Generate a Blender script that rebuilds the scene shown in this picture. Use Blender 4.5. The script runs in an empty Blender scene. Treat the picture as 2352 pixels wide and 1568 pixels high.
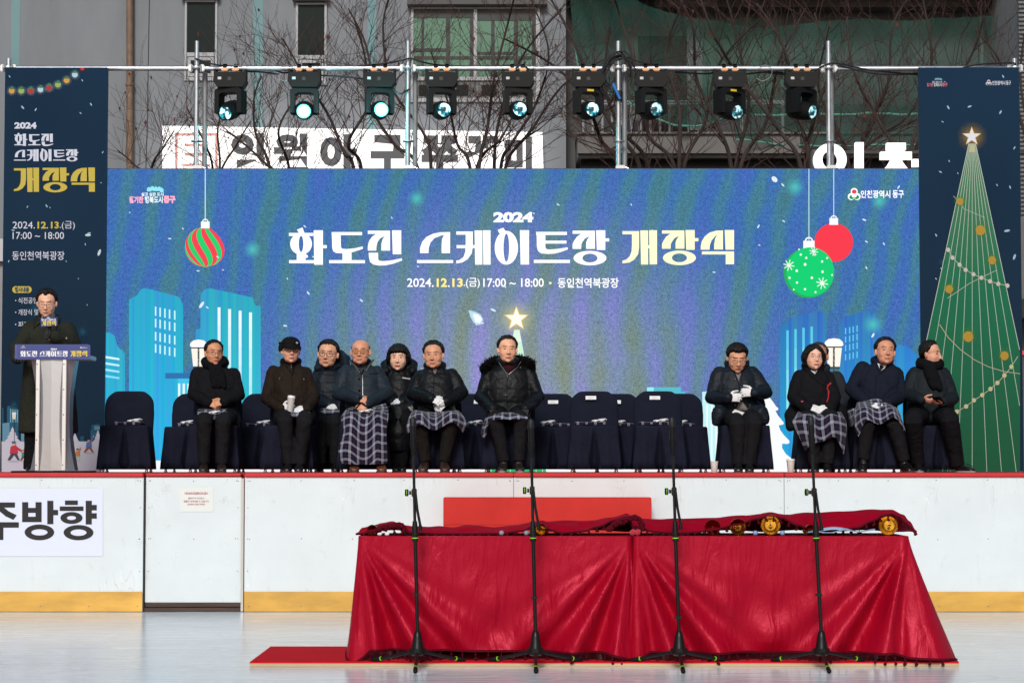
import bpy, bmesh, math, random
import numpy as np
from mathutils import Vector, Matrix, geometry, noise
from mathutils.bvhtree import BVHTree

# ---------------------------------------------------------------- camera, sky, sun, exposure
FPX = 5143.0                      # focal length in units of a 2352 wide picture
CAMH = 1.26
PITCH = math.atan(286.0 / FPX)
S = bpy.context.scene
COL = S.collection
cd = bpy.data.cameras.new('camera')
cam = bpy.data.objects.new('camera', cd)
COL.objects.link(cam)
cd.sensor_width = 36.0
cd.lens = 36.0 * FPX / 2352.0
cd.clip_start, cd.clip_end = 0.1, 400.0
cam.location = (0, 0, CAMH)
cam.rotation_euler = (math.pi / 2 + PITCH, 0, 0)
S.camera = cam

SUN_EL, SUN_AZ = math.radians(34), math.radians(187)     # azimuth clockwise from +Y: light comes from behind the camera
world = bpy.data.worlds.new('World')
S.world = world
world.use_nodes = True
wn = world.node_tree
bg = wn.nodes['Background']
sky = wn.nodes.new('ShaderNodeTexSky')
sky.sky_type = 'NISHITA'
sky.sun_disc = False
sky.sun_elevation = SUN_EL
sky.sun_rotation = SUN_AZ
sky.dust_density = 3.0
sky.ozone_density = 1.0
wn.links.new(sky.outputs[0], bg.inputs[0])
bg.inputs[1].default_value = 0.075
sl = bpy.data.lights.new('sun', 'SUN')
sl.energy = 2.15
sl.angle = math.radians(14)
sl.color = (1.0, 0.99, 0.965)
sun = bpy.data.objects.new('sun', sl)
COL.objects.link(sun)
sdir = Vector((math.sin(SUN_AZ) * math.cos(SUN_EL), math.cos(SUN_AZ) * math.cos(SUN_EL), math.sin(SUN_EL)))
sun.rotation_euler = sdir.to_track_quat('Z', 'Y').to_euler()
sun.location = sdir * 60
S.view_settings.view_transform = 'Standard'
S.view_settings.look = 'None'
S.view_settings.exposure = 0.0
S.view_settings.gamma = 1.0
S.view_settings.use_curve_mapping = False
S.cycles.max_bounces = 6
S.cycles.diffuse_bounces = 3
S.cycles.glossy_bounces = 4
S.cycles.transparent_max_bounces = 8
random.seed(7)
# ---------------------------------------------------------------- helpers
K = 1.7415                                    # photograph pixels (4096 wide) per 2352-wide pixel

def P(px, py, Y):
    """a point of the picture (2352 wide) at depth Y, in metres"""
    a = (px - 1176.0) / FPX
    b = (784.0 - py) / FPX
    dy = math.cos(PITCH) - b * math.sin(PITCH)
    dz = math.sin(PITCH) + b * math.cos(PITCH)
    t = Y / dy
    return Vector((a * t, Y, CAMH + dz * t))

def crop(x0, y0, s):
    """reader for measurements made in an enlarged crop of the photograph"""
    return lambda x, y: ((x0 + x / s) / K, (y0 + y / s) / K)

def lin(c):
    if isinstance(c, str):
        c = tuple(int(c[i:i + 2], 16) for i in (0, 2, 4))
    return tuple((v / 255 / 12.92) if v / 255 <= 0.04045 else ((v / 255 + 0.055) / 1.055) ** 2.4 for v in c)

def c4(c, k=1.0):
    l = lin(c)
    return (l[0] * k, l[1] * k, l[2] * k, 1.0)

class MB:
    """collects shapes into one mesh"""
    def __init__(s):
        s.v, s.f, s.c, s.col, s.uv = [], [], None, [], {}
    def add(s, vs, fs, col=None):
        n = len(s.v)
        s.v += [tuple(v) for v in vs]
        s.f += [tuple(i + n for i in f) for f in fs]
        if col is not None or s.c is not None:
            if callable(col):
                cs = [col(v) for v in vs]
            else:
                cs = [col or (1, 1, 1, 1)] * len(vs)
            s.c = s.c or []
            s.c += cs
        return s
    def box(s, a, b, col=None):
        x0, y0, z0 = a; x1, y1, z1 = b
        vs = [(x0,y0,z0),(x1,y0,z0),(x1,y1,z0),(x0,y1,z0),(x0,y0,z1),(x1,y0,z1),(x1,y1,z1),(x0,y1,z1)]
        return s.add(vs, [(0,3,2,1),(4,5,6,7),(0,1,5,4),(1,2,6,5),(2,3,7,6),(3,0,4,7)], col)
    def cbox(s, c, h, rot=None, col=None, bev=0.0):
        """a box round c with half sizes h, edges cut by bev"""
        if bev <= 0:
            pts = [Vector((sx*h[0], sy*h[1], sz*h[2])) for sz in (-1,1) for sy in (-1,1) for sx in (-1,1)]
            fs = [(0,2,3,1),(4,5,7,6),(0,1,5,4),(1,3,7,5),(3,2,6,7),(2,0,4,6)]
        else:
            bm = bmesh.new()
            bmesh.ops.create_cube(bm, size=2)
            for v in bm.verts: v.co = Vector((v.co.x*h[0], v.co.y*h[1], v.co.z*h[2]))
            bmesh.ops.bevel(bm, geom=bm.edges[:], offset=bev, segments=2, affect='EDGES')
            bm.verts.index_update()
            pts = [v.co.copy() for v in bm.verts]
            fs = [tuple(v.index for v in f.verts) for f in bm.faces]
            bm.free()
        m = rot or Matrix.Identity(3)
        return s.add([Vector(c) + m @ p for p in pts], fs, col)
    def rings(s, rings, cap=True, closed=True, col=None):
        """rings: lists of points, same length, joined one to the next"""
        n = len(rings[0])
        vs = [p for r in rings for p in r]
        fs = []
        for i in range(len(rings) - 1):
            for j in range(n if closed else n - 1):
                k = (j + 1) % n
                fs.append((i*n+j, i*n+k, (i+1)*n+k, (i+1)*n+j))
        if cap:
            c0 = sum((Vector(p) for p in rings[0]), Vector()) / n
            c1 = sum((Vector(p) for p in rings[-1]), Vector()) / n
            vs += [c0, c1]
            a, b = len(vs) - 2, len(vs) - 1
            o = (len(rings) - 1) * n
            for j in range(n):
                k = (j + 1) % n
                fs.append((a, k, j)); fs.append((b, o + j, o + k))
        return s.add(vs, fs, col)
    def tube(s, pts, r, seg=8, cap=True, col=None, round_ends=False):
        pts = [Vector(p) for p in pts]
        rs = list(r) if hasattr(r, '__len__') else [r] * len(pts)
        if round_ends:
            d0 = (pts[0] - pts[1]).normalized(); d1 = (pts[-1] - pts[-2]).normalized()
            e0 = [(pts[0] + d0*rs[0]*k, rs[0]*q) for k, q in ((0.92, .38), (0.6, .8))]
            e1 = [(pts[-1] + d1*rs[-1]*k, rs[-1]*q) for k, q in ((0.6, .8), (0.92, .38))]
            pts = [e[0] for e in e0] + pts + [e[0] for e in e1]
            rs = [e[1] for e in e0] + rs + [e[1] for e in e1]
        up = Vector((0, 0, 1))
        out = []; prev = None
        for i, p in enumerate(pts):
            d = (pts[min(i+1, len(pts)-1)] - pts[max(i-1, 0)])
            d = d.normalized() if d.length > 1e-9 else Vector((0, 0, 1))
            if prev is None:
                a = d.cross(up)
                if a.length < 0.05: a = d.cross(Vector((0, 1, 0)))
            else:
                a = prev - d * prev.dot(d)
                if a.length < 1e-6: a = d.cross(up)
            a.normalize(); prev = a
            b = d.cross(a)
            out.append([p + (a*math.cos(t) + b*math.sin(t))*rs[i] for t in (2*math.pi*j/seg for j in range(seg))])
        return s.rings(out, cap, True, col)
    def cyl(s, a, b, r, seg=16, col=None):
        return s.tube([a, b], r, seg, True, col)
    def ell(s, c, r, rot=None, nu=16, nv=10, col=None):
        m = rot or Matrix.Identity(3)
        rr = []
        for i in range(1, nv):
            th = math.pi * i / nv
            rr.append([Vector(c) + m @ Vector((r[0]*math.sin(th)*math.cos(t), r[1]*math.sin(th)*math.sin(t), r[2]*math.cos(th))) for t in (2*math.pi*j/nu for j in range(nu))])
        n0 = len(s.v)
        s.rings(rr, True, True, col)
        # poles
        top = Vector(c) + m @ Vector((0, 0, r[2])); bot = Vector(c) + m @ Vector((0, 0, -r[2]))
        s.v[-2] = tuple(top); s.v[-1] = tuple(bot)
        return s
    def lathe(s, prof, c, axis=(0, 0, 1), seg=24, col=None, cap=False):
        """prof: (radius, distance along axis)"""
        ax = Vector(axis).normalized()
        a = ax.orthogonal().normalized(); b = ax.cross(a)
        rr = [[Vector(c) + ax*h + (a*math.cos(t) + b*math.sin(t))*max(r, 1e-5) for t in (2*math.pi*j/seg for j in range(seg))] for r, h in prof]
        return s.rings(rr, cap, True, col)
    def prism(s, poly, y0, y1, col=None):
        """poly: (x, z) outline, drawn from y0 (front) to y1 (back)"""
        t = geometry.tessellate_polygon([[Vector((x, z, 0)) for x, z in poly]])
        n = len(poly)
        vs = [(x, y0, z) for x, z in poly]
        fs = [tuple(q) for q in t]
        if y1 is not None:
            vs += [(x, y1, z) for x, z in poly]
            fs += [tuple(i + n for i in reversed(q)) for q in t]
            fs += [(i, (i+1) % n, n + (i+1) % n, n + i) for i in range(n)]
        return s.add(vs, fs, col)
    def grid(s, fn, nu, nv, col=None):
        vs = [fn(i / nu, j / nv) for j in range(nv + 1) for i in range(nu + 1)]
        w = nu + 1
        return s.add(vs, [(j*w+i, j*w+i+1, (j+1)*w+i+1, (j+1)*w+i) for j in range(nv) for i in range(nu)], col)
    def mesh(s, name, smooth=True, base=(0, 0, 0), fix=True):
        m = bpy.data.meshes.new(name)
        bx, by, bz = base
        m.from_pydata([(x-bx, y-by, z-bz) for x, y, z in s.v], [], s.f)
        if s.c is not None:
            a = m.color_attributes.new('Col', 'FLOAT_COLOR', 'POINT')
            a.data.foreach_set('color', [q for c in s.c for q in c])
        if fix:
            bm = bmesh.new(); bm.from_mesh(m)
            bmesh.ops.recalc_face_normals(bm, faces=bm.faces[:])
            bm.to_mesh(m); bm.free()
        if smooth:
            m.shade_smooth()
            if smooth != 'all':
                try: m.set_sharp_from_angle(angle=math.radians(40))
                except Exception: pass
        m.update()
        return m

def put(name, mesh, mat, parent=None, loc=None):
    if isinstance(mesh, MB):
        base = loc if loc is not None else ((0, 0, 0) if parent is None else origin_of(parent))
        mesh = mesh.mesh(name, base=base)
    o = bpy.data.objects.new(name, mesh)
    COL.objects.link(o)
    if mat is not None and not mesh.materials:
        mesh.materials.append(mat)
    if parent is not None: o.parent = parent
    elif loc is not None: o.location = loc
    return o

def origin_of(o):
    v = Vector(o.location)
    while o.parent is not None:
        o = o.parent; v += o.location
    return v

def flat(name, mb, mat, parent=None, loc=None):
    base = loc if loc is not None else ((0, 0, 0) if parent is None else origin_of(parent))
    return put(name, mb.mesh(name, smooth=False, base=base), mat, parent, loc)

def tag(o, label, cat, group=None, kind=None):
    o['label'] = label; o['category'] = cat
    if group: o['group'] = group
    if kind: o['kind'] = kind
    return o

def empty(name, loc, label, cat, group=None):
    o = bpy.data.objects.new(name, None)
    COL.objects.link(o); o.location = loc
    o.empty_display_size = 0.1
    return tag(o, label, cat, group)

def setting(o, label=None):
    o['kind'] = 'structure'
    if label: o['label'] = label
    return o

def copy_tree(o, parent=None):
    c = o.copy(); COL.objects.link(c)
    if parent is not None: c.parent = parent
    for ch in [q for q in list(COL.objects) if q.parent == o]:
        copy_tree(ch, c)
    return c

# ---------------------------------------------------------------- materials
MATS = {}
def principled(name, col, rough=0.6, metal=0.0, spec=0.5, bump=None, vary=None, sheen=0.0, sheen_tint=None, sheen_rough=0.5, alpha=1.0, coat=0.0, emit=None, estr=0.0, stretch=None):
    """bump: (scale, strength, distance, detail); vary: (scale, amount) of lighter and darker patches"""
    if name in MATS: return MATS[name]
    m = bpy.data.materials.new(name); m.use_nodes = True
    nt = m.node_tree; b = nt.nodes['Principled BSDF']
    col = c4(col) if not isinstance(col, tuple) or len(col) == 3 and max(col) > 1.001 else (tuple(col) + (1.0,))[:4]
    b.inputs['Base Color'].default_value = col
    b.inputs['Roughness'].default_value = rough
    b.inputs['Metallic'].default_value = metal
    b.inputs['Specular IOR Level'].default_value = spec
    if sheen:
        b.inputs['Sheen Weight'].default_value = sheen
        b.inputs['Sheen Roughness'].default_value = sheen_rough
        if sheen_tint: b.inputs['Sheen Tint'].default_value = tuple(sheen_tint) + (1.0,)
    if coat: b.inputs['Coat Weight'].default_value = coat
    if alpha < 1: b.inputs['Alpha'].default_value = alpha
    if emit is not None:
        b.inputs['Emission Color'].default_value = c4(emit)
        b.inputs['Emission Strength'].default_value = estr
    tc = None
    if bump or vary:
        tc = nt.nodes.new('ShaderNodeTexCoord')
        src = tc.outputs['Object']
        if stretch:
            mp = nt.nodes.new('ShaderNodeMapping'); mp.inputs['Scale'].default_value = stretch
            nt.links.new(src, mp.inputs['Vector']); src = mp.outputs[0]
    if bump:
        n = nt.nodes.new('ShaderNodeTexNoise'); n.inputs['Scale'].default_value = bump[0]; n.inputs['Detail'].default_value = bump[3] if len(bump) > 3 else 4
        n.inputs['Distortion'].default_value = 0.6
        bn = nt.nodes.new('ShaderNodeBump'); bn.inputs['Strength'].default_value = bump[1]; bn.inputs['Distance'].default_value = bump[2]
        nt.links.new(src, n.inputs['Vector']); nt.links.new(n.outputs['Fac'], bn.inputs['Height'])
        nt.links.new(bn.outputs[0], b.inputs['Normal'])
    if vary:
        n2 = nt.nodes.new('ShaderNodeTexNoise'); n2.inputs['Scale'].default_value = vary[0]; n2.inputs['Detail'].default_value = 6; n2.inputs['Roughness'].default_value = 0.6
        mr = nt.nodes.new('ShaderNodeMapRange'); mr.inputs[1].default_value = 0.25; mr.inputs[2].default_value = 0.75
        mr.inputs[3].default_value = 1 - vary[1]; mr.inputs[4].default_value = 1 + vary[1]
        mx = nt.nodes.new('ShaderNodeVectorMath'); mx.operation = 'SCALE'; mx.inputs[0].default_value = col[:3]
        nt.links.new(src, n2.inputs['Vector']); nt.links.new(n2.outputs['Fac'], mr.inputs[0])
        nt.links.new(mr.outputs[0], mx.inputs['Scale']); nt.links.new(mx.outputs[0], b.inputs['Base Color'])
    MATS[name] = m
    return m

def emission_vc(name, strength):
    """gives off the colour held per vertex (artwork on the lit screen)"""
    m = bpy.data.materials.new(name); m.use_nodes = True
    nt = m.node_tree; nt.nodes.clear()
    out = nt.nodes.new('ShaderNodeOutputMaterial'); e = nt.nodes.new('ShaderNodeEmission'); a = nt.nodes.new('ShaderNodeAttribute')
    a.attribute_name = 'Col'; e.inputs[1].default_value = strength
    t = nt.nodes.new('ShaderNodeBsdfTransparent'); mx = nt.nodes.new('ShaderNodeMixShader')      # soft edged marks are see-through
    nt.links.new(a.outputs['Color'], e.inputs[0]); nt.links.new(a.outputs['Alpha'], mx.inputs[0]); nt.links.new(t.outputs[0], mx.inputs[1]); nt.links.new(e.outputs[0], mx.inputs[2]); nt.links.new(mx.outputs[0], out.inputs[0])
    return m

def print_vc(name, rough=0.55, grain=0.0):
    """printed colours held per vertex"""
    m = bpy.data.materials.new(name); m.use_nodes = True
    nt = m.node_tree; b = nt.nodes['Principled BSDF']; a = nt.nodes.new('ShaderNodeAttribute'); a.attribute_name = 'Col'
    nt.links.new(a.outputs['Color'], b.inputs['Base Color']); nt.links.new(a.outputs['Alpha'], b.inputs['Alpha']); b.inputs['Roughness'].default_value = rough
    b.inputs['Specular IOR Level'].default_value = 0.25
    return m

def text_mb(mb, body, px, py, w, h, Y, col=None, bold=0.0, depth=0.0, loc=None, halign='left', mapper=None):
    """lettering whose box runs from (px, py) in the 2352 picture, w wide, h tall, lying on the plane Y"""
    cu = bpy.data.curves.new('t', 'FONT'); cu.body = body; cu.offset = bold
    cu.resolution_u = 3
    o = bpy.data.objects.new('t', cu); COL.objects.link(o)
    dg = bpy.context.evaluated_depsgraph_get()
    me = bpy.data.meshes.new_from_object(o.evaluated_get(dg))
    vs = [v.co.copy() for v in me.vertices]
    fs = [tuple(p.vertices) for p in me.polygons]
    bpy.data.objects.remove(o); bpy.data.curves.remove(cu); bpy.data.meshes.remove(me)
    if not vs: return mb
    x0 = min(v.x for v in vs); x1 = max(v.x for v in vs); y0 = min(v.y for v in vs); y1 = max(v.y for v in vs)
    f = mapper or (lambda a, b: P(a, b, Y))
    out = [f(px + (v.x - x0) / max(x1 - x0, 1e-6) * w, py + (1 - (v.y - y0) / max(y1 - y0, 1e-6)) * h) for v in vs]
    return mb.add(out, fs, col)

# shapes drawn on a flat face, measured in the picture, lying in the plane Y
class Art:
    def __init__(s, Y, tr=None):
        s.mb = MB(); s.Y = Y; s.n = 0; s.tr = tr or (lambda x, y: (x, y)); s.map = None
    def pt(s, x, y, lay):
        x, y = s.tr(x, y)
        if s.map: return s.map(x, y, lay * 0.002 + (s.n % 40) * 3e-5)
        return P(x, y, s.Y - lay * 0.002 - (s.n % 40) * 3e-5)
    def _c(s, col):
        if callable(col): return col
        return c4(col) if not (isinstance(col, tuple) and len(col) == 4) else col
    def poly(s, pts, col, lay=1):
        s.n += 1
        t = geometry.tessellate_polygon([[Vector((x, y, 0)) for x, y in pts]])
        c = s._c(col)
        vs = [s.pt(x, y, lay) for x, y in pts]
        if callable(c):
            cs = [c(x, y) for x, y in pts]
            s.mb.add(vs, [tuple(q) for q in t], (1, 1, 1, 1)); s.mb.c[-len(cs):] = cs
        else:
            s.mb.add(vs, [tuple(q) for q in t], c)
        return s
    def rect(s, x0, y0, x1, y1, col, lay=1):
        return s.poly([(x0, y0), (x1, y0), (x1, y1), (x0, y1)], col, lay)
    def ell(s, cx, cy, rx, ry, col, lay=1, n=28, a=0.0):
        ca, sa = math.cos(a), math.sin(a)
        return s.poly([(cx + rx*math.cos(t)*ca - ry*math.sin(t)*sa, cy + rx*math.cos(t)*sa + ry*math.sin(t)*ca) for t in (2*math.pi*i/n for i in range(n))], col, lay)
    def ring(s, cx, cy, rx, ry, ix, iy, col, lay=1, n=36, icx=None, icy=None):
        s.n += 1
        icx = cx if icx is None else icx; icy = cy if icy is None else icy
        ts = [2*math.pi*i/n for i in range(n)]
        vs = [s.pt(cx + rx*math.cos(t), cy + ry*math.sin(t), lay) for t in ts] + [s.pt(icx + ix*math.cos(t), icy + iy*math.sin(t), lay) for t in ts]
        s.mb.add(vs, [(i, (i+1) % n, n + (i+1) % n, n + i) for i in range(n)], s._c(col)); return s
    def glow(s, cx, cy, r, col, edge, lay=1, n=24, k=1.0):
        """a printed soft spot: col in the middle fading to edge"""
        s.n += 1
        vs = [s.pt(cx, cy, lay)]; cs = [s._c(col)]
        for q, f in ((.35, .55), (.7, .15), (1.0, 0.0)):
            for i in range(n):
                t = 2*math.pi*i/n
                vs.append(s.pt(cx + r*q*math.cos(t), cy + r*q*math.sin(t), lay))
                a, b = s._c(col), s._c(edge)
                cs.append(a[:3] + (f,))
        fs = [(0, 1 + i, 1 + (i+1) % n) for i in range(n)]
        for ri in range(2):
            o = 1 + ri*n
            fs += [(o+i, o+(i+1) % n, o+n+(i+1) % n, o+n+i) for i in range(n)]
        s.mb.add(vs, fs, (1, 1, 1, 1)); s.mb.c[-len(cs):] = cs; return s
    def line(s, pts, w, col, lay=1):
        for (x0, y0), (x1, y1) in zip(pts, pts[1:]):
            dx, dy = x1-x0, y1-y0; L = math.hypot(dx, dy) or 1; nx, ny = -dy/L*w/2, dx/L*w/2
            s.poly([(x0+nx, y0+ny), (x1+nx, y1+ny), (x1-nx, y1-ny), (x0-nx, y0-ny)], col, lay)
        return s
    def star(s, cx, cy, r, ri, col, lay=1, k=5):
        return s.poly([(cx + (r if i % 2 == 0 else ri)*math.sin(math.pi*i/k), cy - (r if i % 2 == 0 else ri)*math.cos(math.pi*i/k)) for i in range(2*k)], col, lay)
    def text(s, body, x, y, w, h, col, bold=0.0, lay=2):
        s.n += 1
        return text_mb(s.mb, body, x, y, w, h, s.Y, s._c(col), bold, mapper=lambda a, b: s.pt(a, b, lay))
    def build(s, name, mat, parent):
        return put(name, s.mb.mesh(name, smooth=False, base=origin_of(parent), fix=False), mat, parent)

# the drawn title letters, measured stroke by stroke in the photograph
def _t6(x, y): return (1130 + x/2.5846, 860 + y/2.5846)
def _t7(x, y): return (2040 + x/2.5565, 860 + y/2.5565)
def _t2(x, y): return (1500 + x/2.0364, 680 + y/2.0364)
def R(x0, y0, x1, y1): return [(x0, y0), (x1, y0), (x1, y1), (x0, y1)]
def O(cx, cy, rx, ry, ix, iy): return ('ring', cx, cy, rx, ry, ix, iy)
_jl = [(985,190),(960,200),(925,225),(895,270),(882,320),(882,368),(970,368),(972,320),(985,275),(1010,240),(1058,218),(1066,190)]
_jr = [(1060,190),(1112,190),(1112,368),(1022,368),(1022,300),(1035,250),(1058,218)]
GLYPHS = [
 ('hwa', _t6, [[(150,152),(206,128),(228,186),(170,186)], R(66,185,320,217), O(192,298,113,112,23,84), R(147,390,238,470), [(236,400),(262,418),(264,438),(245,444),(236,440)], R(68,466,326,498), [(322,158),(418,158),(418,514),(328,514)], R(418,311,458,343)]),
 ('do', _t6, [R(508,176,823,208), [(510,206),(602,206),(604,330),(616,348),(660,352),(740,345),(830,325),(830,350),(720,385),(620,396),(555,393),(525,375),(514,340)], R(620,388,714,468), R(482,466,853,498)]),
 ('jin', _t6, [R(882,162,1112,195), _jl, _jr, [(1132,158),(1228,158),(1228,405),(1140,405)], [(890,390),(988,390),(990,460),(1005,474),(1050,476),(1120,470),(1235,446),(1237,470),(1140,505),(1060,520),(1000,522),(940,512),(905,485),(895,440)]]),
 ('seu', _t6, [[(1733,176),(1640,178),(1560,192),(1490,225),(1445,275),(1422,340),(1422,394),(1510,394),(1512,340),(1530,285),(1570,240),(1640,212),(1690,206),(1733,206)], [(1733,200),(1733,394),(1645,394),(1645,300),(1650,245),(1675,200)], R(1392,465,1764,496)]),
 ('ke', _t6, [R(1797,170,1900,203), R(1800,311,1992,343), [(1898,170),(1968,170),(1968,330),(1955,400),(1915,455),(1860,490),(1797,500),(1797,470),(1830,465),(1870,435),(1890,380),(1894,300),(1894,180)], [(1985,160),(2066,160),(2066,513),(1992,513)], [(2072,158),(2151,158),(2151,513),(2077,513)]]),
 ('i', _t2, [[(1000,487),(1045,470),(1068,505),(1012,515)], O(1070,633,95,138,23,114), [(1180,490),(1255,490),(1255,770),(1186,770)]]),
 ('teu', _t7, [R(268,172,582,204), R(355,262,578,292), [(272,200),(362,200),(362,330),(375,350),(410,353),(500,345),(590,330),(592,352),(520,378),(450,395),(390,398),(320,392),(285,365),(275,320)], R(244,458,613,490)]),
 ('jang', _t7, [R(640,160,868,192), [(x-242, y-2 if y < 300 else y-22) for x, y in _jl], [(x-243, y-2 if y < 300 else y-22) for x, y in _jr], [(880,156),(975,156),(975,357),(888,357)], R(975,238,1014,270), O(818,440,168,74,77,45)]),
 ('gae', _t7, [[(1150,165),(1320,165),(1320,330),(1310,400),(1270,455),(1220,485),(1150,493),(1150,465),(1190,455),(1225,420),(1243,370),(1247,300),(1247,197),(1150,197)], [(1332,158),(1412,158),(1412,505),(1340,505)], [(1422,156),(1503,156),(1503,503),(1428,503)], R(1410,308,1430,338)]),
 ('jang', _t7, [R(1554,158,1782,190), [(x+672, y-4 if y < 300 else y-24) for x, y in _jl], [(x+671, y-4 if y < 300 else y-24) for x, y in _jr], [(1794,154),(1888,154),(1888,355),(1802,355)], R(1888,236,1926,268), O(1732,437,168,74,77,45)]),
 ('sik', _t7, [[(2177,158),(2110,160),(2040,180),(1990,220),(1960,270),(1950,320),(1950,354),(2040,354),(2042,310),(2060,260),(2100,215),(2130,193),(2177,190)], [(2177,185),(2177,352),(2087,352),(2087,300),(2097,240),(2125,190)], [(2195,154),(2290,154),(2290,354),(2203,354)], R(1962,372,2290,402), R(2205,400,2290,502)]),
]
def title(art, which, box, col, lay=2, src=None):
    """draw the glyphs numbered in which inside box (x, y, w, h) of the picture"""
    pts = []
    for g in which:
        nm, tr, strokes = GLYPHS[g]
        for st in strokes:
            if st[0] == 'ring':
                _, cx, cy, rx, ry, ix, iy = st
                pts += [tr(cx-rx, cy-ry), tr(cx+rx, cy+ry)]
            else: pts += [tr(*p) for p in st]
    x0 = min(p[0] for p in pts); x1 = max(p[0] for p in pts); y0 = min(p[1] for p in pts); y1 = max(p[1] for p in pts)
    bx, by, bw, bh = box
    def m(p): return (bx + (p[0]-x0)/(x1-x0)*bw, by + (p[1]-y0)/(y1-y0)*bh)
    for g in which:
        nm, tr, strokes = GLYPHS[g]
        for st in strokes:
            if st[0] == 'ring':
                _, cx, cy, rx, ry, ix, iy = st
                c = m(tr(cx, cy)); e = m(tr(cx+rx, cy+ry)); i = m(tr(cx+ix, cy+iy))
                art.ring(c[0], c[1], e[0]-c[0], e[1]-c[1], i[0]-c[0], i[1]-c[1], col, lay)
            else: art.poly([m(tr(*p)) for p in st], col, lay)
# ---------------------------------------------------------------- the setting: ice, stage, paving
STZ = 1.2                                       # stage floor
BY = 19.5                                       # face of the rink boards
LY = 23.4                                       # face of the lit screen

def ice_material():
    m = bpy.data.materials.new('ice'); m.use_nodes = True
    nt = m.node_tree; b = nt.nodes['Principled BSDF']; L = nt.links.new
    tc = nt.nodes.new('ShaderNodeTexCoord')
    def noise_node(scale, stretch, detail=6, rough=0.6):
        mp = nt.nodes.new('ShaderNodeMapping'); mp.inputs['Scale'].default_value = stretch
        n = nt.nodes.new('ShaderNodeTexNoise'); n.inputs['Scale'].default_value = scale; n.inputs['Detail'].default_value = detail; n.inputs['Roughness'].default_value = rough
        L(tc.outputs['Object'], mp.inputs[0]); L(mp.outputs[0], n.inputs['Vector']); return n.outputs['Fac']
    big = noise_node(0.55, (0.35, 1.0, 1.0), 5)
    streak = noise_node(5.0, (0.35, 3.2, 1.0), 8, 0.7)
    fine = noise_node(60.0, (0.25, 1.2, 1.0), 3, 0.7)
    add = nt.nodes.new('ShaderNodeMath'); add.operation = 'MULTIPLY_ADD'; add.inputs[1].default_value = 0.55
    L(streak, add.inputs[0]); L(big, add.inputs[2])
    ramp = nt.nodes.new('ShaderNodeValToRGB'); e = ramp.color_ramp.elements
    e[0].position = 0.52; e[0].color = (0.52, 0.63, 0.70, 1); e[1].position = 1.02; e[1].color = (0.76, 0.855, 0.915, 1)
    L(add.outputs[0], ramp.inputs[0])
    prev = ramp.outputs[0]
    for sc, st, w in ((0.42, (.45, 1.5, 1), .005), (0.8, (.35, 1.3, 1), .006), (1.7, (.3, 1.0, 1), .007)):   # skate cuts: thin curved lines
        f = noise_node(sc, st, 1.2, .4)
        d = nt.nodes.new('ShaderNodeMath'); d.operation = 'PINGPONG'; d.inputs[1].default_value = .04; L(f, d.inputs[0])
        c = nt.nodes.new('ShaderNodeMapRange'); c.inputs[1].default_value = 0; c.inputs[2].default_value = w; c.inputs[3].default_value = .5; c.inputs[4].default_value = 0
        L(d.outputs[0], c.inputs[0])
        mx = nt.nodes.new('ShaderNodeMix'); mx.data_type = 'RGBA'; mx.inputs['B'].default_value = (.92, .95, .97, 1) if sc != .8 else (.40, .48, .54, 1)
        L(c.outputs[0], mx.inputs['Factor']); L(prev, mx.inputs['A']); prev = mx.outputs['Result']
    L(prev, b.inputs['Base Color'])
    mr = nt.nodes.new('ShaderNodeMapRange'); mr.inputs[1].default_value = 0.3; mr.inputs[2].default_value = 0.75; mr.inputs[3].default_value = 0.07; mr.inputs[4].default_value = 0.30
    L(streak, mr.inputs[0]); L(mr.outputs[0], b.inputs['Roughness'])
    b.inputs['IOR'].default_value = 1.33; b.inputs['Specular IOR Level'].default_value = 0.6
    bp = nt.nodes.new('ShaderNodeBump'); bp.inputs['Strength'].default_value = 0.25; bp.inputs['Distance'].default_value = 0.006
    a2 = nt.nodes.new('ShaderNodeMath'); a2.operation = 'MULTIPLY_ADD'; a2.inputs[1].default_value = 0.5
    L(fine, a2.inputs[0]); L(streak, a2.inputs[2]); L(a2.outputs[0], bp.inputs['Height']); L(bp.outputs[0], b.inputs['Normal'])
    return m

ground = flat('ground', MB().box((-90, -30, -0.6), (90, 140, -0.02)), principled('paving', (0.16, 0.155, 0.15), 0.85, vary=(3, .25)))
setting(ground, 'grey paved plaza around the rink')
ice = flat('ice_rink_surface', MB().box((-24, -12, -0.019), (24, BY + 0.14, 0.0)), ice_material())
setting(ice, 'pale scratched rink ice')
stage = flat('stage_floor', MB().box((-11, BY + 0.16, 0.0), (11, 25.2, STZ)), principled('stage_carpet', (0.33, 0.018, 0.022), 0.9, vary=(6, .2)))
setting(stage, 'raised stage floor behind the rink boards')

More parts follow.
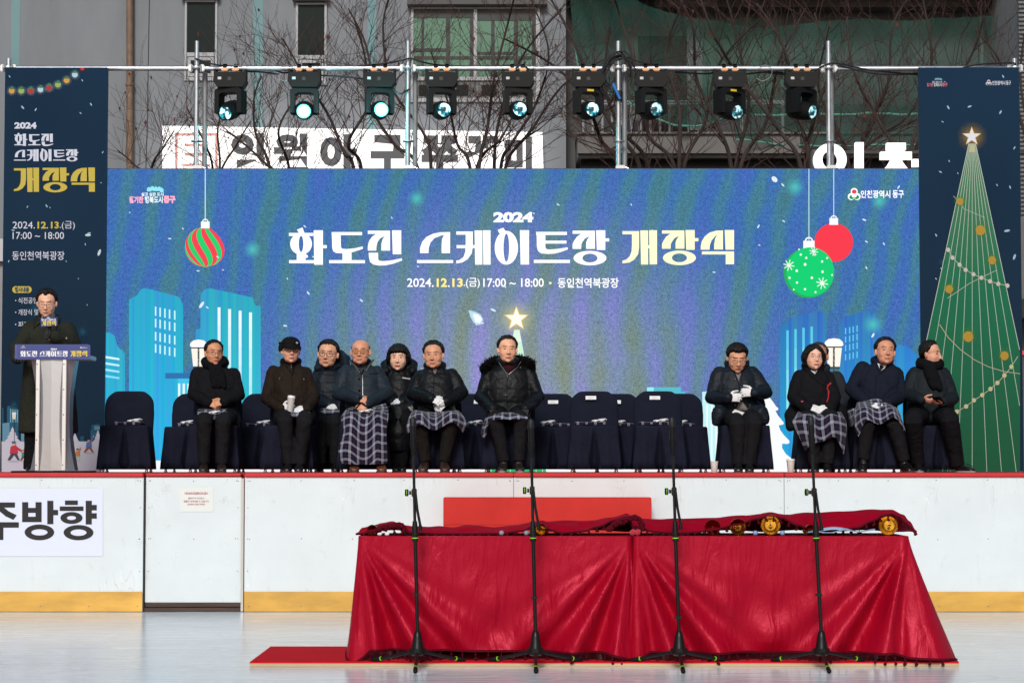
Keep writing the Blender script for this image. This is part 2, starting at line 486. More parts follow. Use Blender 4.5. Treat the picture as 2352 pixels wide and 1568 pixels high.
# ---------------------------------------------------------------- rink boards
def board_material():
    m = principled('board_plastic', (0.69, 0.745, 0.765), 0.32, spec=0.45, vary=(1.7, 0.06))
    nt = m.node_tree; b = nt.nodes['Principled BSDF']; L = nt.links.new
    tc = nt.nodes.new('ShaderNodeTexCoord')
    n = nt.nodes.new('ShaderNodeTexNoise'); n.inputs['Scale'].default_value = 9; n.inputs['Detail'].default_value = 8; n.inputs['Roughness'].default_value = 0.72
    L(tc.outputs['Object'], n.inputs['Vector'])
    r = nt.nodes.new('ShaderNodeValToRGB'); r.color_ramp.elements[0].position = 0.58; r.color_ramp.elements[0].color = (0, 0, 0, 1); r.color_ramp.elements[1].position = 0.80; r.color_ramp.elements[1].color = (1, 1, 1, 1)
    L(n.outputs['Fac'], r.inputs[0])
    src = b.inputs['Base Color'].links[0].from_socket
    mx = nt.nodes.new('ShaderNodeMix'); mx.data_type = 'RGBA'; mx.inputs['B'].default_value = (0.42, 0.40, 0.36, 1)
    mm = nt.nodes.new('ShaderNodeMath'); mm.operation = 'MULTIPLY'; mm.inputs[1].default_value = 0.55
    L(r.outputs[0], mm.inputs[0]); L(mm.outputs[0], mx.inputs['Factor']); L(src, mx.inputs['A']); L(mx.outputs['Result'], b.inputs['Base Color'])
    prev = mx.outputs['Result']
    for rot, sc in ((.5, 1.6), (-.9, 2.3), (1.3, 1.9)):                       # puck and blade scuffs
        mp = nt.nodes.new('ShaderNodeMapping'); mp.inputs['Rotation'].default_value = (0, rot, 0); mp.inputs['Scale'].default_value = (1.0, 1, .16)
        f = nt.nodes.new('ShaderNodeTexNoise'); f.inputs['Scale'].default_value = sc*3; f.inputs['Detail'].default_value = 2
        L(tc.outputs['Object'], mp.inputs[0]); L(mp.outputs[0], f.inputs['Vector'])
        g = nt.nodes.new('ShaderNodeTexNoise'); g.inputs['Scale'].default_value = 2.2; L(tc.outputs['Object'], g.inputs['Vector'])
        d = nt.nodes.new('ShaderNodeMath'); d.operation = 'PINGPONG'; d.inputs[1].default_value = .08; L(f.outputs['Fac'], d.inputs[0])
        c = nt.nodes.new('ShaderNodeMapRange'); c.inputs[1].default_value = 0; c.inputs[2].default_value = .0035; c.inputs[3].default_value = 1; c.inputs[4].default_value = 0; L(d.outputs[0], c.inputs[0])
        k = nt.nodes.new('ShaderNodeMapRange'); k.inputs[1].default_value = .52; k.inputs[2].default_value = .66; k.inputs[3].default_value = 0; k.inputs[4].default_value = .6; L(g.outputs['Fac'], k.inputs[0])
        q = nt.nodes.new('ShaderNodeMath'); q.operation = 'MULTIPLY'; L(c.outputs[0], q.inputs[0]); L(k.outputs[0], q.inputs[1])
        mz = nt.nodes.new('ShaderNodeMix'); mz.data_type = 'RGBA'; mz.inputs['B'].default_value = (.45, .46, .46, 1) if rot > 0 else (.92, .93, .93, 1)
        L(q.outputs[0], mz.inputs['Factor']); L(prev, mz.inputs['A']); prev = mz.outputs['Result']
    L(prev, b.inputs['Base Color'])
    n3 = nt.nodes.new('ShaderNodeTexNoise'); n3.inputs['Scale'].default_value = 30; n3.inputs['Detail'].default_value = 6
    mr = nt.nodes.new('ShaderNodeMapRange'); mr.inputs[3].default_value = 0.22; mr.inputs[4].default_value = 0.5
    L(tc.outputs['Object'], n3.inputs['Vector']); L(n3.outputs['Fac'], mr.inputs[0]); L(mr.outputs[0], b.inputs['Roughness'])
    return m
BM = board_material()
CAPM = principled('red_cap_plastic', (0.62, 0.018, 0.026), 0.35, vary=(4, .12))
KICK = principled('yellow_kick_plastic', (0.66, 0.37, 0.07), 0.34, vary=(4, .38), bump=(24, .25, .004, 5), stretch=(0.35, 1, 1))
SCREW = principled('screw_steel', (0.1, 0.1, 0.1), 0.5, metal=0.6)
STEEL = principled('brushed_steel', (0.62, 0.63, 0.65), 0.28, metal=1.0, bump=(40, .1, .002))
DARKWOOD = principled('wet_dark_timber', (0.045, 0.02, 0.013), 0.5, vary=(7, .4), stretch=(.3, 4, 4), bump=(20, .4, .006))

def xat(px, Y, py=1250): return P(px, py, Y).x
def board(name, px0, px1, label, kick=True, dy=0.0, group='white rink boards', z0=0.0, zc=None):
    x0, x1 = xat(px0, BY), xat(px1, BY)
    r = empty(name, ((x0 + x1) / 2, BY, 0), label, 'rink board', group)
    y = BY + dy
    flat('panel', MB().cbox(((x0+x1)/2, y + 0.04, (z0 + 1.165)/2), ((x1-x0)/2 - 0.002, 0.04, (1.165 - z0)/2), bev=0.004), BM, r)
    flat('cap_rail', MB().cbox(((x0+x1)/2, y + 0.06, 1.184), ((x1-x0)/2 - 0.002, 0.085, 0.0175 if zc is None else zc), bev=0.008), CAPM, r)
    if kick:
        flat('kick_plate', MB().cbox(((x0+x1)/2, y - 0.006, 0.089), ((x1-x0)/2 - 0.003, 0.0055, 0.086), bev=0.003), KICK, r)
    s = MB()
    n = max(2, int((x1-x0)/0.405))
    rnd = random.Random(px0)
    for k in range(n + 1):
        x = x0 + 0.045 + (x1 - x0 - 0.09) * k / n
        for z in (1.135, 0.63):
            s.lathe([(0.0045, 0.002), (0.0045, -0.0015), (0.0001, -0.0025)], (x + rnd.uniform(-.01, .01), y, z + rnd.uniform(-.006, .006)), (0, 1, 0), 8)
        if kick: s.lathe([(0.0045, 0.002), (0.0045, -0.0015), (0.0001, -0.0025)], (x, y - 0.0115, 0.05), (0, 1, 0), 8)
    for z in (1.13, 0.9, 0.63, 0.35):
        for x in (x0 + 0.03, x1 - 0.03):
            s.lathe([(0.004, 0.002), (0.004, -0.0015), (0.0001, -0.0025)], (x, y, z), (0, 1, 0), 8)
    flat('screws', s, SCREW, r)
    return r
board('rink_board', -250, 329, 'white rink board left of the gate, with a yellow kick plate and big lettered poster')
board('rink_board', 561, 1180, 'white rink board between the gate and the red carpeted steps')
board('rink_board', 1180, 1802, 'white rink board behind the middle of the red tables')
board('rink_board', 1802, 2620, 'white rink board at the right, beyond the right table end')
g = board('rink_gate', 332, 553, 'flush white rink gate with a danger notice and dark timber threshold', kick=False, dy=0.035, group=None, z0=0.079, zc=0.012)
g['category'] = 'rink gate'
gx0, gx1 = xat(331, BY), xat(558, BY)
flat('threshold', MB().box((gx0 + .004, BY + 0.02, 0.002), (gx1 - .004, BY + 0.1, 0.036)).box((gx0 + .004, BY + 0.045, 0.042), (gx1 - .004, BY + 0.11, 0.077)), DARKWOOD, g)
flat('jamb_or_gap', MB().cbox((xat(556.5, BY), BY + 0.02, 0.58), (0.011, 0.022, 0.575), bev=.003), STEEL, g)
flat('jamb_or_gap', MB().cbox((xat(330.6, BY), BY + 0.03, 0.58), (0.004, 0.02, 0.575), bev=.002), principled('gap_shade', (0.02, .02, .02), .7), g)  # dark filler strip painted as the shade in the gate's left gap

# poster on the left board
PRINT = print_vc('printed_paper', 0.4)
VINYL = print_vc('printed_banner_fabric', 0.7)
VINYL.node_tree.nodes['Principled BSDF'].inputs['Specular IOR Level'].default_value = .06
def sign_art(Y, tr): return Art(Y, tr)
A = crop(0, 1870, 1.8092)
r = empty('poster', tuple(P(100, 1200, BY - 0.006)), 'lavender white poster with huge black Korean lettering on the left board', 'poster')
a = Art(BY - 0.003, A); a.rect(-220, 150, 744, 640, 'dbe0f4', 1); a.build('sheet', PRINT, r)
a = Art(BY - 0.004, A)
K1 = '2c2a2c'
for q in (R(-60,250,108,287), [(20,280),(60,312),(121,343),(97,376),(40,350),(-5,312),(-20,280)], [(-20,280),(20,280),(5,312),(-40,350),(-97,376),(-121,343)], R(-130,393,136,432), R(-24,430,24,521),
          R(160,248,204,392), R(257,248,301,392), R(200,289,260,325), R(200,353,260,392), R(342,238,386,407), R(384,304,420,342),
          R(470,236,563,268), R(432,279,604,311), R(620,238,664,409), R(662,268,700,307), R(662,328,700,367)):
    a.poly(q, K1, 2)
for (cx, cy, rx, ry, ix, iy) in ((285,466,107,57,59,23), (517,362,80,43,33,15), (568,468,108,55,58,24)):
    a.ring(cx, cy, rx, ry, ix, iy, K1, 2)
a.build('lettering', PRINT, r)
r = empty('danger_notice', tuple(P(451, 1146, BY + 0.03)), 'small white laminated danger notice with red text on the gate', 'notice')
a = Art(BY + 0.034, A); a.rect(1299, 139, 1544, 318, 'dfe2e0', 1); a.build('sheet', principled('laminate', (0.75, .77, .75), 0.12, spec=.6, bump=(9, .4, .01)), r)
a = Art(BY + 0.033, A)
RD = 'b03a48'
a.text('<DANGEROUS>', 1335, 176, 170, 17, RD, 0.012)
a.text('출입구가 미끄럽고', 1362, 213, 116, 13, RD, 0.008)
a.text('얼음이 녹아있을 수 있습니다', 1330, 235, 182, 14, RD, 0.008)
a.text('조심해서 입장 하세요', 1355, 257, 128, 13, RD, 0.008)
a.build('lettering', PRINT, r)

# ---------------------------------------------------------------- red carpeted steps in front of the boards
REDCLOTH = principled('red_carpet_felt', (0.55, 0.040, 0.034), 0.85, spec=.1, vary=(2.5, .1), bump=(3.0, .45, .04, 3))
sx0, sx1 = xat(1018, 19.2), xat(1497, 19.2)
r = empty('carpeted_steps', ((sx0+sx1)/2, 19.2, 0), 'bright red carpeted steps against the boards behind the left table', 'steps')
zt = P(1200, 1142, 19.2).z; zm = P(1200, 1206, 18.9).z
flat('upper_step', MB().cbox(((sx0+sx1)/2, 19.34, zt/2), ((sx1-sx0)/2, 0.14, zt/2), bev=.005), REDCLOTH, r)
flat('lower_step', MB().cbox(((sx0+sx1)/2, 19.04, zm/2), ((sx1-sx0)/2 - .003, 0.15, zm/2), bev=.012), REDCLOTH, r)

# ---------------------------------------------------------------- lit screen
def led_material():
    m = bpy.data.materials.new('lit_screen'); m.use_nodes = True
    nt = m.node_tree; nt.nodes.clear(); L = nt.links.new
    N = nt.nodes.new
    out = N('ShaderNodeOutputMaterial'); em = N('ShaderNodeEmission'); tc = N('ShaderNodeTexCoord')
    sep = N('ShaderNodeSeparateXYZ'); L(tc.outputs['Object'], sep.inputs[0])
    def math_(op, a, b=None):
        n = N('ShaderNodeMath'); n.operation = op
        for i, v in enumerate((a, b)):
            if v is None: continue
            if hasattr(v, 'links'): L(v, n.inputs[i])
            else: n.inputs[i].default_value = v
        return n.outputs[0]
    X, Z = sep.outputs['X'], sep.outputs['Z']                     # origin: middle of the foot of the screen
    def nz(scale, st, detail=3):
        mp = N('ShaderNodeMapping'); mp.inputs['Scale'].default_value = st
        n = N('ShaderNodeTexNoise'); n.inputs['Scale'].default_value = scale; n.inputs['Detail'].default_value = detail
        L(tc.outputs['Object'], mp.inputs[0]); L(mp.outputs[0], n.inputs['Vector']); return n.outputs['Fac']
    warp = nz(0.35, (1, 1, 1), 2)
    # moire bands: near upright at the sides, leaning and broad in the middle
    ax = math_('ABSOLUTE', X)
    u = math_('ADD', math_('MULTIPLY', X, 1.0), math_('MULTIPLY', math_('MULTIPLY', Z, Z), -0.055))
    w2 = math_('ADD', u, math_('MULTIPLY', warp, 1.1))
    f1 = math_('SINE', math_('MULTIPLY', math_('ADD', math_('MULTIPLY', w2, 17.0), math_('MULTIPLY', math_('MULTIPLY', ax, X), 0.55)), 1.0))
    f2 = math_('SINE', math_('MULTIPLY', w2, 6.1))
    f3 = math_('SINE', math_('MULTIPLY', math_('ADD', X, math_('MULTIPLY', warp, .3)), 24.0))
    low = math_('SUBTRACT', 1.25, Z)                              # the foot: upright thin bands
    lowm = N('ShaderNodeMapRange'); lowm.inputs[1].default_value = 0.0; lowm.inputs[2].default_value = .8; L(low, lowm.inputs[0])
    band = math_('ADD', math_('MULTIPLY', f1, 0.20), math_('ADD', math_('MULTIPLY', f2, 0.08), math_('MULTIPLY', math_('MULTIPLY', f3, lowm.outputs[0]), .2)))
    band = math_('ADD', math_('ADD', band, 0.5), math_('MULTIPLY', math_('SUBTRACT', nz(2.2, (1, 1, .7), 5), 0.5), 0.9))
    r = N('ShaderNodeValToRGB'); e = r.color_ramp.elements
    e[0].position = 0.0; e[0].color = c4((72, 122, 134)); e[1].position = 1.0; e[1].color = c4((78, 108, 192))
    for p, c in ((0.3, (72, 128, 152)), (0.52, (66, 116, 176)), (0.74, (68, 110, 184))):
        k = e.new(p); k.color = c4(c)
    L(band, r.inputs[0])
    # paler, greyer light toward the lower middle
    dx = math_('DIVIDE', math_('ABSOLUTE', math_('SUBTRACT', X, 0.1)), 3.2); dz = math_('DIVIDE', math_('ABSOLUTE', math_('SUBTRACT', Z, 0.95)), 2.3)
    d = math_('SQRT', math_('ADD', math_('MULTIPLY', dx, dx), math_('MULTIPLY', dz, dz)))
    gl = N('ShaderNodeMapRange'); gl.interpolation_type = 'SMOOTHSTEP'; gl.inputs[1].default_value = 0.0; gl.inputs[2].default_value = 1.05; gl.inputs[3].default_value = 1.0; gl.inputs[4].default_value = 0.0
    L(d, gl.inputs[0])
    r2 = N('ShaderNodeValToRGB'); e2 = r2.color_ramp.elements
    e2[0].position = .15; e2[0].color = c4((134, 146, 126)); e2[1].position = .85; e2[1].color = c4((150, 146, 208))
    k = e2.new(.5); k.color = c4((134, 150, 168))
    L(band, r2.inputs[0])
    mx = N('ShaderNodeMix'); mx.data_type = 'RGBA'; L(gl.outputs[0], mx.inputs['Factor']); L(r.outputs[0], mx.inputs['A']); L(r2.outputs[0], mx.inputs['B'])
    # pixel grain
    g1 = nz(70, (1, 1, 1), 2); g2 = nz(26, (1, 1, 1), 3)
    gr = math_('ADD', math_('MULTIPLY', math_('SUBTRACT', g1, .5), 1.5), math_('MULTIPLY', math_('SUBTRACT', g2, .5), .8))
    # module seams every half metre
    sx = math_('ABSOLUTE', math_('SUBTRACT', math_('FRACT', math_('DIVIDE', math_('ADD', X, 20.0), 0.25)), 0.5))
    seam = math_('MULTIPLY', math_('GREATER_THAN', sx, 0.484), math_('MULTIPLY', lowm.outputs[0], 0.16))
    st = math_('ADD', math_('ADD', 1.0, gr), seam)
    sc = N('ShaderNodeVectorMath'); sc.operation = 'SCALE'; L(mx.outputs['Result'], sc.inputs[0]); L(st, sc.inputs['Scale'])
    L(sc.outputs[0], em.inputs[0]); em.inputs[1].default_value = 1.0; L(em.outputs[0], out.inputs[0])
    return m
lx0, lx1, lzt = P(240, 700, LY).x, P(2115, 700, LY).x, P(1176, 388, LY).z
lz0 = STZ + 0.004
LED = empty('lit_screen', ((lx0+lx1)/2, LY, lz0), 'huge lit screen showing a blue winter night with title lettering and baubles', 'screen')
flat('cabinet', MB().box((lx0 - .012, LY + 0.004, lz0), (lx1 + .012, LY + 0.16, lzt + .006)), principled('black_metal', (0.02, 0.02, 0.022), 0.5), LED)
flat('display', MB().add([(lx0, LY, lz0 + .002), (lx1, LY, lz0 + .002), (lx1, LY, lzt), (lx0, LY, lzt)], [(0, 1, 2, 3)]), led_material(), LED)
EMV = emission_vc('lit_artwork', 1.0)
EMW = emission_vc('lit_lettering', 1.15)

def vgrad(ytop, ybot, ct, cb):
    ct, cb = lin(ct), lin(cb)
    def f(x, y):
        t = min(1, max(0, (y - ytop) / (ybot - ytop)))
        return tuple(ct[i]*(1-t) + cb[i]*t for i in range(3)) + (1.0,)
    return f
def slab_poly(a, pts, colf, lay, y1):
    """tower fill cut in strips so that the drawn colour ramps run true"""
    a.poly(pts, colf, lay)

def striped(a, x0, x1, yt, y1, ct, cb, lay, seed, n=14):
    """tower drawn as upright strips of slightly different cyan (the screen's own banding)"""
    rnd = random.Random(seed)
    for i in range(n):
        xa, xb = x0 + (x1-x0)*i/n, x0 + (x1-x0)*(i+1)/n
        k = rnd.uniform(-12, 12); q = rnd.uniform(-8, 8)
        t = lambda c: (max(0, min(255, c[0]-q)), max(0, min(255, c[1]+k)), max(0, min(255, c[2]-k*.6)))
        ya, yb = yt(xa + .01), yt(xb - .01)
        ym = (max(ya, yb) + y1)/2
        mid = tuple((t(ct)[j] + t(cb)[j])/2 for j in range(3))
        a.poly([(xa, ya), (xb, yb), (xb, ym), (xa, ym)], vgrad(min(ya, yb), ym, t(ct), mid), lay)
        a.poly([(xa, ym), (xb, ym), (xb, y1), (xa, y1)], vgrad(ym, y1, mid, t(cb)), lay)
def prof(pts):
    xs = [p[0] for p in pts]
    def f(x):
        for (xa, ya), (xb, yb) in zip(pts, pts[1:]):
            if xa <= x <= xb: return ya + (yb-ya)*(x-xa)/max(xb-xa, 1e-6)
        return pts[-1][1] if x > xs[-1] else pts[0][1]
    return f
C1 = crop(400, 680, 1.7815); C3 = crop(2500, 680, 1.7820); C5 = crop(2480, 1280, 2.45)
def yb(tr0, y0, s): return (y0*K - tr0) * s
Y1c1 = (1086*K - 680)*1.7815; Y1c3 = (1086*K - 680)*1.782
# drawn towers
a = Art(LY, C1)
CT, CB = (52, 170, 205), (46, 190, 232)
striped(a, 28, 178, prof([(28,1155),(60,1157),(95,1170),(112,1192),(125,1262),(160,1285),(178,1312)]), Y1c1, CT, CB, 1, 1, 8)
striped(a, 207, 592, prof([(207,925),(222,912),(262,898),(275,865),(300,845),(330,842),(572,905),(575,960),(592,968)]), Y1c1, (50, 168, 208), (48, 186, 234), 1, 2, 20)
striped(a, 680, 716, prof([(680,1136),(716,1130)]), Y1c1, (60, 160, 205), CB, 1, 3, 2)
striped(a, 716, 1145, prof([(716,890),(726,866),(748,846),(785,842),(1090,908),(1092,962),(1145,970)]), Y1c1, (52, 168, 200), (58, 196, 226), 1, 4, 22)
W1, W2 = (190, 250, 255), (120, 225, 245)
for i, y in enumerate((1330, 1375, 1420, 1465)):
    a.poly([(28,y-8),(138,y+10),(138,y+24),(28,y+8)], (225-i*30, 252-i*8, 255), 2)
for ri, (y, h) in enumerate(((972, 65), (1058, 62), (1152, 62), (1238, 62))):
    for ci, x in enumerate((391, 423, 457, 490, 527)):
        yy = y + ci*7
        a.poly([(x,yy),(x+11,yy+2),(x+11,yy+h+2),(x,yy+h)], vgrad(C1(0,yy)[1], C1(0,yy+h)[1], (215,255,255), (130,225,245)) if False else (200, 250, 255), 2)
for i, x in enumerate((838, 913, 988, 1062)):
    for j in range(6):
        ya, yb_ = 978 + i*12 + j*130, 978 + i*12 + (j+1)*130
        yb_ = min(yb_, Y1c1)
        if ya < Y1c1: a.rect(x, ya, x+21, yb_, (238-j*14, 253-j*4, 255), 2)
a.rect(465, 1445, 700, 1485, (52, 118, 178), 2)
a.rect(555, 1485, 700, Y1c1, (70, 200, 236), 2)
for i in range(5): a.rect(556 + i*33, 1520, 572 + i*33, Y1c1 - 20, (228, 252, 255), 3)
a.tr = C3
striped(a, 1105, 1432, prof([(1105,1103),(1145,1098),(1148,1057),(1340,1012),(1390,1003),(1418,1010),(1432,1040)]), Y1c3, (58, 120, 190), (46, 170, 228), 1, 5, 16)
striped(a, 1528, 1822, prof([(1528,1110),(1545,1104),(1547,1050),(1700,1006),(1745,1002),(1775,1018),(1790,1048),(1818,1070),(1822,1100)]), Y1c3, (58, 120, 190), (46, 170, 228), 1, 6, 16)
striped(a, 1930, 2095, prof([(1930,1250),(1960,1240),(2000,1255),(2060,1290),(2095,1340)]), Y1c3, (50, 140, 205), (52, 190, 235), 1, 7, 8)
for i, x in enumerate((1150, 1207, 1264, 1322)):
    for j in range(5):
        ya = 1142 - i*9 + j*140; a.rect(x, ya, x+17, min(ya+140, Y1c3), (96+j*20, 208+j*9, 240), 2)
for ri, y in enumerate((1125, 1185, 1245, 1310)):
    for ci, x in enumerate((1568, 1597, 1622, 1650)):
        a.rect(x, y - ci*6, x+9, y - ci*6 + 46, (100, 205, 240), 2)
a.tr = C5
Y1c5 = (1086*K - 1280)*2.45
for x0, x1, y, c in ((265,330,657,(150,240,248)), (330,598,657,(96,190,206)), (265,640,700,(90,190,215)), (806,985,700,(196,246,250)), (985,1100,760,(80,195,235))):
    a.rect(x0, y, x1, Y1c5, c, 1 if x1 != 985 else 2)
for x in (846, 890, 935): a.rect(x, 830, x+16, Y1c5, (250, 255, 255), 3)
a.build('tower_artwork', EMV, LED)
# drawn snow, trees, lamps
a = Art(LY - 0.008)
a.rect(241, 1057, 2114, 1087.5, (250, 252, 255), 1)
a.tr = C5
a.poly([(1380,1500),(1380,800),(1400,775),(1425,740),(1462,752),(1500,800),(1530,845),(1552,862),(1548,880),(1523,888),(1550,935),(1590,985),(1606,1003),(1598,1022),(1556,1030),(1570,1075),(1610,1130),(1658,1178),(1662,1200),(1640,1212),(1590,1208),(1588,1250),(1625,1310),(1700,1368),(1720,1500)], (252, 254, 255), 2)
a.tr = crop(3080, 1280, 2.45)
a.poly([(655,1500),(660,1130),(700,1140),(735,1080),(760,1060),(800,1055),(845,1110),(850,1500)], (250, 253, 255), 2)
a.tr = crop(400, 680, 1.7815)
def lamp(a, cx, ytop, w, h, k=1.0):
    a.poly([(cx-w,ytop+h*.22),(cx-w*.93,ytop+h*.12),(cx-w*.6,ytop+h*.03),(cx,ytop),(cx+w*.6,ytop+h*.03),(cx+w*.93,ytop+h*.12),(cx+w,ytop+h*.22),(cx+w*.75,ytop+h*.28),(cx-w*.75,ytop+h*.28)], (255,255,255), 2)
    a.poly([(cx-w*.85,ytop+h*.28),(cx+w*.85,ytop+h*.28),(cx+w*.62,ytop+h*.93),(cx-w*.62,ytop+h*.93)], (255, 250, 236), 2)
    a.rect(cx-w*.85, ytop+h*.27, cx+w*.85, ytop+h*.31, (60,62,66), 3); a.rect(cx-w*.62, ytop+h*.93, cx+w*.62, ytop+h, (70,84,70), 3)
    rnd = random.Random(cx)
    a.rect(cx-w*.1, ytop+h*.3, cx+w*.1, ytop+h*.95, (58,60,62), 3)
    for i in range(26):
        x, y = cx + rnd.uniform(-.1, .08)*w, ytop + h*rnd.uniform(.3, .93); a.rect(x, y, x+3, y+3, (230,232,235), 4)
    a.rect(cx-w*.05, ytop+h, cx+w*.05, ytop+h*2.2, (50,54,62), 2)
lamp(a, 702, 1207, 62, 205); a.tr = C3; lamp(a, 1489, 1198, 68, 218)
a.tr = lambda x, y: (x, y)
for i in range(12):                                  # middle tree
    f0, f1 = i/12, (i+1)/12
    w0, w1 = 6 + 62*f0, 6 + 62*f1; y0, y1 = 757 + 328*f0, 757 + 328*f1
    c = (250-200*min(1, f0*2.4), 255-75*min(1, f0*2.2), 240-130*min(1, f0*2.4))
    a.poly([(1187-w0,y0),(1187+w0,y0),(1187+w1,y1),(1187-w1,y1)], tuple(max(0, q) for q in c), 1)
for k in range(-4, 5): a.line([(1187+k*1.2, 757), (1187+k*15, 1085)], 1.2, (215, 250, 225), 2)
a.glow(1186, 733, 48, (205, 205, 110), (96, 132, 130), 1)
a.star(1186, 732, 30, 13, (250, 208, 96), 2); a.star(1186, 732, 26, 11, (255, 255, 246), 3)
a.build('snow_artwork', EMV, LED)
# drawn baubles
a = Art(LY - 0.008)
def cap_(a, cx, y, w):
    a.rect(cx-w, y-5, cx+w, y+w*1.05, (255,255,255), 3); a.ring(cx, y-4, w*.75, w*.75, w*.5, w*.5, (255,255,255), 3, 20)
a.rect(470.2, 389, 472.6, 508, (200, 232, 248), 2)
cx, cy, r_ = 471.5, 567, 47
def stripe(t, k): return cx + r_*math.sqrt(max(0, 1-t*t))*math.sin(max(-math.pi/2, min(math.pi/2, -1.75 + k*0.35 + (t*0.95 + 0.2)*.62)))
for k in range(-1, 12):
    pts = [(stripe(-1 + 2*j/16, k), cy + r_*(-1 + 2*j/16)) for j in range(17)] + [(stripe(1 - 2*j/16, k+1), cy + r_*(1 - 2*j/16)) for j in range(17)]
    a.poly(pts, (252, 72, 88) if k % 2 else (48, 214, 118), 2)
cap_(a, 471.5, 514, 10)
a.rect(1914, 388, 1916, 502, (196, 232, 244), 2); a.ell(1915, 557, 44.5, 44.5, (252, 64, 82), 2, 44); cap_(a, 1915, 506, 10)
a.rect(1857, 388, 1859, 552, (196, 232, 244), 2)
a.ell(1858, 626, 58, 58, (46, 178, 92), 3, 48); a.ell(1861, 624, 55, 56, (26, 214, 118), 4, 48)
cap_(a, 1858, 558, 13)
a.tr = C3
for x, y, q in ((1253,603,8),(1292,626,8),(1284,673,10),(1224,718,9),(1405,652,8),(1441,627,7),(1408,725,9),(1332,768,9),(1173,768,8),(1226,802,8),(1283,849,8),(1358,870,7),(1476,748,6),(1203,852,6),(1240,566,6)):
    a.ell(x, y, q, q*1.05, (250,255,252), 6, 12)
def flake(a, x, y, r, n=8, col=(240,255,246), lay=6):
    for k in range(n):
        t = math.pi*k/n*2 + .2; a.line([(x, y), (x+r*math.cos(t), y+r*math.sin(t))], r*.16, col, lay)
    a.ell(x, y, r*.35, r*.35, col, lay, 10)
for x, y, r0 in ((1168,678,40),(1345,580,32),(1405,806,42)): flake(a, x, y, r0)
a.build('bauble_artwork', EMV, LED)
# falling snow on the screen
a = Art(LY - 0.022)
rnd = random.Random(5)
flecks = [(347,463,3,30),(298,488,2,28),(390,548,4,5),(420,525,3,60),(455,622,4,5),(463,700,9,125),(476,706,4,40),(500,590,4,30),(512,620,3,20),(655,748,5,10),(708,673,5,50),(735,800,6,160),(900,500,3,60),(1090,728,6,30),(1108,742,4,160),(1133,712,7,25),(1160,658,4,60),(1310,655,7,25),(1282,470,4,30),(1226,490,3,20),(1779,412,8,60),(1798,425,5,45),(1742,520,5,120),(1744,563,3,20),(1800,508,4,30),(1640,625,4,10),(1990,555,4,30),(1870,585,4,30),(2005,770,6,120),(1985,505,5,20),(1990,615,4,60),(2030,560,4,60),(2064,430,5,120),(720,590,4,20),(660,640,3,60),(700,520,4,40),(1700,800,5,30),(1450,470,3,60),(1500,530,4,30),(960,612,3,30),(830,690,5,40)]
for x, y, r0, an in flecks:
    a.ell(x, y, r0, max(1.2, r0*.38), (205+rnd.randint(0,40), 238, 252), 1, 10, math.radians(an))
for x, y, r0 in ((957,456,22),(580,573,24),(1826,430,26),(2020,462,24),(2005,745,28)):
    a.glow(x, y, r0, (84, 196, 192), (84, 196, 192), 1)
a.poly([(1076,712),(1092,716),(1104,722),(1110,735),(1104,745),(1094,747),(1086,738),(1080,726)], (190, 226, 244), 1)
a.poly([(1086,720),(1098,722),(1108,732),(1102,742),(1092,740)], (252,254,255), 2)
a.ell(1779, 412, 8, 5.5, (235,250,255), 1, 10, .8)
a.build('snowflake_artwork', EMV, LED)
# title
def emblem(a, cx, cy, r, red='e8404c', green='1f9a58', white='ffffff', lay=2):
    """three rounded petals, white rimmed: red above, green below"""
    for dx, dy in ((0, -.62), (-.52, .28), (.52, .28)):
        a.ell(cx + dx*r, cy + dy*r, r*.62, r*.62, white, lay, 20)
    a.ell(cx, cy - .58*r, r*.42, r*.40, red, lay + 1, 20)
    a.ell(cx - .42*r, cy + .38*r, r*.46, r*.38, green, lay + 1, 20); a.ell(cx + .42*r, cy + .38*r, r*.46, r*.38, green, lay + 1, 20)
    a.ell(cx, cy + .1*r, r*.44, r*.36, white, lay + 2, 20)
def slogan(a, x, y, w, h, pink='ff9ab0', white='f4fbff', edge=None, lay=2):
    """small hand lettered slogan with a row of houses above it"""
    q = w/110.0
    for i, (dx, dy, r) in enumerate(((46, 3, 7), (54, 1, 8), (62, 2, 8), (70, 2, 7), (76, 5, 6))):
        a.poly([(x+(dx-r*.7)*q, y+(dy+7)*q), (x+(dx-r*.7)*q, y+dy*q), (x+dx*q, y+(dy-4)*q), (x+(dx+r*.7)*q, y+dy*q), (x+(dx+r*.7)*q, y+(dy+7)*q)], '8fe0f0' if edge is None else edge, lay)
    a.text('살고 싶은 도시', x + 28*q, y + h*.32, 52*q, h*.22, white, .03, lay + 1)
    a.text('활기찬', x, y + h*.55, 33*q, h*.42, pink, .05, lay + 1)
    a.text('행복도시', x + 36*q, y + h*.55, 42*q, h*.42, white, .03, lay + 1)
    a.text('동구', x + 80*q, y + h*.52, 28*q, h*.45, pink, .07, lay + 1)
a = Art(LY - 0.03)
WH, YE = (255, 255, 255), (255, 246, 178)
title(a, range(8), (663.5, 522.3, 735.6, 87.5), WH)
title(a, range(8, 11), (1429.7, 528.4, 256.3, 80.4), (255, 252, 205))
a.text('2024', 1133, 487, 92, 24, WH, 0.055)
a.text('2024.', 935, 639, 61, 20, WH, 0.012)
a.text('12', 1003, 639, 24, 20, (255, 236, 140), 0.03); a.text('.', 1029, 655, 4, 4, WH, 0.01)
a.text('13', 1039, 639, 24, 20, (255, 236, 140), 0.03); a.text('.(금)', 1065, 638, 37, 24, WH, 0.008)
a.text('17:00 ~ 18:00', 1110, 639, 139, 20, WH, 0.012)
a.ell(1264, 650, 3, 3, (255, 236, 150), 2, 14)
a.text('동인천역북광장', 1281, 638, 140, 23, WH, 0.016)
emblem(a, 1962, 448, 13)
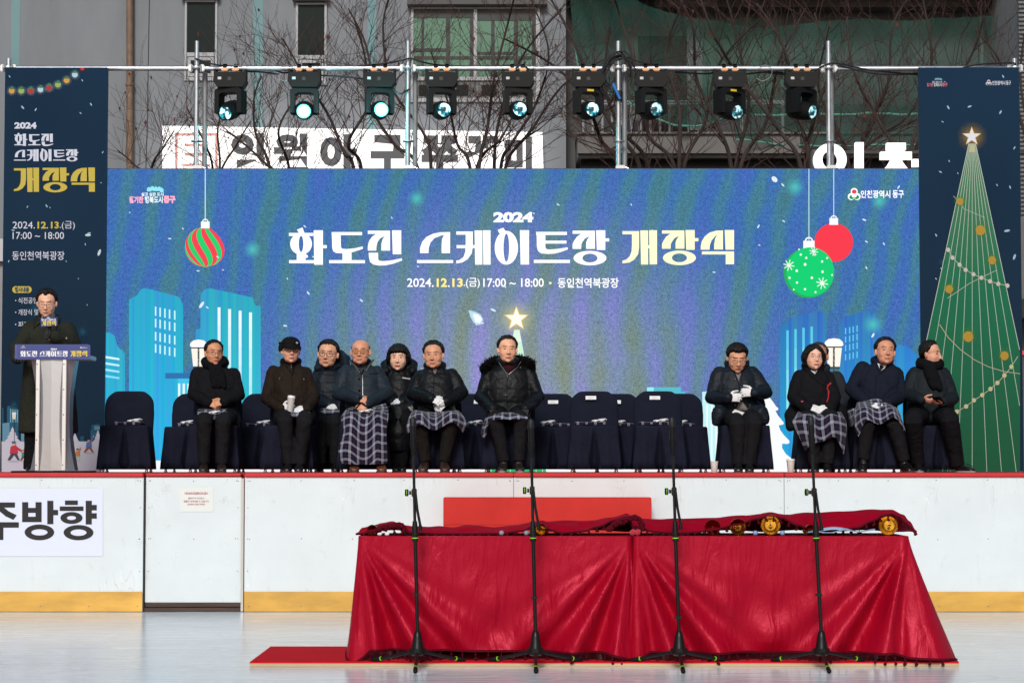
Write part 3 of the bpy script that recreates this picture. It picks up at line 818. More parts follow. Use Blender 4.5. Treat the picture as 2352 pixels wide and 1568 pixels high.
a.text('인천광역시', 1977, 437, 68, 18, WH, 0.025); a.text('동구', 2050, 437, 26, 18, WH, 0.025)
slogan(a, 297, 430, 108, 38, 'ffb0c4', 'f0fbff')
a.build('title_lettering', EMW, LED)

# ---------------------------------------------------------------- printed banners either side
def banner(px0, px1, pyt, pyb, label, Y):
    pm = (pyt + pyb)/2
    x0, x1 = P(px0, pm, Y).x, P(px1, pm, Y).x
    zt, zb = P(1176, pyt, Y).z, STZ + .006
    r = empty('banner', ((x0+x1)/2, Y, zb), label, 'banner', 'printed event banners')
    n = 26; a = Art(Y)
    # printed sky: dark navy, a little lighter at the top, ragged blue clouds
    mb = MB()
    def col(v):
        t = (v[2]-zb)/(zt-zb); w = noise.noise(Vector((v[0]*1.2, 1.7, v[2]*.8)))*.5
        c = lin((23 + 7*w, 43 + 10*w + 3*t, 61 + 12*w + 7*t)); return (c[0], c[1], c[2], 1)
    mb.grid(lambda u, v: (x0+(x1-x0)*u, Y, zb+(zt-zb)*v), 10, n, col)
    mb.c = [col(v) for v in mb.v]
    put('sheet', mb.mesh('sheet', smooth=False, base=r.location), VINYL, r)
    flat('backing_board', MB().box((x0 + .003, Y + .003, zb + .002), (x1 - .003, Y + .06, zt - .003)), principled('dark_panel', (.03, .045, .06), .6), r)
    return r, Y
BNY = 23.24
bl, _ = banner(6, 243, 155, 1086, 'navy printed banner behind the lectern, with a string of bulbs and event dates', BNY)
WB = 'c9cede'; YB = 'c0ae50'; TE = '8fb6c4'
def kcol(c, k=1.12):
    l = lin(c); return tuple(min(.9, q*k) for q in l) + (1.0,)
a = Art(BNY - .001)
a.n = 0
for x, y, c in ((27,209,'c79a45'),(49,209,'8fae5a'),(71,209,'b0393f'),(93,206,'a9cbd8'),(113,202,'b0393f'),(133,195,'8fae5a'),(153,185,'c79a45'),(172,172,'a9cbd8'),):
    a.glow(x, y, 13, (150, 160, 175), (23, 44, 64), 1)
for x, y, c in ((27,209,'c79a45'),(49,209,'8fae5a'),(71,209,'b0393f'),(93,206,'a9cbd8'),(113,202,'b0393f'),(133,195,'8fae5a'),(153,185,'c79a45'),(172,172,'a9cbd8')):
    a.ell(x, y, 6.5, 6.5, c, 2, 18); a.poly([(x-4,y-4),(x-1,y-11),(x+4,y-8),(x+4,y-4)], '3d7d4c', 3)
a.poly([(183,156),(196,156),(193,161),(189,163),(185,161)], 'b0393f', 2)
a.build('bulb_string_print', VINYL, bl)
a = Art(BNY - .003)
a.text('2024', 33, 281, 51, 15, WB, 0.05)
title(a, range(3), (33, 305, 89, 31), WB); title(a, range(3, 8), (32, 341, 148, 30), WB); title(a, range(8, 11), (32, 385, 186, 57), YB)
a.text('2024.', 29, 509, 51, 16, WB, .004); a.text('12', 86, 509, 20, 16, YB, .03); a.text('.', 107, 522, 3, 3, WB); a.text('13', 117, 509, 18, 16, YB, .03); a.text('.(금)', 137, 508, 35, 20, WB)
a.text('17:00 ~ 18:00', 29, 533, 118, 16, WB, .004)
a.text('동인천역북광장', 28, 577, 120, 20, WB, .006)
for k in range(5): a.ell(36 + k*7.2, 665, 8, 8, YB, 1, 16)
a.text('행사내용', 34, 659, 33, 12, '26405a', .03, 3)
for y, t, w in ((690, '식전공연', 44), (717, '개장식 및', 46), (745, '피겨', 24)):
    a.ell(36, y, 1.4, 1.4, WB, 2, 8)
    a.text(t, 42, y - 7, w, 14, WB, .006)
rnd = random.Random(3)
for x, y, r0, an in ((107,473,4,60),(115,477,2.2,40),(133,245,0,0),(52,247,5,50),(189,185,3,60),(82,252,4,120),(202,540,7,0),(204,536,5,-20),(196,561,3,80),(30,529,4,10),(212,430,4,70),(236,350,3,120),(185,260,3,40),(22,176,3,60),(209,240,4,60),(228,580,8,110),(63,475,3,120),(152,600,2,60),(180,640,2,60),(150,855,7,120),(232,420,2,30),(200,700,2,80),(180,800,2.5,30),(20,600,3,110)):
    if r0: a.ell(x, y, r0, max(.9, r0*.4), TE if r0 < 6 else 'b9ccd6', 1, 10, math.radians(an))
for x, y, r0 in ((50,800,0),(82,708,20),(190,762,16),(32,930,14)):
    if r0: a.glow(x, y, r0, (34, 78, 100), (23, 44, 64), 1)
a.build('banner_lettering', VINYL, bl)
a = Art(BNY - .003, crop(0, 1100, 1.8443))
SN = 'b9bbca'
a.rect(12, 1226, 735, 1480, SN, 2)
for pts, c in (([(14,1225),(14,975),(26,985),(26,1225)], '27506a'), ([(52,1225),(52,985),(56,962),(125,975),(130,990),(137,992),(137,1225)], '2b5a75'), ([(18,1225),(18,1092),(70,1086),(70,1225)], '5f8ba2'), ([(155,1225),(155,1140),(180,1135),(180,1225)], '5f8ba2'), ([(668,1225),(668,1140),(730,1125),(735,1225)], '2b5a75'), ([(676,1160),(676,1105),(735,1095),(735,1160)], '27506a'), ([(590,1225),(590,1190),(620,1185),(620,1225)], '27506a')):
    a.poly(pts, c, 1)
for i in range(5): a.rect(75+i*13, 985+i*2, 80+i*13, 1085, '7fb0bf', 2); a.rect(698+i*8, 1112, 702+i*8, 1140, '6fa0af', 2)
def fir(x, y0, y1, w, c=SN):
    h = y1-y0; p = [(x, y0)]
    for k in range(1, 5): p += [(x+w*k/4.4, y0+h*k/4.2), (x+w*k/6.2, y0+h*(k/4.2+.02))]
    p = p[:-1] + [(x+w, y1)]
    a.poly(p + [(2*x-q, z) for q, z in reversed(p)][:-1], c, 3)
fir(92, 1118, 1226, 60); fir(553, 1165, 1226, 34); fir(722, 1140, 1226, 36)
a.rect(104, 1060, 108, 1240, '27323e', 4); a.poly([(90,1028),(118,1028),(113,1062),(95,1062)], 'd8d4c4', 4); a.ell(104, 1020, 17, 10, 'd6d8e0', 4, 14)
def skater(x, y, h, coat, legs, skin='c99a80', hat=None, arm=None, stride=.25):
    a.ell(x, y+h*.96, h*.3, h*.04, 'a2a6bb', 3, 16)
    a.poly([(x-h*.09,y+h*.5),(x+h*.11,y+h*.5),(x+h*(stride+.05),y+h*.93),(x+h*(stride-.05),y+h*.95),(x+h*.02,y+h*.66),(x-h*(stride-.04),y+h*.95),(x-h*(stride+.06),y+h*.91)], legs, 4)
    a.poly([(x-h*.16,y+h*.26),(x+h*.05,y+h*.17),(x+h*.17,y+h*.25),(x+h*.2,y+h*.58),(x-h*.2,y+h*.6)], coat, 5)
    ax, ay = arm or (.42, .5)
    a.line([(x+h*.1,y+h*.28),(x+h*ax,y+h*ay)], h*.1, coat, 6); a.ell(x+h*ax, y+h*ay, h*.045, h*.045, skin, 6, 8)
    a.ell(x, y+h*.11, h*.09, h*.11, skin, 6, 14); a.poly([(x-h*.1,y+h*.1),(x-h*.09,y),(x+h*.08,y),(x+h*.1,y+h*.09)], hat or '3a3236', 7)
    for sx in (stride, -stride): a.rect(x+h*sx-h*.07, y+h*.93, x+h*sx+h*.07, y+h*.955, 'e2e2e8', 5)
skater(102, 1225, 152, 'b03c4c', '4a4650', hat='3b5a86'); skater(175, 1285, 88, '2f8d76', '6a4a3c', hat='b05060', arm=(.34, .12)); skater(572, 1278, 92, 'c07c52', '8fc0a0', arm=(.22, -.08)); skater(655, 1205, 110, '5a6ea0', '8a5440', hat='4a3026', arm=(.32, -.16), stride=.3)
a.build('skater_print', VINYL, bl)

br, _ = banner(2114, 2346, 155, 1084, 'navy printed banner at the right with a tall green christmas tree', BNY)
a = Art(BNY - .002)
TC = crop(3650, 900, 1.4933)
apx = (2233, 322)
xe = lambda x, y: (x, y)
L0, R0 = (2112, 1082), (2344, 1082)
# green cone clipped to the banner
def edge(k, y): # k -1 left .. 1 right
    return apx[0] + k*(6 + (y-apx[1])*(.2150 if k < 0 else .2135))
ys = [345 + i*(1083-345)/30 for i in range(31)]
for i in range(30):
    y0, y1 = ys[i], ys[i+1]; f = i/29
    c = (int(80-48*min(1, f*2.2)), int(122-34*f), int(90-28*f))
    xl = lambda y: max(edge(-1, y), 2119 + (y-1084)*.006); xr = lambda y: min(edge(1, y), 2343)
    a.poly([(xl(y0), y0), (xr(y0), y0), (xr(y1), y1), (xl(y1), y1)], c, 1)
for k in range(11):
    q = -1 + .2*k
    y1 = 1083
    while edge(q, y1) < 2120 or edge(q, y1) > 2343: y1 -= 8
    a.line([(edge(q, 330), 330), (edge(q, y1), y1)], 1.35 if abs(q) < 1 else 1.7, 'a9b9aa', 2)
for x, y, r0 in ((2205,463,8),(2252,529,11),(2279,598,9),(2180,664,9),(2224,773,11.5),(2307,817,9.5)):
    a.glow(x, y - 2, r0*1.9, (96, 150, 66), (52, 108, 78), 3); a.ell(x, y, r0, r0*1.06, 'a8883a', 4, 24)
a.line([(2176,685),(2228,650),(2290,620)], 1.4, 'a9a898', 2); a.line([(2190,450),(2215,480),(2262,500)], 1.2, 'a9a898', 2)
g1 = [(2178,574),(2188,592),(2204,608),(2218,620),(2236,630),(2254,638),(2274,646),(2293,652),(2314,656)]
g2 = [(2182,946),(2198,945),(2219,933),(2237,919),(2256,907),(2275,893),(2291,879),(2307,862),(2323,842),(2338,818)]
g3 = [(2158,745),(2178,775),(2206,803),(2238,826),(2270,842),(2306,853),(2343,858)]
a.line(g1, 1.4, 'b4b4a8', 3); a.line(g2, 1.4, 'b4b4a0', 3); a.line(g3, 1.6, 'b0a890', 3)
for x, y in g1: a.ell(x, y, 4.8, 5.2, 'b8b8ae', 5, 14)
for x, y in g2[1:-1]: a.ell(x, y, 5, 5.3, 'b9b48e', 5, 14)
a.glow(2233, 314, 36, (150, 126, 70), (23, 44, 64), 1)
a.star(2232, 314, 23, 9.5, (214, 182, 96), 2); a.star(2232, 314, 20.5, 8, 'd8dae4', 4)
a.poly([(2228,332),(2238,332),(2240,350),(2226,350)], (178, 178, 140), 3)
for x, y, r0, an in ((2170,188,2,30),(2178,247,5,60),(2227,245,5,-20),(2298,208,0,0),(2304,176,4,60),(2298,258,5,120),(2165,280,3,30),(2180,370,3,60),(2160,395,4,30),(2150,540,4,60),(2162,617,3,60),(2313,530,7,-10),(2330,590,7,110),(2150,640,3,50),(2320,430,4,70),(2330,340,4,120),(2200,398,2.5,60),(2290,425,3,60)):
    if r0: a.ell(x, y, r0, max(.9, r0*.4), TE, 1, 10, math.radians(an))
for x, y, r0 in ((2163,602,11),(2155,720,14)): a.glow(x, y, r0, (34, 78, 100), (23, 44, 64), 1)
emblem(a, 2271, 191, 6, 'b0404a', '3a6e58', 'c9cede'); a.text('인천광역시', 2279, 186, 30, 10, WB, .02); a.text('동구', 2311, 186, 11, 10, WB, .02)
slogan(a, 2129, 180, 48, 20, 'b0697c', 'b9c4d0', '6f97a8')
a.build('banner_artwork', VINYL, br)
# ---------------------------------------------------------------- lighting rail: scaffold pipe, poles, lamps
GALV = principled('galvanised_pipe', (0.60, 0.62, 0.65), 0.34, metal=0.85, vary=(9, .2), bump=(60, .08, .002))
GALVD = principled('dull_grey_pipe', (0.28, 0.29, 0.30), 0.55, metal=0.4, vary=(6, .2))
BLK = principled('black_plastic', (0.0085, 0.009, 0.0095), 0.5, spec=0.18, bump=(90, .12, .001))
BLKR = principled('black_rubber', (0.007, 0.007, 0.0075), 0.65, spec=.15)
TY = 23.62
tr_ = empty('lighting_rail', (0, TY, STZ), 'galvanised scaffold rail on upright poles above the lit screen', 'scaffold rail')
def pz(py, Y=TY): return P(1176, py, Y).z
rail = MB()
zr = pz(157.5)
xs_ = [xat(q, TY, 157) for q in (20, 452, 937, 1420, 1903, 2330)]
for xa, xb in zip(xs_, xs_[1:]): rail.cyl((xa + .05, TY, zr), (xb - .05, TY, zr), .0265, 16)
put('rail', rail, GALV, tr_)
for i, x in enumerate(xs_):
    top = pz(95 if 0 < i < 5 else 135)
    if 0 < i < 5:
        p = MB().cyl((x, TY, STZ), (x, TY, zr + .16), .027, 16).cyl((x, TY, zr + .16), (x, TY, top), .0215, 16)
    else:
        p = MB().cyl((x, TY, STZ), (x, TY, top), .027, 16)
    po = put('pole', p, GALV, tr_)
    cl = MB()
    cl.lathe([(.036, -.02), (.062, -.012), (.066, 0), (.062, .012), (.036, .02)], (x, TY, zr + .004), (0, 0, 1), 18)
    for sx in (-1, 1): cl.cbox((x + sx*.062, TY - .002, zr), (.022, .034, .038), bev=.008)
    for sx in (-1, 1): cl.cyl((x + sx*.05, TY - .05, zr + .03), (x + sx*.05, TY - .05, zr - .05), .006, 8)
    put('coupler', cl, GALV, po)
    if 0 < i < 5:
        put('collar_ring', MB().lathe([(.027, -.006), (.062, -.005), (.064, 0), (.062, .005), (.027, .006)], (x + .006, TY, pz(325)), (0, 0, 1), 20), GALV, po)
        xb = x + (.072 if i != 4 else .045)
        put('brace', MB().cyl((xb, TY + .13, STZ), (xb + (.0 if i < 4 else .0), TY + .13, zr - .02), .027, 14), GALVD, po)
        put('foot_clamp', MB().cbox((x + .02, TY - .01, lzt + .035), (.05, .03, .03), bev=.008).tube([(x + .03, TY, lzt + .06), (x + .1, TY - .02, lzt + .03), (x + .14, TY - .03, lzt - .01)], .012, 8), GALV, po)
# lamps
LENS_BRIGHT = [None]
def lens_mat(name, k):
    m = bpy.data.materials.new(name); m.use_nodes = True
    nt = m.node_tree; b = nt.nodes['Principled BSDF']; L = nt.links.new
    b.inputs['Base Color'].default_value = (0.012, 0.03, 0.035, 1); b.inputs['Roughness'].default_value = 0.06; b.inputs['Coat Weight'].default_value = 1.0
    tc = nt.nodes.new('ShaderNodeTexCoord'); n = nt.nodes.new('ShaderNodeTexNoise'); n.inputs['Scale'].default_value = 17; n.inputs['Detail'].default_value = 2
    L(tc.outputs['Object'], n.inputs['Vector'])
    r = nt.nodes.new('ShaderNodeValToRGB'); e = r.color_ramp.elements
    lo, hi = (0.47, 0.60) if k < 5 else (.05, 0.45)
    e[0].position = max(0, lo); e[0].color = (0.0, 0.02, 0.03, 1); e[1].position = hi; e[1].color = (0.75, 1.0, 1.0, 1) if k < 5 else (0.16, 1.0, 1.0, 1)
    q = e.new((lo + hi)/2); q.color = (0.02, 0.33, 0.42, 1)
    L(n.outputs['Fac'], r.inputs[0]); L(r.outputs[0], b.inputs['Emission Color']); b.inputs['Emission Strength'].default_value = k
    return m
LENS = {'dim': lens_mat('lens_dim', 1.1), 'lit': lens_mat('lens_lit', 2.2), 'bright': lens_mat('lens_bright', 5.2)}
COPPER = principled('brass_wingnut', (0.62, 0.36, 0.22), 0.35, metal=0.7)
STICK = principled('yellow_sticker', (0.72, 0.5, 0.03), 0.5)
WHITEP = principled('white_print', (0.55, 0.55, 0.56), 0.5)
def moving_head(px, label, yaw, pitch, lens, sticker=False, tilt=0.0):
    x = xat(px, TY, 165)
    r = empty('moving_head_light', (x, TY, zr), label, 'stage light', 'moving head lights on the rail')
    u = 1/219.8                                            # one picture unit in metres out here
    zb = zr - 27*u                                         # middle of the base box
    o = Vector((x, TY, 0))
    # base: long box with sloping ends
    b = MB()
    prof_ = [(-31,15),(31,15),(38,-1),(38,-7),(29,-20),(-29,-20),(-38,-7),(-38,-1)]
    b.prism([(x + p*u, zb + q*u) for p, q in prof_], TY - .11, TY + .11)
    for sx in (-1, 1):
        b.box((x + sx*35*u - .012, TY - .08, zb + 2*u), (x + sx*35*u + .012, TY + .08, zb + 23*u))
    bo = flat('base_box', b, BLK, r)
    flat('display', MB().box((x - 4*u, TY - .1125, zb - 5*u), (x + 4*u, TY - .109, zb + 3*u)), principled('dark_screen', (.03, .032, .035), .15), bo)
    flat('rating_plate', MB().box((x - 27*u, TY - .1122, zb - 3*u), (x - 19*u, TY - .109, zb + 3*u)), WHITEP, bo)
    for sx in (-1, 1):
        cx = x + sx*13*u
        cl = MB().box((cx - .016, TY - .035, zb + 14*u), (cx + .016, TY + .035, zr - .026)).box((cx - .02, TY - .036, zr - .03), (cx + .02, TY - .027, zr + .04)).box((cx - .02, TY - .036, zr + .028), (cx + .02, TY + .036, zr + .042))
        co = flat('clamp', cl, BLKR, r)
        put('wing_nut', MB().cbox((cx - sx*.002, TY - .06, zb + 22*u), (.036, .016, .018), bev=.01), COPPER, co)
    # yoke and head turn together
    M = Matrix.Rotation(yaw, 3, 'Z')
    def T(v): return o + M @ Vector((v[0]*u, v[1]*u, v[2]*u)) + Vector((0, 0, zb - 22*u))
    y = MB()
    def yb_(a, b_):
        pts = [T((p, q, s)) for p in (a[0], b_[0]) for q in (a[1], b_[1]) for s in (a[2], b_[2])]
        y.add(pts, [(0,1,3,2),(4,6,7,5),(0,4,5,1),(2,3,7,6),(0,2,6,4),(1,5,7,3)])
    # arch outline (front view), 0 at the underside of the base, down negative
    arch = [(-33,-58),(-33,-4),(-26,0),(26,0),(33,-4),(33,-58),(22,-58),(22,-14),(14,-10),(-14,-10),(-22,-14),(-22,-58)]
    def prism_t(poly, y0, y1, mb):
        t = geometry.tessellate_polygon([[Vector((p, q, 0)) for p, q in poly]]); n = len(poly)
        vs = [T((p, y0, q)) for p, q in poly] + [T((p, y1, q)) for p, q in poly]
        mb.add(vs, [tuple(f) for f in t] + [tuple(i + n for i in reversed(f)) for f in t] + [(i, (i+1) % n, n+(i+1) % n, n+i) for i in range(n)])
    prism_t(arch, -19, 19, y)
    yo = flat('yoke', y, BLK, r)
    if sticker:
        s = MB(); prism_t([(-8, -8), (8, -8), (8, -3), (-8, -3)], -19.6, -18.9, s); flat('warning_sticker', s, STICK, yo)
    c = T((0, 0, -50))
    ax = M @ (Matrix.Rotation(pitch, 3, 'X') @ Vector((0, -1, 0)))
    h = MB(); hu = 22*u
    h.lathe([(hu*.35, -.17), (hu*.72, -.165), (hu*.92, -.13), (hu*1.0, -.05), (hu*1.0, .04), (hu*.93, .10), (hu*.84, .155), (hu*.80, .175), (hu*.72, .176), (hu*.70, .15)], c, ax, 32)
    h.cyl(c + M @ Vector((-.13, 0, 0)), c + M @ Vector((.13, 0, 0)), .05, 16)
    put('head', h, BLK, r)
    ln = MB()
    ln.lathe([(hu*.72, .152), (hu*.62, .163), (hu*.4, .171), (hu*.2, .174), (1e-4, .175)], c, ax, 28)
    m = ln.mesh('lens', smooth='all', base=tuple(c))
    q = put('lens', m, LENS[lens], r); q.location = c - r.location
    if lens == 'bright':
        put('lamp_core', MB().lathe([(hu*.47, .1695), (hu*.3, .1745), (hu*.15, .177), (1e-4, .178)], c, ax, 24).mesh('lamp_core', smooth='all', base=tuple(r.location)), principled('white_hot_core', (.8, .8, .8), .5, emit=(225, 255, 255), estr=9.0), q).location = r.location - c
        pl = bpy.data.lights.new('beam', 'POINT'); pl.energy = 14.0; pl.color = (.1, .95, 1.0); pl.shadow_soft_size = .05
        po = bpy.data.objects.new('beam', pl); COL.objects.link(po); po.parent = q; po.location = ax*.30
    return r
R_ = math.radians
moving_head(530, 'moving head light nearest the first pole, dim lens aimed low toward the left', R_(-14), R_(18), 'lit')
moving_head(700, 'moving head light with a glaring teal lens above the white shop sign, farther left one', R_(2), R_(12), 'bright')
moving_head(872, 'moving head light with a glaring teal lens just left of the second pole', R_(10), R_(6), 'bright')
moving_head(1014, 'moving head light just right of the second pole, lens half lit', R_(12), R_(6), 'lit')
moving_head(1189, 'moving head light in front of the big green window, half lit lens', R_(8), R_(4), 'lit')
moving_head(1351, 'moving head light with yellow sticker just left of the cable coil', R_(14), R_(4), 'lit', True)
moving_head(1495, 'moving head light just right of the cable coil pole, in front of the dark doorway', R_(18), R_(4), 'dim')
moving_head(1675, 'moving head light with yellow sticker and orange ring, between the two right poles', R_(26), R_(14), 'dim', True)
moving_head(1840, 'moving head light with a yellow clamp knob, turned sideways by the last inner pole', R_(40), R_(12), 'dim')
CABLE = principled('black_cable', (0.010, 0.010, 0.011), 0.55)
def cable(name, pts, label, cat='cable', r_=.0095, group='black cables along the rail', mat=None):
    """a cable through picture points (x, y, depth offset)"""
    ps = [P(x, y, TY + d) for x, y, d in pts]
    out = []
    for i in range(len(ps) - 1):
        p0, p1, p2, p3 = ps[max(0, i-1)], ps[i], ps[i+1], ps[min(len(ps)-1, i+2)]
        for k in range(6):
            t = k/6; out.append(.5*((2*p1) + (p2-p0)*t + (2*p0-5*p1+4*p2-p3)*t*t + (3*p1-p0-3*p2+p3)*t*t*t))
    out.append(ps[-1])
    o = put(name, MB().tube(out, r_, 6), mat or CABLE, None, tuple(ps[0])); tag(o, label, cat, group); return o
cable('cable', [(449,135,-.04),(470,142,-.06),(500,150,-.05),(545,153,.05),(620,160,.05),(655,168,.05),(690,158,.05)], 'black cable leaving the first pole and dipping behind the rail')
cable('cable', [(690,163,.06),(720,172,.06),(780,176,.05),(840,182,.05),(866,186,.05)], 'black cable sagging under the rail between the two glaring lamps')
cable('cable', [(640,171,.03),(600,166,.05),(560,164,.05),(535,158,.05)], 'short black cable under the rail beside the first lamp')
cable('cable', [(820,152,.06),(880,147,.03),(920,140,-.05),(942,135,-.05),(966,142,-.04),(1010,150,.05),(1100,153,.05),(1195,150,.05)], 'black cable looped over the second pole')
cable('cable', [(1195,150,-.05),(1215,160,-.05),(1200,172,-.05),(1180,165,-.05),(1192,150,-.05)], 'small black cable loop on the rail above the fifth lamp')
cable('cable', [(928,165,-.05),(910,185,-.06),(905,205,-.06),(920,216,-.06),(940,205,-.05)], 'black cable loop hanging left of the second pole')
coil = MB()
rnd = random.Random(11)
for k in range(13):
    w = rnd.uniform(24, 36); top = rnd.uniform(118, 136); bot = rnd.uniform(190, 236); off = rnd.uniform(-6, 6)
    q = [(1420+off-w*.9, 150+rnd.uniform(-5,12)), (1420+off-w*.55, top+10), (1420+off, top), (1420+off+w*.6, top+10), (1420+off+w, 160), (1420+off+w*.9, bot-20)] if k % 2 else [(1420+off+6, top), (1420+off-w*.5, top+8), (1420+off-w*1.05, 165), (1420+off-w*1.2, bot-25), (1420-w*.6, bot)]
    ps = [P(x, y, TY - .05 - k*.004) for x, y in q]; out = []
    for i in range(len(ps)-1):
        p0, p1, p2, p3 = ps[max(0,i-1)], ps[i], ps[i+1], ps[min(len(ps)-1,i+2)]
        for j in range(5):
            t = j/5; out.append(.5*((2*p1) + (p2-p0)*t + (2*p0-5*p1+4*p2-p3)*t*t + (3*p1-p0-3*p2+p3)*t*t*t))
    coil.tube(out + [ps[-1]], .0075, 6)
co = put('cable_coil', coil, CABLE, None, tuple(P(1420, 140, TY - .05))); tag(co, 'thick bundle of black cables coiled over the third pole', 'cable coil')
put('blue_connector', MB().cyl(P(1408, 192, TY - .1), P(1424, 228, TY - .1), .016, 10), principled('blue_plastic', (.02, .16, .5), .4), co)
put('cable_strap', MB().lathe([(.04, -.055), (.043, -.04), (.043, .04), (.04, .055)], P(1421, 221, TY), (0, 0, 1), 16), principled('strap_black', (.012, .011, .012), .6), co)
cable('cable', [(1440,132,-.05),(1480,145,-.05),(1530,153,.05),(1565,163,.05)], 'black cable running right from the coil over the rail')
cable('cable', [(1550,166,.04),(1620,170,.05),(1650,166,.05),(1690,172,.05),(1760,166,.05),(1800,168,.06)], 'black cable with plug between the two right hand lamps')
cable('cable', [(1765,168,.04),(1800,172,.05),(1835,176,.05)], 'short black cable left of the sideways lamp')
cable('cable', [(1870,165,-.03),(1895,150,-.05),(1925,146,-.05),(1990,160,-.02),(2080,170,.05),(2120,172,.05)], 'black cable from the last inner pole to the right banner')
cable('cable', [(1925,150,-.05),(2000,168,-.03),(2060,172,.04),(2112,168,.05)], 'lower black cable beside the last inner pole')
cable('cable', [(2205,158,-.03),(2250,148,-.06),(2325,145,-.06),(2330,152,-.04)], 'black cable resting on the rail end above the right banner')
wire = principled('thin_grey_wire', (.25, .25, .25), .5)
for i, (x, nm) in enumerate(((545, 'first'), (662, 'second'), (1240, 'third'), (1760, 'fourth'))):
    lab = {'first': 'thin grey safety wire loop right of the first lamp', 'second': 'thin grey safety wire loop left of the first glaring lamp', 'third': 'thin grey safety wire loop right of the fifth lamp', 'fourth': 'thin grey safety wire loop right of the orange ring lamp'}[nm]
    cable('safety_wire', [(x-20,160,-.04),(x-4,150,-.04),(x+12,158,-.04),(x+10,176,-.03),(x-8,186,-.03),(x-24,180,-.03)], lab, 'safety wire', .0035, 'thin safety wires', wire)
# ---------------------------------------------------------------- red tables in front
def velvet(name='red_velvet', spec=.85, rough=.43):
    m = principled(name, (0.325, 0.0010, 0.0145), rough, spec=spec, sheen=0.10, sheen_tint=(1.0, .06, .12), sheen_rough=0.25)
    nt = m.node_tree; b = nt.nodes['Principled BSDF']; L = nt.links.new
    b.inputs['Specular Tint'].default_value = (1.0, .16, .24, 1)
    tc = nt.nodes.new('ShaderNodeTexCoord')
    mp = nt.nodes.new('ShaderNodeMapping'); mp.inputs['Scale'].default_value = (1.5, 1.0, 0.42); mp.inputs['Rotation'].default_value = (0, .18, 0)
    n = nt.nodes.new('ShaderNodeTexNoise'); n.inputs['Scale'].default_value = 5.5; n.inputs['Detail'].default_value = 4; n.inputs['Roughness'].default_value = 0.5; n.inputs['Distortion'].default_value = 1.3
    L(tc.outputs['Object'], mp.inputs[0]); L(mp.outputs[0], n.inputs['Vector'])
    n2 = nt.nodes.new('ShaderNodeTexNoise'); n2.inputs['Scale'].default_value = 22; n2.inputs['Detail'].default_value = 4; n2.inputs['Distortion'].default_value = 1.0
    L(tc.outputs['Object'], n2.inputs['Vector'])
    ad = nt.nodes.new('ShaderNodeMath'); ad.operation = 'MULTIPLY_ADD'; ad.inputs[1].default_value = .10; L(n2.outputs['Fac'], ad.inputs[0]); L(n.outputs['Fac'], ad.inputs[2])
    bp = nt.nodes.new('ShaderNodeBump'); bp.inputs['Strength'].default_value = 0.5; bp.inputs['Distance'].default_value = 0.035
    L(ad.outputs[0], bp.inputs['Height']); L(bp.outputs[0], b.inputs['Normal'])
    return m
VEL = velvet(); VELTOP = velvet('red_velvet_pile', .12, .7)
FRINGE = principled('dark_red_fringe', (0.085, 0.0022, 0.009), 0.85, spec=.1)
TFY = 14.30                                     # front of the cloths
TZ = 0.815
x_l, x_m, x_r = xat(821, TFY, 1228), xat(1453, TFY, 1228), xat(2090, TFY, 1228)

# carpeted platform under the tables
pfx0, pfx1, pfy0, pfy1 = xat(573, 14.19, 1527), xat(2203, 14.19, 1522), 14.19, 15.42
r = empty('carpeted_platform', ((pfx0+pfx1)/2, 15, 0), 'low plywood platform with bright red carpet lying on the ice', 'platform')
flat('plywood_base', MB().box((pfx0, pfy0, 0.001), (pfx1, pfy1, .021)), principled('raw_plywood', (0.52, .38, .22), .65, vary=(5, .15), stretch=(.3, 1, 6)), r)
flat('carpet', MB().cbox(((pfx0+pfx1)/2, (pfy0+pfy1)/2, .0255), ((pfx1-pfx0)/2 - .001, (pfy1-pfy0)/2 - .001, .0045)), principled('red_runner', (0.56, 0.016, 0.026), .95, spec=.04, vary=(3, .12)), r)
PZ = 0.031

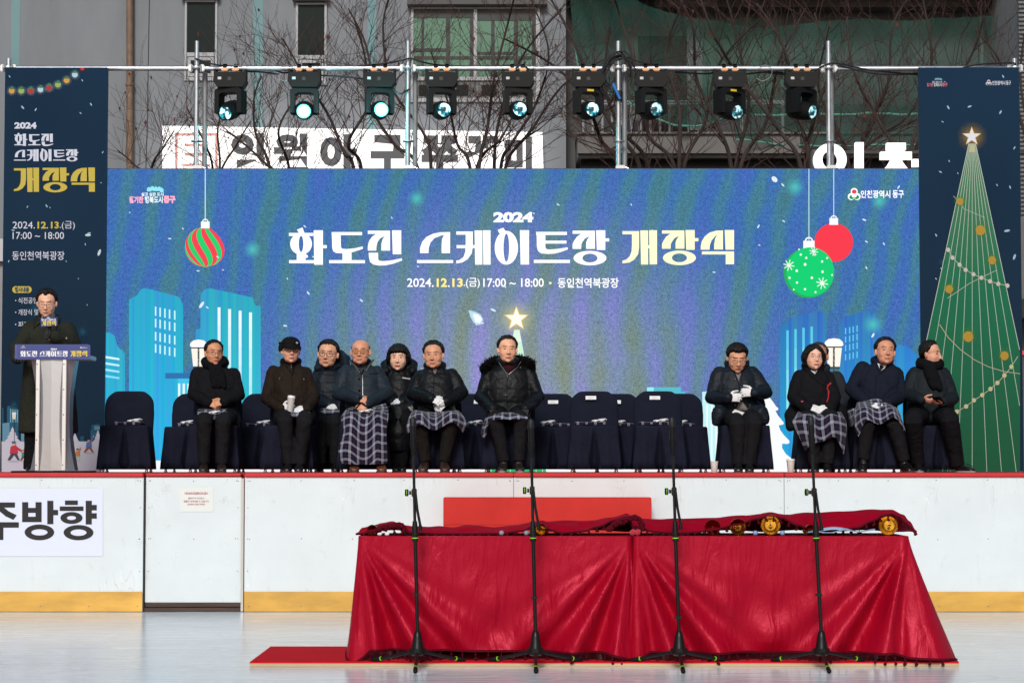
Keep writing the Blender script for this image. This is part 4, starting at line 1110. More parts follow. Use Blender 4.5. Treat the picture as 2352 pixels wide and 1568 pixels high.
def cloth(xa, xb, seed, fl, fr, hem, depth=.72):
    """table cloth: top sheet and the fall round three sides; fl, fr: how far the corners flare"""
    rnd = random.Random(seed)
    nS, nH = 230, 44
    W = xb - xa
    rc = 0.035
    Ltot = depth + W + depth
    ph = [rnd.uniform(0, 6.28) for _ in range(8)]
    def base(s):
        """point and outward normal along the table edge, rounded corners"""
        if s < depth - rc: return (xa, TFY + depth - s), (-1, 0)
        if s < depth + rc:
            t = (s - depth + rc)/(2*rc)*math.pi/2
            return (xa + rc - rc*math.cos(t), TFY + rc - rc*math.sin(t)), (-math.cos(t), -math.sin(t))
        if s < depth + W - rc: return (xa + s - depth, TFY), (0, -1)
        if s < depth + W + rc:
            t = (s - depth - W + rc)/(2*rc)*math.pi/2
            return (xb - rc + rc*math.sin(t), TFY + rc - rc*math.cos(t)), (math.sin(t), -math.cos(t))
        return (xb, TFY + s - depth - W), (1, 0)
    def fold(s, h):
        """outward push at the place s along the edge, h down the fall"""
        out = 0
        for c, f in ((depth, fl), (depth + W, fr)):
            d = s - c
            env = math.exp(-(d/(.055 + .17*h))**2)
            out += f*h**1.15*env*(1 + .34*math.sin(d/(.018 + .055*h)*1.9 + ph[1]))
            # tension folds fanning out of the corner
            sd = d if c == depth else -d
            if sd > -.02 and h > .02:
                ang = math.atan2(max(sd, 0), h*.78)
                out += .075*h**.75*math.exp(-((ang-.42)/.42)**2)*math.sin(ang*19 + ph[2] + seed)*min(1, sd*8 + .1)*min(1, h*2.6)
        x = s - depth
        if 0 < x < W:
            e = min(x, W-x)/W
            out += .034*h*math.sin(x*7.5 + ph[3]) + .011*h*math.sin(x*21 + ph[4] + h*2.2)*(.5 + noise.noise(Vector((x*2.5, 3.3, seed))))
            out += .010*h*(noise.noise(Vector((x*3.4 + h*1.2, h*2.2, seed*3.1))))*2
            out += .006*noise.noise(Vector((x*9, h*5 , seed)))*min(1, h*5)
        return out + .006*h
    def hemz(s):
        x = (s - depth)/W
        return hem(min(1.2, max(-.2, x)))
    # keep dense samples near the corners
    ss = sorted(set([round(Ltot*i/nS, 5) for i in range(nS+1)] + [round(c + d*.006, 5) for c in (depth, depth+W) for d in range(-30, 31)]))
    mb = MB(); rows = []
    for j in range(nH + 1):
        h = j/nH
        row = []
        for s in ss:
            (x, y), (nx, ny) = base(s)
            f = fold(s, h)
            z = TZ - .006 - (TZ - .006 - hemz(s))*h
            if h == 0: f = 0
            row.append((x + nx*f, y + ny*f, z + (.005*(1-min(1, h*12)) if h > 0 else .006)))
        rows.append(row)
    mb.rings(rows, cap=False, closed=False)
    # top sheet
    mb.add([(xa+.02, TFY+.02, TZ), (xb-.02, TFY+.02, TZ), (xb-.02, TFY+depth, TZ), (xa+.02, TFY+depth, TZ)], [(0,1,2,3)])
    k = len(ss)
    edge = rows[0]
    inner = [(min(max(p[0], xa+.02), xb-.02), max(p[1], TFY+.02), TZ) for p in edge]
    mb.rings([edge, inner], cap=False, closed=False)
    hp = rows[-1]
    return mb, hp

def fringe_along(pts, seed, step=.072, drop=.06, band=.02, size=1.0, floor=None):
    """braid with bobbles hanging from it, following pts"""
    rnd = random.Random(seed); mb = MB()
    ps = [Vector(p) for p in pts]
    mb.tube(ps[::3] + [ps[-1]], .0085*size, 6)
    acc = 0
    for a, b in zip(ps, ps[1:]):
        L = (b-a).length; acc += L
        if acc >= step:
            acc = 0
            p = b + Vector((0, -.004, 0)); dr = drop*rnd.uniform(.85, 1.1)
            if floor is not None and p.z - dr < floor + .01: dr = max(.012, p.z - floor - .012)
            e = p - Vector((rnd.uniform(-.006, .006), rnd.uniform(-.004, .004), dr))
            mb.tube([p, e], .0032*size, 4)
            mb.ell(p.lerp(e, .45), (.0085*size, .0085*size, .006*size), None, 6, 4)
            for q in range(3):
                mb.ell(e + Vector((rnd.uniform(-.008, .008), rnd.uniform(-.006, .006), rnd.uniform(-.004, .008)))*size, (.0095*size, .0095*size, .0085*size), None, 6, 4)
    return mb

def red_table(xa, xb, seed, fl, fr, hem, label, clabel):
    t = empty('trestle_table', ((xa+xb)/2, TFY + .36, PZ), label, 'table', 'red draped tables')
    flat('table_top', MB().cbox(((xa+xb)/2, TFY + .37, TZ - .02), ((xb-xa)/2 - .03, .33, .012)), DARKWOOD, t)
    for sx in (-1, 1):
        for sy in (.1, .62):
            x = (xa+xb)/2 + sx*((xb-xa)/2 - .2)
            put('leg', MB().cyl((x, TFY + sy, PZ), (x, TFY + sy, TZ - .03), .016, 10), GALVD, t)
    mb, hp = cloth(xa + .004, xb - .004, seed, fl, fr, hem)
    c = put('tablecloth', mb, VEL, None, ((xa+xb)/2, TFY, TZ)); tag(c, clabel, 'tablecloth', 'red velvet tablecloths')
    put('fringe', fringe_along(hp, seed, floor=.004), FRINGE, c)
    return c
hemA = lambda x: .100 - .02*min(1, max(0, x)) - .085*max(0, 1 - abs(x)/.05) - .045*max(0, (x-.9)/.1)
hemB = lambda x: .082 - .06*max(0, 1 - abs(x)/.06) - .035*max(0, (x-.93)/.07)
red_table(x_l, x_m, 3, .055, .075, hemA, 'draped trestle table on the left half of the red platform', 'crimson velvet cloth over the left table, tassel fringe along its hem')
red_table(x_m, x_r, 8, .075, .24, hemB, 'draped trestle table on the right half of the red platform', 'crimson velvet cloth over the right table, its corner flaring wide at the right')

def overcloth(front, crest, label, seed, name='crumpled_cloth'):
    """loose velvet thrown over the things on the table: front hem and crest measured in the picture"""
    def interp(pts, x):
        if x <= pts[0][0]: return pts[0][1]
        for (xa, ya), (xb, yb) in zip(pts, pts[1:]):
            if xa <= x <= xb:
                t = (x-xa)/(xb-xa); t = t*t*(3-2*t); return ya + (yb-ya)*t
        return pts[-1][1]
    x0, x1 = crest[0][0], crest[-1][0]
    nu, nv = 170, 22
    def fn(u, v):
        px = x0 + (x1-x0)*u
        yc, yf = interp(crest, px), interp(front, px)
        pc = P(px, yc, 14.75); pf = P(px, yf, 14.43)
        if v < .6:
            t = v/.6; q = pf.lerp(pc, t)
            bulge = math.sin(t*math.pi)*.012
            q.z += bulge + .010*noise.noise(Vector((q.x*7, q.y*9, seed)))*math.sin(t*math.pi) + .005*math.sin(q.x*22 + q.y*35)*math.sin(t*math.pi)
        else:
            t = (v-.6)/.4; q = pc.copy(); q.y += .27*t; q.z = pc.z + (TZ + .012 - pc.z)*(t**1.6) + .006*math.sin(q.x*14)
        q.z = max(q.z, TZ + .006)
        return q
    mb = MB(); mb.grid(fn, nu, nv)
    c = put(name, mb, VELTOP, None, tuple(P((x0+x1)/2, 1228, 14.65))); tag(c, label, 'cloth', 'crumpled red cloths')
    hem_ = [fn(i/220, 0.0) + Vector((0, -.004, .004)) for i in range(221)]
    put('fringe', fringe_along(hem_, seed + 40, step=.05, drop=.032, size=.9, floor=TZ + .004), FRINGE, c)
    return c
overcloth([(817,1236),(835,1226),(856,1218),(872,1222),(890,1208),(915,1216),(945,1224),(1000,1227),(1080,1227),(1150,1226),(1200,1220),(1225,1211),(1243,1205),(1262,1217),(1290,1225),(1340,1221),(1375,1210),(1410,1196),(1440,1188),(1458,1215)],
          [(817,1230),(832,1212),(880,1201),(900,1198),(925,1206),(960,1208),(985,1209),(1010,1207),(1040,1212),(1080,1206),(1130,1210),(1180,1206),(1240,1198),(1300,1194),(1360,1196),(1405,1188),(1440,1182),(1458,1190)],
          'crumpled crimson cloth thrown over the objects on the left table', 3)
overcloth([(1452,1222),(1470,1212),(1500,1222),(1560,1226),(1600,1223),(1640,1217),(1690,1206),(1740,1192),(1768,1184),(1795,1190),(1830,1206),(1865,1217),(1895,1221),(1930,1219),(1970,1212),(2005,1197),(2030,1184),(2048,1181),(2065,1188),(2085,1206),(2106,1228)],
          [(1452,1190),(1480,1190),(1520,1193),(1560,1190),(1640,1188),(1720,1183),(1800,1182),(1860,1177),(1930,1173),(2010,1170),(2050,1171),(2075,1181),(2090,1197),(2106,1222)],
          'smooth crimson cloth thrown over the brass bells on the right table', 9)
# fringe heap at the left end of the left cloth, and the tassel at the joint
hp = [P(x, y, 14.42) for x, y in ((860,1222),(868,1212),(878,1208),(890,1206),(905,1204),(917,1202),(925,1206),(930,1212),(936,1222))]
pts = []
for a_, b_ in zip(hp, hp[1:]): pts += [a_.lerp(b_, k/6) for k in range(6)]
tag(put('fringe_heap', fringe_along(pts, 71, step=.016, drop=.014, size=1.5), FRINGE, None, tuple(hp[4])), 'heap of dark red bobble fringe at the left end of the cloth', 'fringe')
hp = [P(x, y, 14.40) for x, y in ((1392,1216),(1405,1206),(1418,1196),(1430,1192),(1445,1188),(1458,1184),(1470,1190),(1475,1200),(1470,1212),(1478,1220))]
pts = []
for a_, b_ in zip(hp, hp[1:]): pts += [a_.lerp(b_, k/6) for k in range(6)]
tag(put('fringe_heap', fringe_along(pts, 72, step=.022, drop=.02, size=1.4), FRINGE, None, tuple(hp[4])), 'twisted dark red bobble fringe where the two tables meet', 'fringe')

BRASS = principled('polished_brass', (0.95, 0.70, 0.26), 0.2, metal=1.0, vary=(30, .1))
BRASSD = principled('dark_clapper', (0.06, 0.035, 0.02), 0.4, metal=.5)
def bell(px, py, rp, label, yaw=0.0):
    Y = 14.40
    c = P(px, py, Y); R0 = rp*Y/FPX
    c.z = TZ + .004 + R0
    ax = Vector((math.sin(yaw), -math.cos(yaw), .02)).normalized()
    r = put('handbell', MB().lathe([(R0*1.0, .0), (R0*.985, .008), (R0*.955, .004), (R0*.9, -.02), (R0*.78, -.06), (R0*.6, -.10), (R0*.4, -.125), (R0*.1, -.135), (R0*.12, -.142), (R0*.45, -.132), (R0*.66, -.104), (R0*.84, -.06), (R0*.95, -.02), (R0*1.0, .0)], c, ax, 40), BRASS, None, tuple(c))
    tag(r, label, 'bell', 'brass handbells under the cloth')
    put('clapper', MB().cyl(c - ax*.12, c - ax*.03, R0*.08, 8).ell(c - ax*.03 + Vector((0, 0, -R0*.3)), (R0*.14,)*3, None, 14, 8), BRASSD, r)
    put('handle', MB().tube([c - ax*.14, c - ax*.19, c - ax*.26], [R0*.16, R0*.2, R0*.14], 12), DARKWOOD, r)
bell(855, 1217, 12, 'small brass bell alone at the far left end of the tables', R_(-12))
bell(1243, 1217, 13, 'small brass bell peeking out beside the second microphone stand', R_(14))
bell(1637, 1214, 18, 'leftmost of the brass bells on the right table, half under the cloth', R_(-6))
bell(1695, 1212, 19, 'brass bell under the fringe left of the largest one', R_(-4))
bell(1770, 1207, 23, 'largest shining brass bell, in the middle of the right table', R_(-6))
bell(1860, 1216, 12, 'dim brass bell behind the blue balls, right of the largest bell', R_(8))
bell(2040, 1203, 22, 'shining brass bell at the right end of the tables', R_(-14))
BLUEB = principled('pale_blue_rubber', (0.22, 0.34, 0.62), .5); GREYB = principled('blue_grey_rubber', (.25, .30, .38), .5); REDB = principled('red_pompom', (.45, .012, .035), .9, sheen=.4)
for px, m, lab in ((1025, BLUEB, 'pale blue little ball right of the largest brass bell') if False else (1735, BLUEB, 'pale blue little ball left of the largest brass bell'), (1797, BLUEB, 'pale blue little ball right of the largest brass bell'),
                   (1152, GREYB, 'grey blue little ball between the first two stands, alone'), (1222, GREYB, 'grey blue little ball just left of the second stand'), (1209, GREYB, 'grey blue little ball touching another one left of the second stand')):
    c = P(px, 1221, 14.38); c.z = TZ + .018
    tag(put('small_ball', MB().ell(c, (.0165,)*3, None, 16, 10).lathe([(.0166, -.001), (.0169, 0), (.0166, .001)], c, (0.2, 1, .3), 18), m, None, tuple(c)), lab, 'ball', 'little balls on the tables')
for px, lab in ((1453, 'fluffy red pompom at the table joint, left one of the pair'), (1464, 'fluffy red pompom at the table joint, right one of the pair')):
    c = P(px, 1222, 14.35); c.z = TZ + .022
    tag(put('pompom', MB().ell(c, (.019,)*3, None, 14, 8).ell(c + Vector((.004, -.004, .006)), (.016,)*3, None, 10, 6), REDB, None, tuple(c)), lab, 'pompom', 'red pompoms')
for px, lab in ((872, 'white pebble like bead left of the first stand'), (889, 'white oval bead lying on the table near its left end')):
    c = P(px, 1222, 14.35); c.z = TZ + .012
    tag(put('bead', MB().ell(c, (.016, .010, .010), None, 12, 8).ell(c + Vector((.008, 0, .004)), (.008, .008, .007), None, 8, 6), principled('white_glaze', (.75, .76, .78), .25), None, tuple(c)), lab, 'bead', 'white beads')
# folded pale blue ribbon
PAPER = principled('pale_blue_paper', (.34, .47, .66), .35)
mb = MB()
def rib(u, v):
    px = 1855 + (2010-1855)*u
    y = 1222 - 3*v - 5*math.exp(-((u-.55)/.12)**2) - (9 + 4*math.sin(u*9))*max(0, (u-.62)) - 2*math.sin(u*14)*(.4 + .6*v)
    q = P(px, y, 14.36 + .06*v); q.z = max(q.z, TZ + .006); return q
mb.grid(rib, 60, 6)
mb.grid(lambda u, v: P(1885 + 60*u, 1219 - 6*v - 4*math.sin(u*3.1), 14.38 + .03*v + .01*u), 14, 4)
rb = put('ribbon', mb, PAPER, None, tuple(P(1930, 1222, 14.38))); tag(rb, 'crumpled pale blue ribbon at the front of the right table', 'ribbon')
so = rb.modifiers.new('thick', 'SOLIDIFY'); so.thickness = .002

# things seen under the hems
flat_case = put('flight_case', MB().cbox((xat(1925/1.7415+0, 14.9), 14.95, PZ + .075), (.36, .16, .07), bev=.01), principled('scuffed_black_case', (.035, .035, .035), .55, vary=(9, .6)), None, (xat(1105, 14.9), 14.95, PZ))
tag(flat_case, 'scuffed black case under the left table, seen below the fringe', 'case')
ec = MB()
cx_ = xat(1105, 14.9)
for sx in (-1, 1): ec.cbox((cx_ + sx*.35, 14.79, PZ + .03), (.022, .012, .02), bev=.005)
flat('corner_cap', ec, principled('pale_metal', (.6, .58, .52), .4, metal=.6), flat_case)
s0 = empty('skate_pair', (xat(1690, 14.95), 14.95, PZ), 'dark boots with pale soles under the right table, between the two right stands', 'boots')
for k in range(3):
    x = xat(1672 + k*19, 14.9)
    put('boot', MB().tube([(x, 14.85, PZ + .03), (x, 14.98, PZ + .045), (x, 15.05, PZ + .07)], [.03, .036, .04], 10, round_ends=True), principled('dark_leather', (.02, .02, .022), .4), s0)
    put('sole', MB().cbox((x, 14.93, PZ + .008), (.03, .11, .008), bev=.004), principled('pale_sole', (.5, .47, .4), .6), s0)

# ---------------------------------------------------------------- microphone stands
GREEN = principled('green_ring', (0.22, 0.62, 0.03), .4)
STANDM = principled('black_powder_coat', (0.006, 0.0063, 0.0068), 0.38, spec=.28)
MICB = principled('mic_body', (0.007, .007, .008), .4, spec=.2); GRILL = principled('mic_grille', (.02, .02, .021), .5, metal=.5, bump=(400, .6, .002))
def mic_stand(pb, pt, knob_y, label, boom=None):
    """pb: foot of the pole in the picture; pt: top of the microphone"""
    Y = 14.06
    b = P(pb[0], 1505, Y); top = P(pt[0], pt[1], Y)
    bx = b.x
    r = empty('microphone_stand', (bx, Y, 0), label, 'microphone stand', 'black microphone stands')
    gz = PZ if False else 0.0
    def at(py): 
        t = (1505-py)/(1505-pt[1]); x = pb[0] + (pt[0]-pb[0])*t
        return P(x, py, Y)
    hub = P(pb[0], 1495, Y)
    hb = MB()
    hz = P(pb[0], 1455, Y).z
    hb.lathe([(.012, hz + .02), (.02, hz + .012), (.027, hz - .02), (.036, hz - .075), (.044, hz - .10), (.044, hz - .125), (.03, hz - .135)], (bx, Y, 0), (0, 0, 1), 20, cap=True)
    for k in range(3):
        a_ = R_(-90 + 120*k); hb.cbox((bx + .036*math.cos(a_), Y + .036*math.sin(a_), hz - .105), (.022, .016, .016), Matrix.Rotation(a_, 3, 'Z'), bev=.004)
    put('hub', hb, STANDM, r)
    for k in range(3):
        a_ = R_(-90 + 120*k)
        d = Vector((math.cos(a_), math.sin(a_), 0))
        L_ = .30
        ez = .022 if d.y < 0 else PZ + .014
        p0 = Vector((bx, Y, hz - .112)) + d*.04; p1 = Vector((bx, Y, ez)) + d*L_
        lg = put('leg', MB().tube([p0, p1], .0105, 10), STANDM, r)
        put('rubber_foot', MB().tube([p1 - (p1-p0).normalized()*.02, p1 + (p1-p0).normalized()*.03], [.0135, .0145], 12, round_ends=True), BLKR, lg)
        q = p1 - (p1-p0).normalized()*.025
        put('green_band', MB().tube([q, q - (p1-p0).normalized()*.006], .0142, 12), GREEN, lg)
    z1 = at(1235)
    put('pole', MB().cyl(Vector((bx, Y, hz)), at(1232), .0115, 12), STANDM, r)
    pole2 = put('inner_pole', MB().cyl(at(1232), at(knob_y + 8), .0095, 12), STANDM, r)
    cg = put('clutch', MB().tube([at(1243), at(1236), at(1215), at(1196)], [.0175, .0195, .0195, .014], 14), STANDM, r)
    put('green_band', MB().tube([at(1236), at(1233.6)], .0205, 14), GREEN, cg)
    put('cable_clip', MB().cbox(at(1365 if boom is None else boom), (.022, .012, .008), bev=.003), STANDM, r)
    # swivel joint with knob
    j = at(knob_y)
    jo = put('swivel', MB().cbox(j, (.016, .016, .028), bev=.005).cyl(j + Vector((-.018, 0, 0)), j + Vector((-.032, 0, 0)), .012, 12), STANDM, r)
    put('knob', MB().lathe([(.016, 0), (.022, .004), (.022, .018), (.018, .022)], j + Vector((-.036, 0, 0)), (-1, 0, 0), 16, cap=True), BLKR, jo)
    put('green_band', MB().lathe([(.0222, 0), (.0226, .0015), (.0222, .003)], j + Vector((-.045, 0, 0)), (-1, 0, 0), 16), GREEN, jo)
    # upper tube to the holder; folded boom tail beside it
    hb_ = at(pt[1] + 84)
    put('upper_tube', MB().cyl(j, hb_, .009, 12), STANDM, r)
    tl = at(knob_y + 75) + Vector((.034, -.012, 0))
    put('boom_tail', MB().tube([j + Vector((.008, -.014, 0)), at(knob_y + 40) + Vector((.018, -.016, 0)), tl], [.0085, .0085, .0085], 10).tube([tl, tl + Vector((.002, 0, -.035))], .012, 10), STANDM, r)
    m0, m1 = at(pt[1] + 62), at(pt[1])
    put('holder', MB().tube([at(pt[1] + 88), at(pt[1] + 78), at(pt[1] + 62), at(pt[1] + 52)], [.012, .016, .0205, .0215], 14), BLKR, r)
    mc = put('microphone', MB().tube([at(pt[1] + 70), at(pt[1] + 60), at(pt[1] + 24), at(pt[1] + 20)], [.014, .0165, .0195, .020], 16), MICB, r)
    put('grille', MB().tube([at(pt[1] + 21), at(pt[1] + 14), at(pt[1] + 4), at(pt[1])], [.020, .021, .0195, .012], 16), GRILL, mc)
    return r
mic_stand((959, 1505), (948, 958), 1131, 'black microphone stand nearest the left end of the red tables')
mic_stand((1230, 1505), (1219, 962), 1126, 'black microphone stand in front of the carpeted steps', 1372)
mic_stand((1560, 1505), (1543, 958), 1128, 'black microphone stand just right of the table joint', 1417)
mic_stand((1887, 1505), (1862, 955), 1130, 'black microphone stand nearest the right end of the red tables')

# ---------------------------------------------------------------- lectern
LCY = 20.75
M1 = crop(0, 1100, 1.8443)
lm = lambda x, y, Y=LCY: P(*M1(x, y), Y)
def lz(y): return lm(400, y).z
LX = lm(392, 800).x
lec = empty('lectern', (LX, LCY, STZ), 'waisted brushed steel lectern with a blue title panel and black foot', 'lectern')
sec = [(625, 230, 556), (700, 243, 543), (800, 260, 528), (900, 267, 517), (1000, 268, 513), (1100, 266, 511), (1200, 262, 515), (1300, 252, 527), (1400, 232, 545), (1440, 222, 552)]
rows = []
for y, xa, xb in sec:
    a_, b_ = lm(xa, y), lm(xb, y)
    w = (b_.x-a_.x)/2; c = (a_.x+b_.x)/2; d = .17
    rows.append([(c - w, LCY, a_.z), (c - w*.72, LCY - .05, a_.z), (c - w*.5, LCY - .075, a_.z), (c, LCY - .085, a_.z), (c + w*.5, LCY - .075, a_.z), (c + w*.72, LCY - .05, a_.z), (c + w, LCY, a_.z), (c + w, LCY + d, a_.z), (c - w, LCY + d, a_.z)])
LST = principled('satin_steel', (0.50, 0.50, 0.52), 0.42, metal=0.85, bump=(60, .05, .002))
flat('body', MB().rings(rows), LST, lec)
for xs2 in (292, 487):
    s_ = [lm(xs2 + (0 if True else 0), y) for y in (625, 1440)]
    pole_ = flat('rib', MB().cbox(((s_[0].x+s_[1].x)/2, LCY - .075, (s_[0].z+s_[1].z)/2), (.0165, .022, (s_[0].z-s_[1].z)/2), bev=.004), principled('pale_aluminium', (.78, .78, .77), .35, metal=.3), lec)
    bt = MB()
    for y in (660, 845, 1030, 1215, 1400): bt.lathe([(.006, 0), (.005, .004), (.0001, .005)], (s_[0].x, LCY - .097, lz(y)), (0, -1, 0), 10)
    put('bolts', bt, SCREW, pole_)
flat('foot', MB().cbox(((lm(105, 1460).x + lm(680, 1460).x)/2, LCY + .04, STZ + (lz(1442)-STZ)/2), ((lm(680, 1460).x - lm(105, 1460).x)/2, .2, (lz(1442)-STZ)/2), bev=.006), BLK, lec)
a0, a1 = lm(128, 515), lm(666, 622)
flat('desk_top', MB().cbox(((a0.x+a1.x)/2, LCY + .15, a1.z + .022), ((a1.x-a0.x)/2 - .012, .22, .02), bev=.006), LST, lec)
a = Art(LCY - .1, M1)
a.rect(127, 515, 666, 622, '47508a', 0)
a.text('2024', 373, 539, 46, 13, 'eef0f6', .05)
title(a, range(8), (150, 556, 352, 46), 'eef0f6'); title(a, range(8, 11), (518, 558, 126, 44), 'e2c65a')
emblem(a, 598, 536, 6, 'd05060', '4aa080'); a.text('인천광역시 동구', 606, 531, 38, 9, 'd8dcea', .02)
slogan(a, 150, 520, 40, 20, 'e08aa0', 'd8dcea')
pn = flat('title_panel', MB().cbox(((a0.x+a1.x)/2, LCY - .09, (a0.z+a1.z)/2), ((a1.x-a0.x)/2 + .001, .008, (a0.z-a1.z)/2), bev=.002), principled('blue_panel', '47508a', .5), lec)
a.build('lettering', PRINT, pn)

# ---------------------------------------------------------------- chairs under navy covers
NAVY = principled('navy_stretch_cover', (0.0095, 0.0115, 0.024), 0.8, spec=.08, bump=(5, .6, .04, 4), vary=(4, .2))
def chair_meshes():
    # local: front toward -Y, floor z 0
    cv = MB(); n = 72
    def ring(z, w, yf, yb, pleat, rc):
        """rounded rectangle, with box pleats that open downward"""
        out = []; e = rc*.7
        out += [[-w+e + (2*w-2*e)*k/60, yf, z] for k in range(61)]
        out += [[w-e + e*math.sin(t), yf+e - e*math.cos(t), z] for t in (math.pi/8*k for k in range(1, 4))]
        out += [[w, yf+e + (yb-yf-2*e)*k/12, z] for k in range(13)]
        out += [[w-e + e*math.cos(t), yb-e + e*math.sin(t), z] for t in (math.pi/8*k for k in range(1, 4))]
        out += [[w-e - (2*w-2*e)*k/6, yb, z] for k in range(7)]
        out += [[-w+e - e*math.sin(t), yb-e + e*math.cos(t), z] for t in (math.pi/8*k for k in range(1, 4))]
        out += [[-w, yb-e - (yb-yf-2*e)*k/12, z] for k in range(13)]
        out += [[-w+e - e*math.cos(t), yf+e - e*math.sin(t), z] for t in (math.pi/8*k for k in range(1, 4))]
        return out
    seat = .455
    rows = []
    for z, w, yf, pl in ((.028, .268, -.262, 1.0), (.10, .263, -.258, .9), (.2, .254, -.250, .68), (.3, .245, -.243, .42), (.38, .239, -.238, .2), (.43, .235, -.234, .06), (.448, .232, -.23, 0), (seat, .224, -.222, 0)):
        r = ring(z, w, yf, .215, pl, .05)
        for p in r:
            if p[1] < yf + .03:                      # front: inverted pleat in the middle, soft folds beside it
                d = abs(p[0])/w
                p[1] += pl*(.10*max(0, 1 - d/(.20*pl + .02))**.6 - .014*math.cos(p[0]*46 + z*3)*(d > .28) - .014*math.exp(-((d-.27*pl-.06)/.07)**2))
            elif abs(p[0]) > w - .03:
                p[0] += math.copysign(.008, p[0])*pl*math.sin(p[1]*38)
        rows.append([tuple(p) for p in r])
    cv.rings(rows)
    bk = MB()
    rows = []
    zs = [.03, .2, .44, .50, .58, .63, .67, .71, .745, .77, .787, .797, .801]
    for z in zs:
        if z < .44: w = .232
        elif z < .63: w = .238 + .006*math.sin((z-.44)*9)
        else:
            t = (z-.63)/(.803-.63); w = .240*(1 - t**3.2*.46)
        if z > .798: w -= .03
        t_ = .035 if z > .44 else .02
        if z > .787: t_ = .022
        if z > .798: t_ = .010
        if z > 9: t_ = .035
        yc = .20 + max(0, z-.44)*.14
        rows.append([tuple((w*math.copysign(abs(math.cos(a))**(.5), math.cos(a)), yc + t_*math.copysign(abs(math.sin(a))**(.6), math.sin(a)), z)) for a in (2*math.pi*i/40 for i in range(40))])
    bk.rings(rows)
    lg = []
    for sx, sy in ((-1, -1), (1, -1), (-1, 1), (1, 1)):
        x, y = sx*.215, -.205 if sy < 0 else .225
        lg.append(MB().cyl((x, y, .0), (x, y, .12), .0135, 12).lathe([(.0165, .0), (.0175, .006), (.0165, .012)], (x, y, 0), (0, 0, 1), 12, cap=True))
    return cv, bk, lg
_cv, _bk, _lg = chair_meshes()
CHROME = principled('chromed_leg', (.72, .72, .74), .2, metal=1.0)
def make_chair():
    r = bpy.data.objects.new('covered_chair', None); COL.objects.link(r)
    put('seat_cover', _cv.mesh('seat_cover', smooth='all'), NAVY, r)
    put('back_cover', _bk.mesh('back_cover', smooth='all'), NAVY, r)
    for l in _lg: put('leg', l.mesh('leg'), CHROME, r)
    return r
chair0 = make_chair(); _used = []
CFY, CBY = 21.95, 22.72                           # depth of the front and back rows (seat centres)
NAME = principled('white_name_label', (.78, .79, .82), .5)
NAMEL = principled('faint_label_print', (.42, .44, .5), .6)
def chair(px, row, label, tagx=None, rot=0.0):
    Y = CFY if row == 0 else CBY
    c = chair0 if not _used else copy_tree(chair0)
    _used.append(1)
    x = xat(px, Y, 1000)
    j_ = random.Random(int(px)); c.location = (x, Y + j_.uniform(-.03, .03), STZ); c.rotation_euler = (0, 0, R_(rot + j_.uniform(-3.5, 3.5)))
    tag(c, label, 'chair', 'navy covered chairs on the stage')
    c['tagx'] = 0
    return c, tagx, Y
todo = []
todo.append(chair(291, 0, 'navy covered chair beside the lectern, first and empty', None, 2))
todo.append(chair(494, 0, 'navy covered chair under the man with black coat, scarf and bare hands'))
todo.append(chair(668, 0, 'navy covered chair under the man with the black earflap cap'))
todo.append(chair(835, 0, 'navy covered chair under the bald man with a long plaid blanket'))
todo.append(chair(1005, 0, 'navy covered chair under the black haired man with white gloves and brown shoes'))
todo.append(chair(1170, 0, 'navy covered chair under the man with a fur trimmed hood'))
todo.append(chair(1365, 0, 'empty navy covered chair right of the fur hooded man, front one', 1356))
todo.append(chair(1513, 0, 'empty navy covered chair behind the third microphone stand', 1503))
todo.append(chair(1708, 0, 'navy covered chair under the man buttoning his jacket'))
todo.append(chair(1884, 0, 'navy covered chair under the woman with red trimmed black coat'))
todo.append(chair(2010, 0, 'navy covered chair under the man leaning over in a navy coat'))
todo.append(chair(2142, 0, 'navy covered chair under the man holding a phone'))
todo.append(chair(440, 1, 'empty navy covered chair behind and left of the man with scarf', 424+27))
todo.append(chair(603, 1, 'empty navy covered chair between the man with scarf and the man with cap', 597))
todo.append(chair(757, 1, 'navy covered chair under the back row man with a dark hood'))
todo.append(chair(922, 1, 'navy covered chair under the back row woman with bangs'))
todo.append(chair(1092, 1, 'empty navy covered chair left of the fur hooded man, in the back row', 1100))
todo.append(chair(1270, 1, 'empty navy covered chair right of the fur hooded man, in the back row', 1269))
todo.append(chair(1420, 1, 'empty back row chair showing between the two empty front chairs', 1414))
todo.append(chair(1566, 1, 'empty navy covered chair at the right end of the empty back row', 1559))
todo.append(chair(1912, 1, 'navy covered chair under the man hidden behind the woman in black'))
for c, tx, Y in todo:
    if tx is None: continue
    y_ = Y + .20 + (.735-.44)*.14 - .04
    pb_ = P(tx, 917 if c.location.y < 22.3 else 920, y_)
    pb_.z = STZ + (.735 if c.location.y < 22.3 else .715)
    n_ = flat('name_label', MB().cbox(pb_ , (.052, .0015, .018)), NAME, None, tuple(pb_))
    ln = MB().box((pb_.x - .02, pb_.y - .0022, pb_.z + .004), (pb_.x + .018, pb_.y - .0014, pb_.z + .007)).box((pb_.x - .03, pb_.y - .0022, pb_.z - .008), (pb_.x + .03, pb_.y - .0014, pb_.z - .004))
    flat('print', ln, NAMEL, n_)
    n_.parent = c; n_.location = (pb_.x - c.location.x, pb_.y - c.location.y, pb_.z - c.location.z)
    n_.rotation_euler = (R_(-8), 0, 0)
for o_ in list(COL.objects):
    if 'tagx' in o_: del o_['tagx']
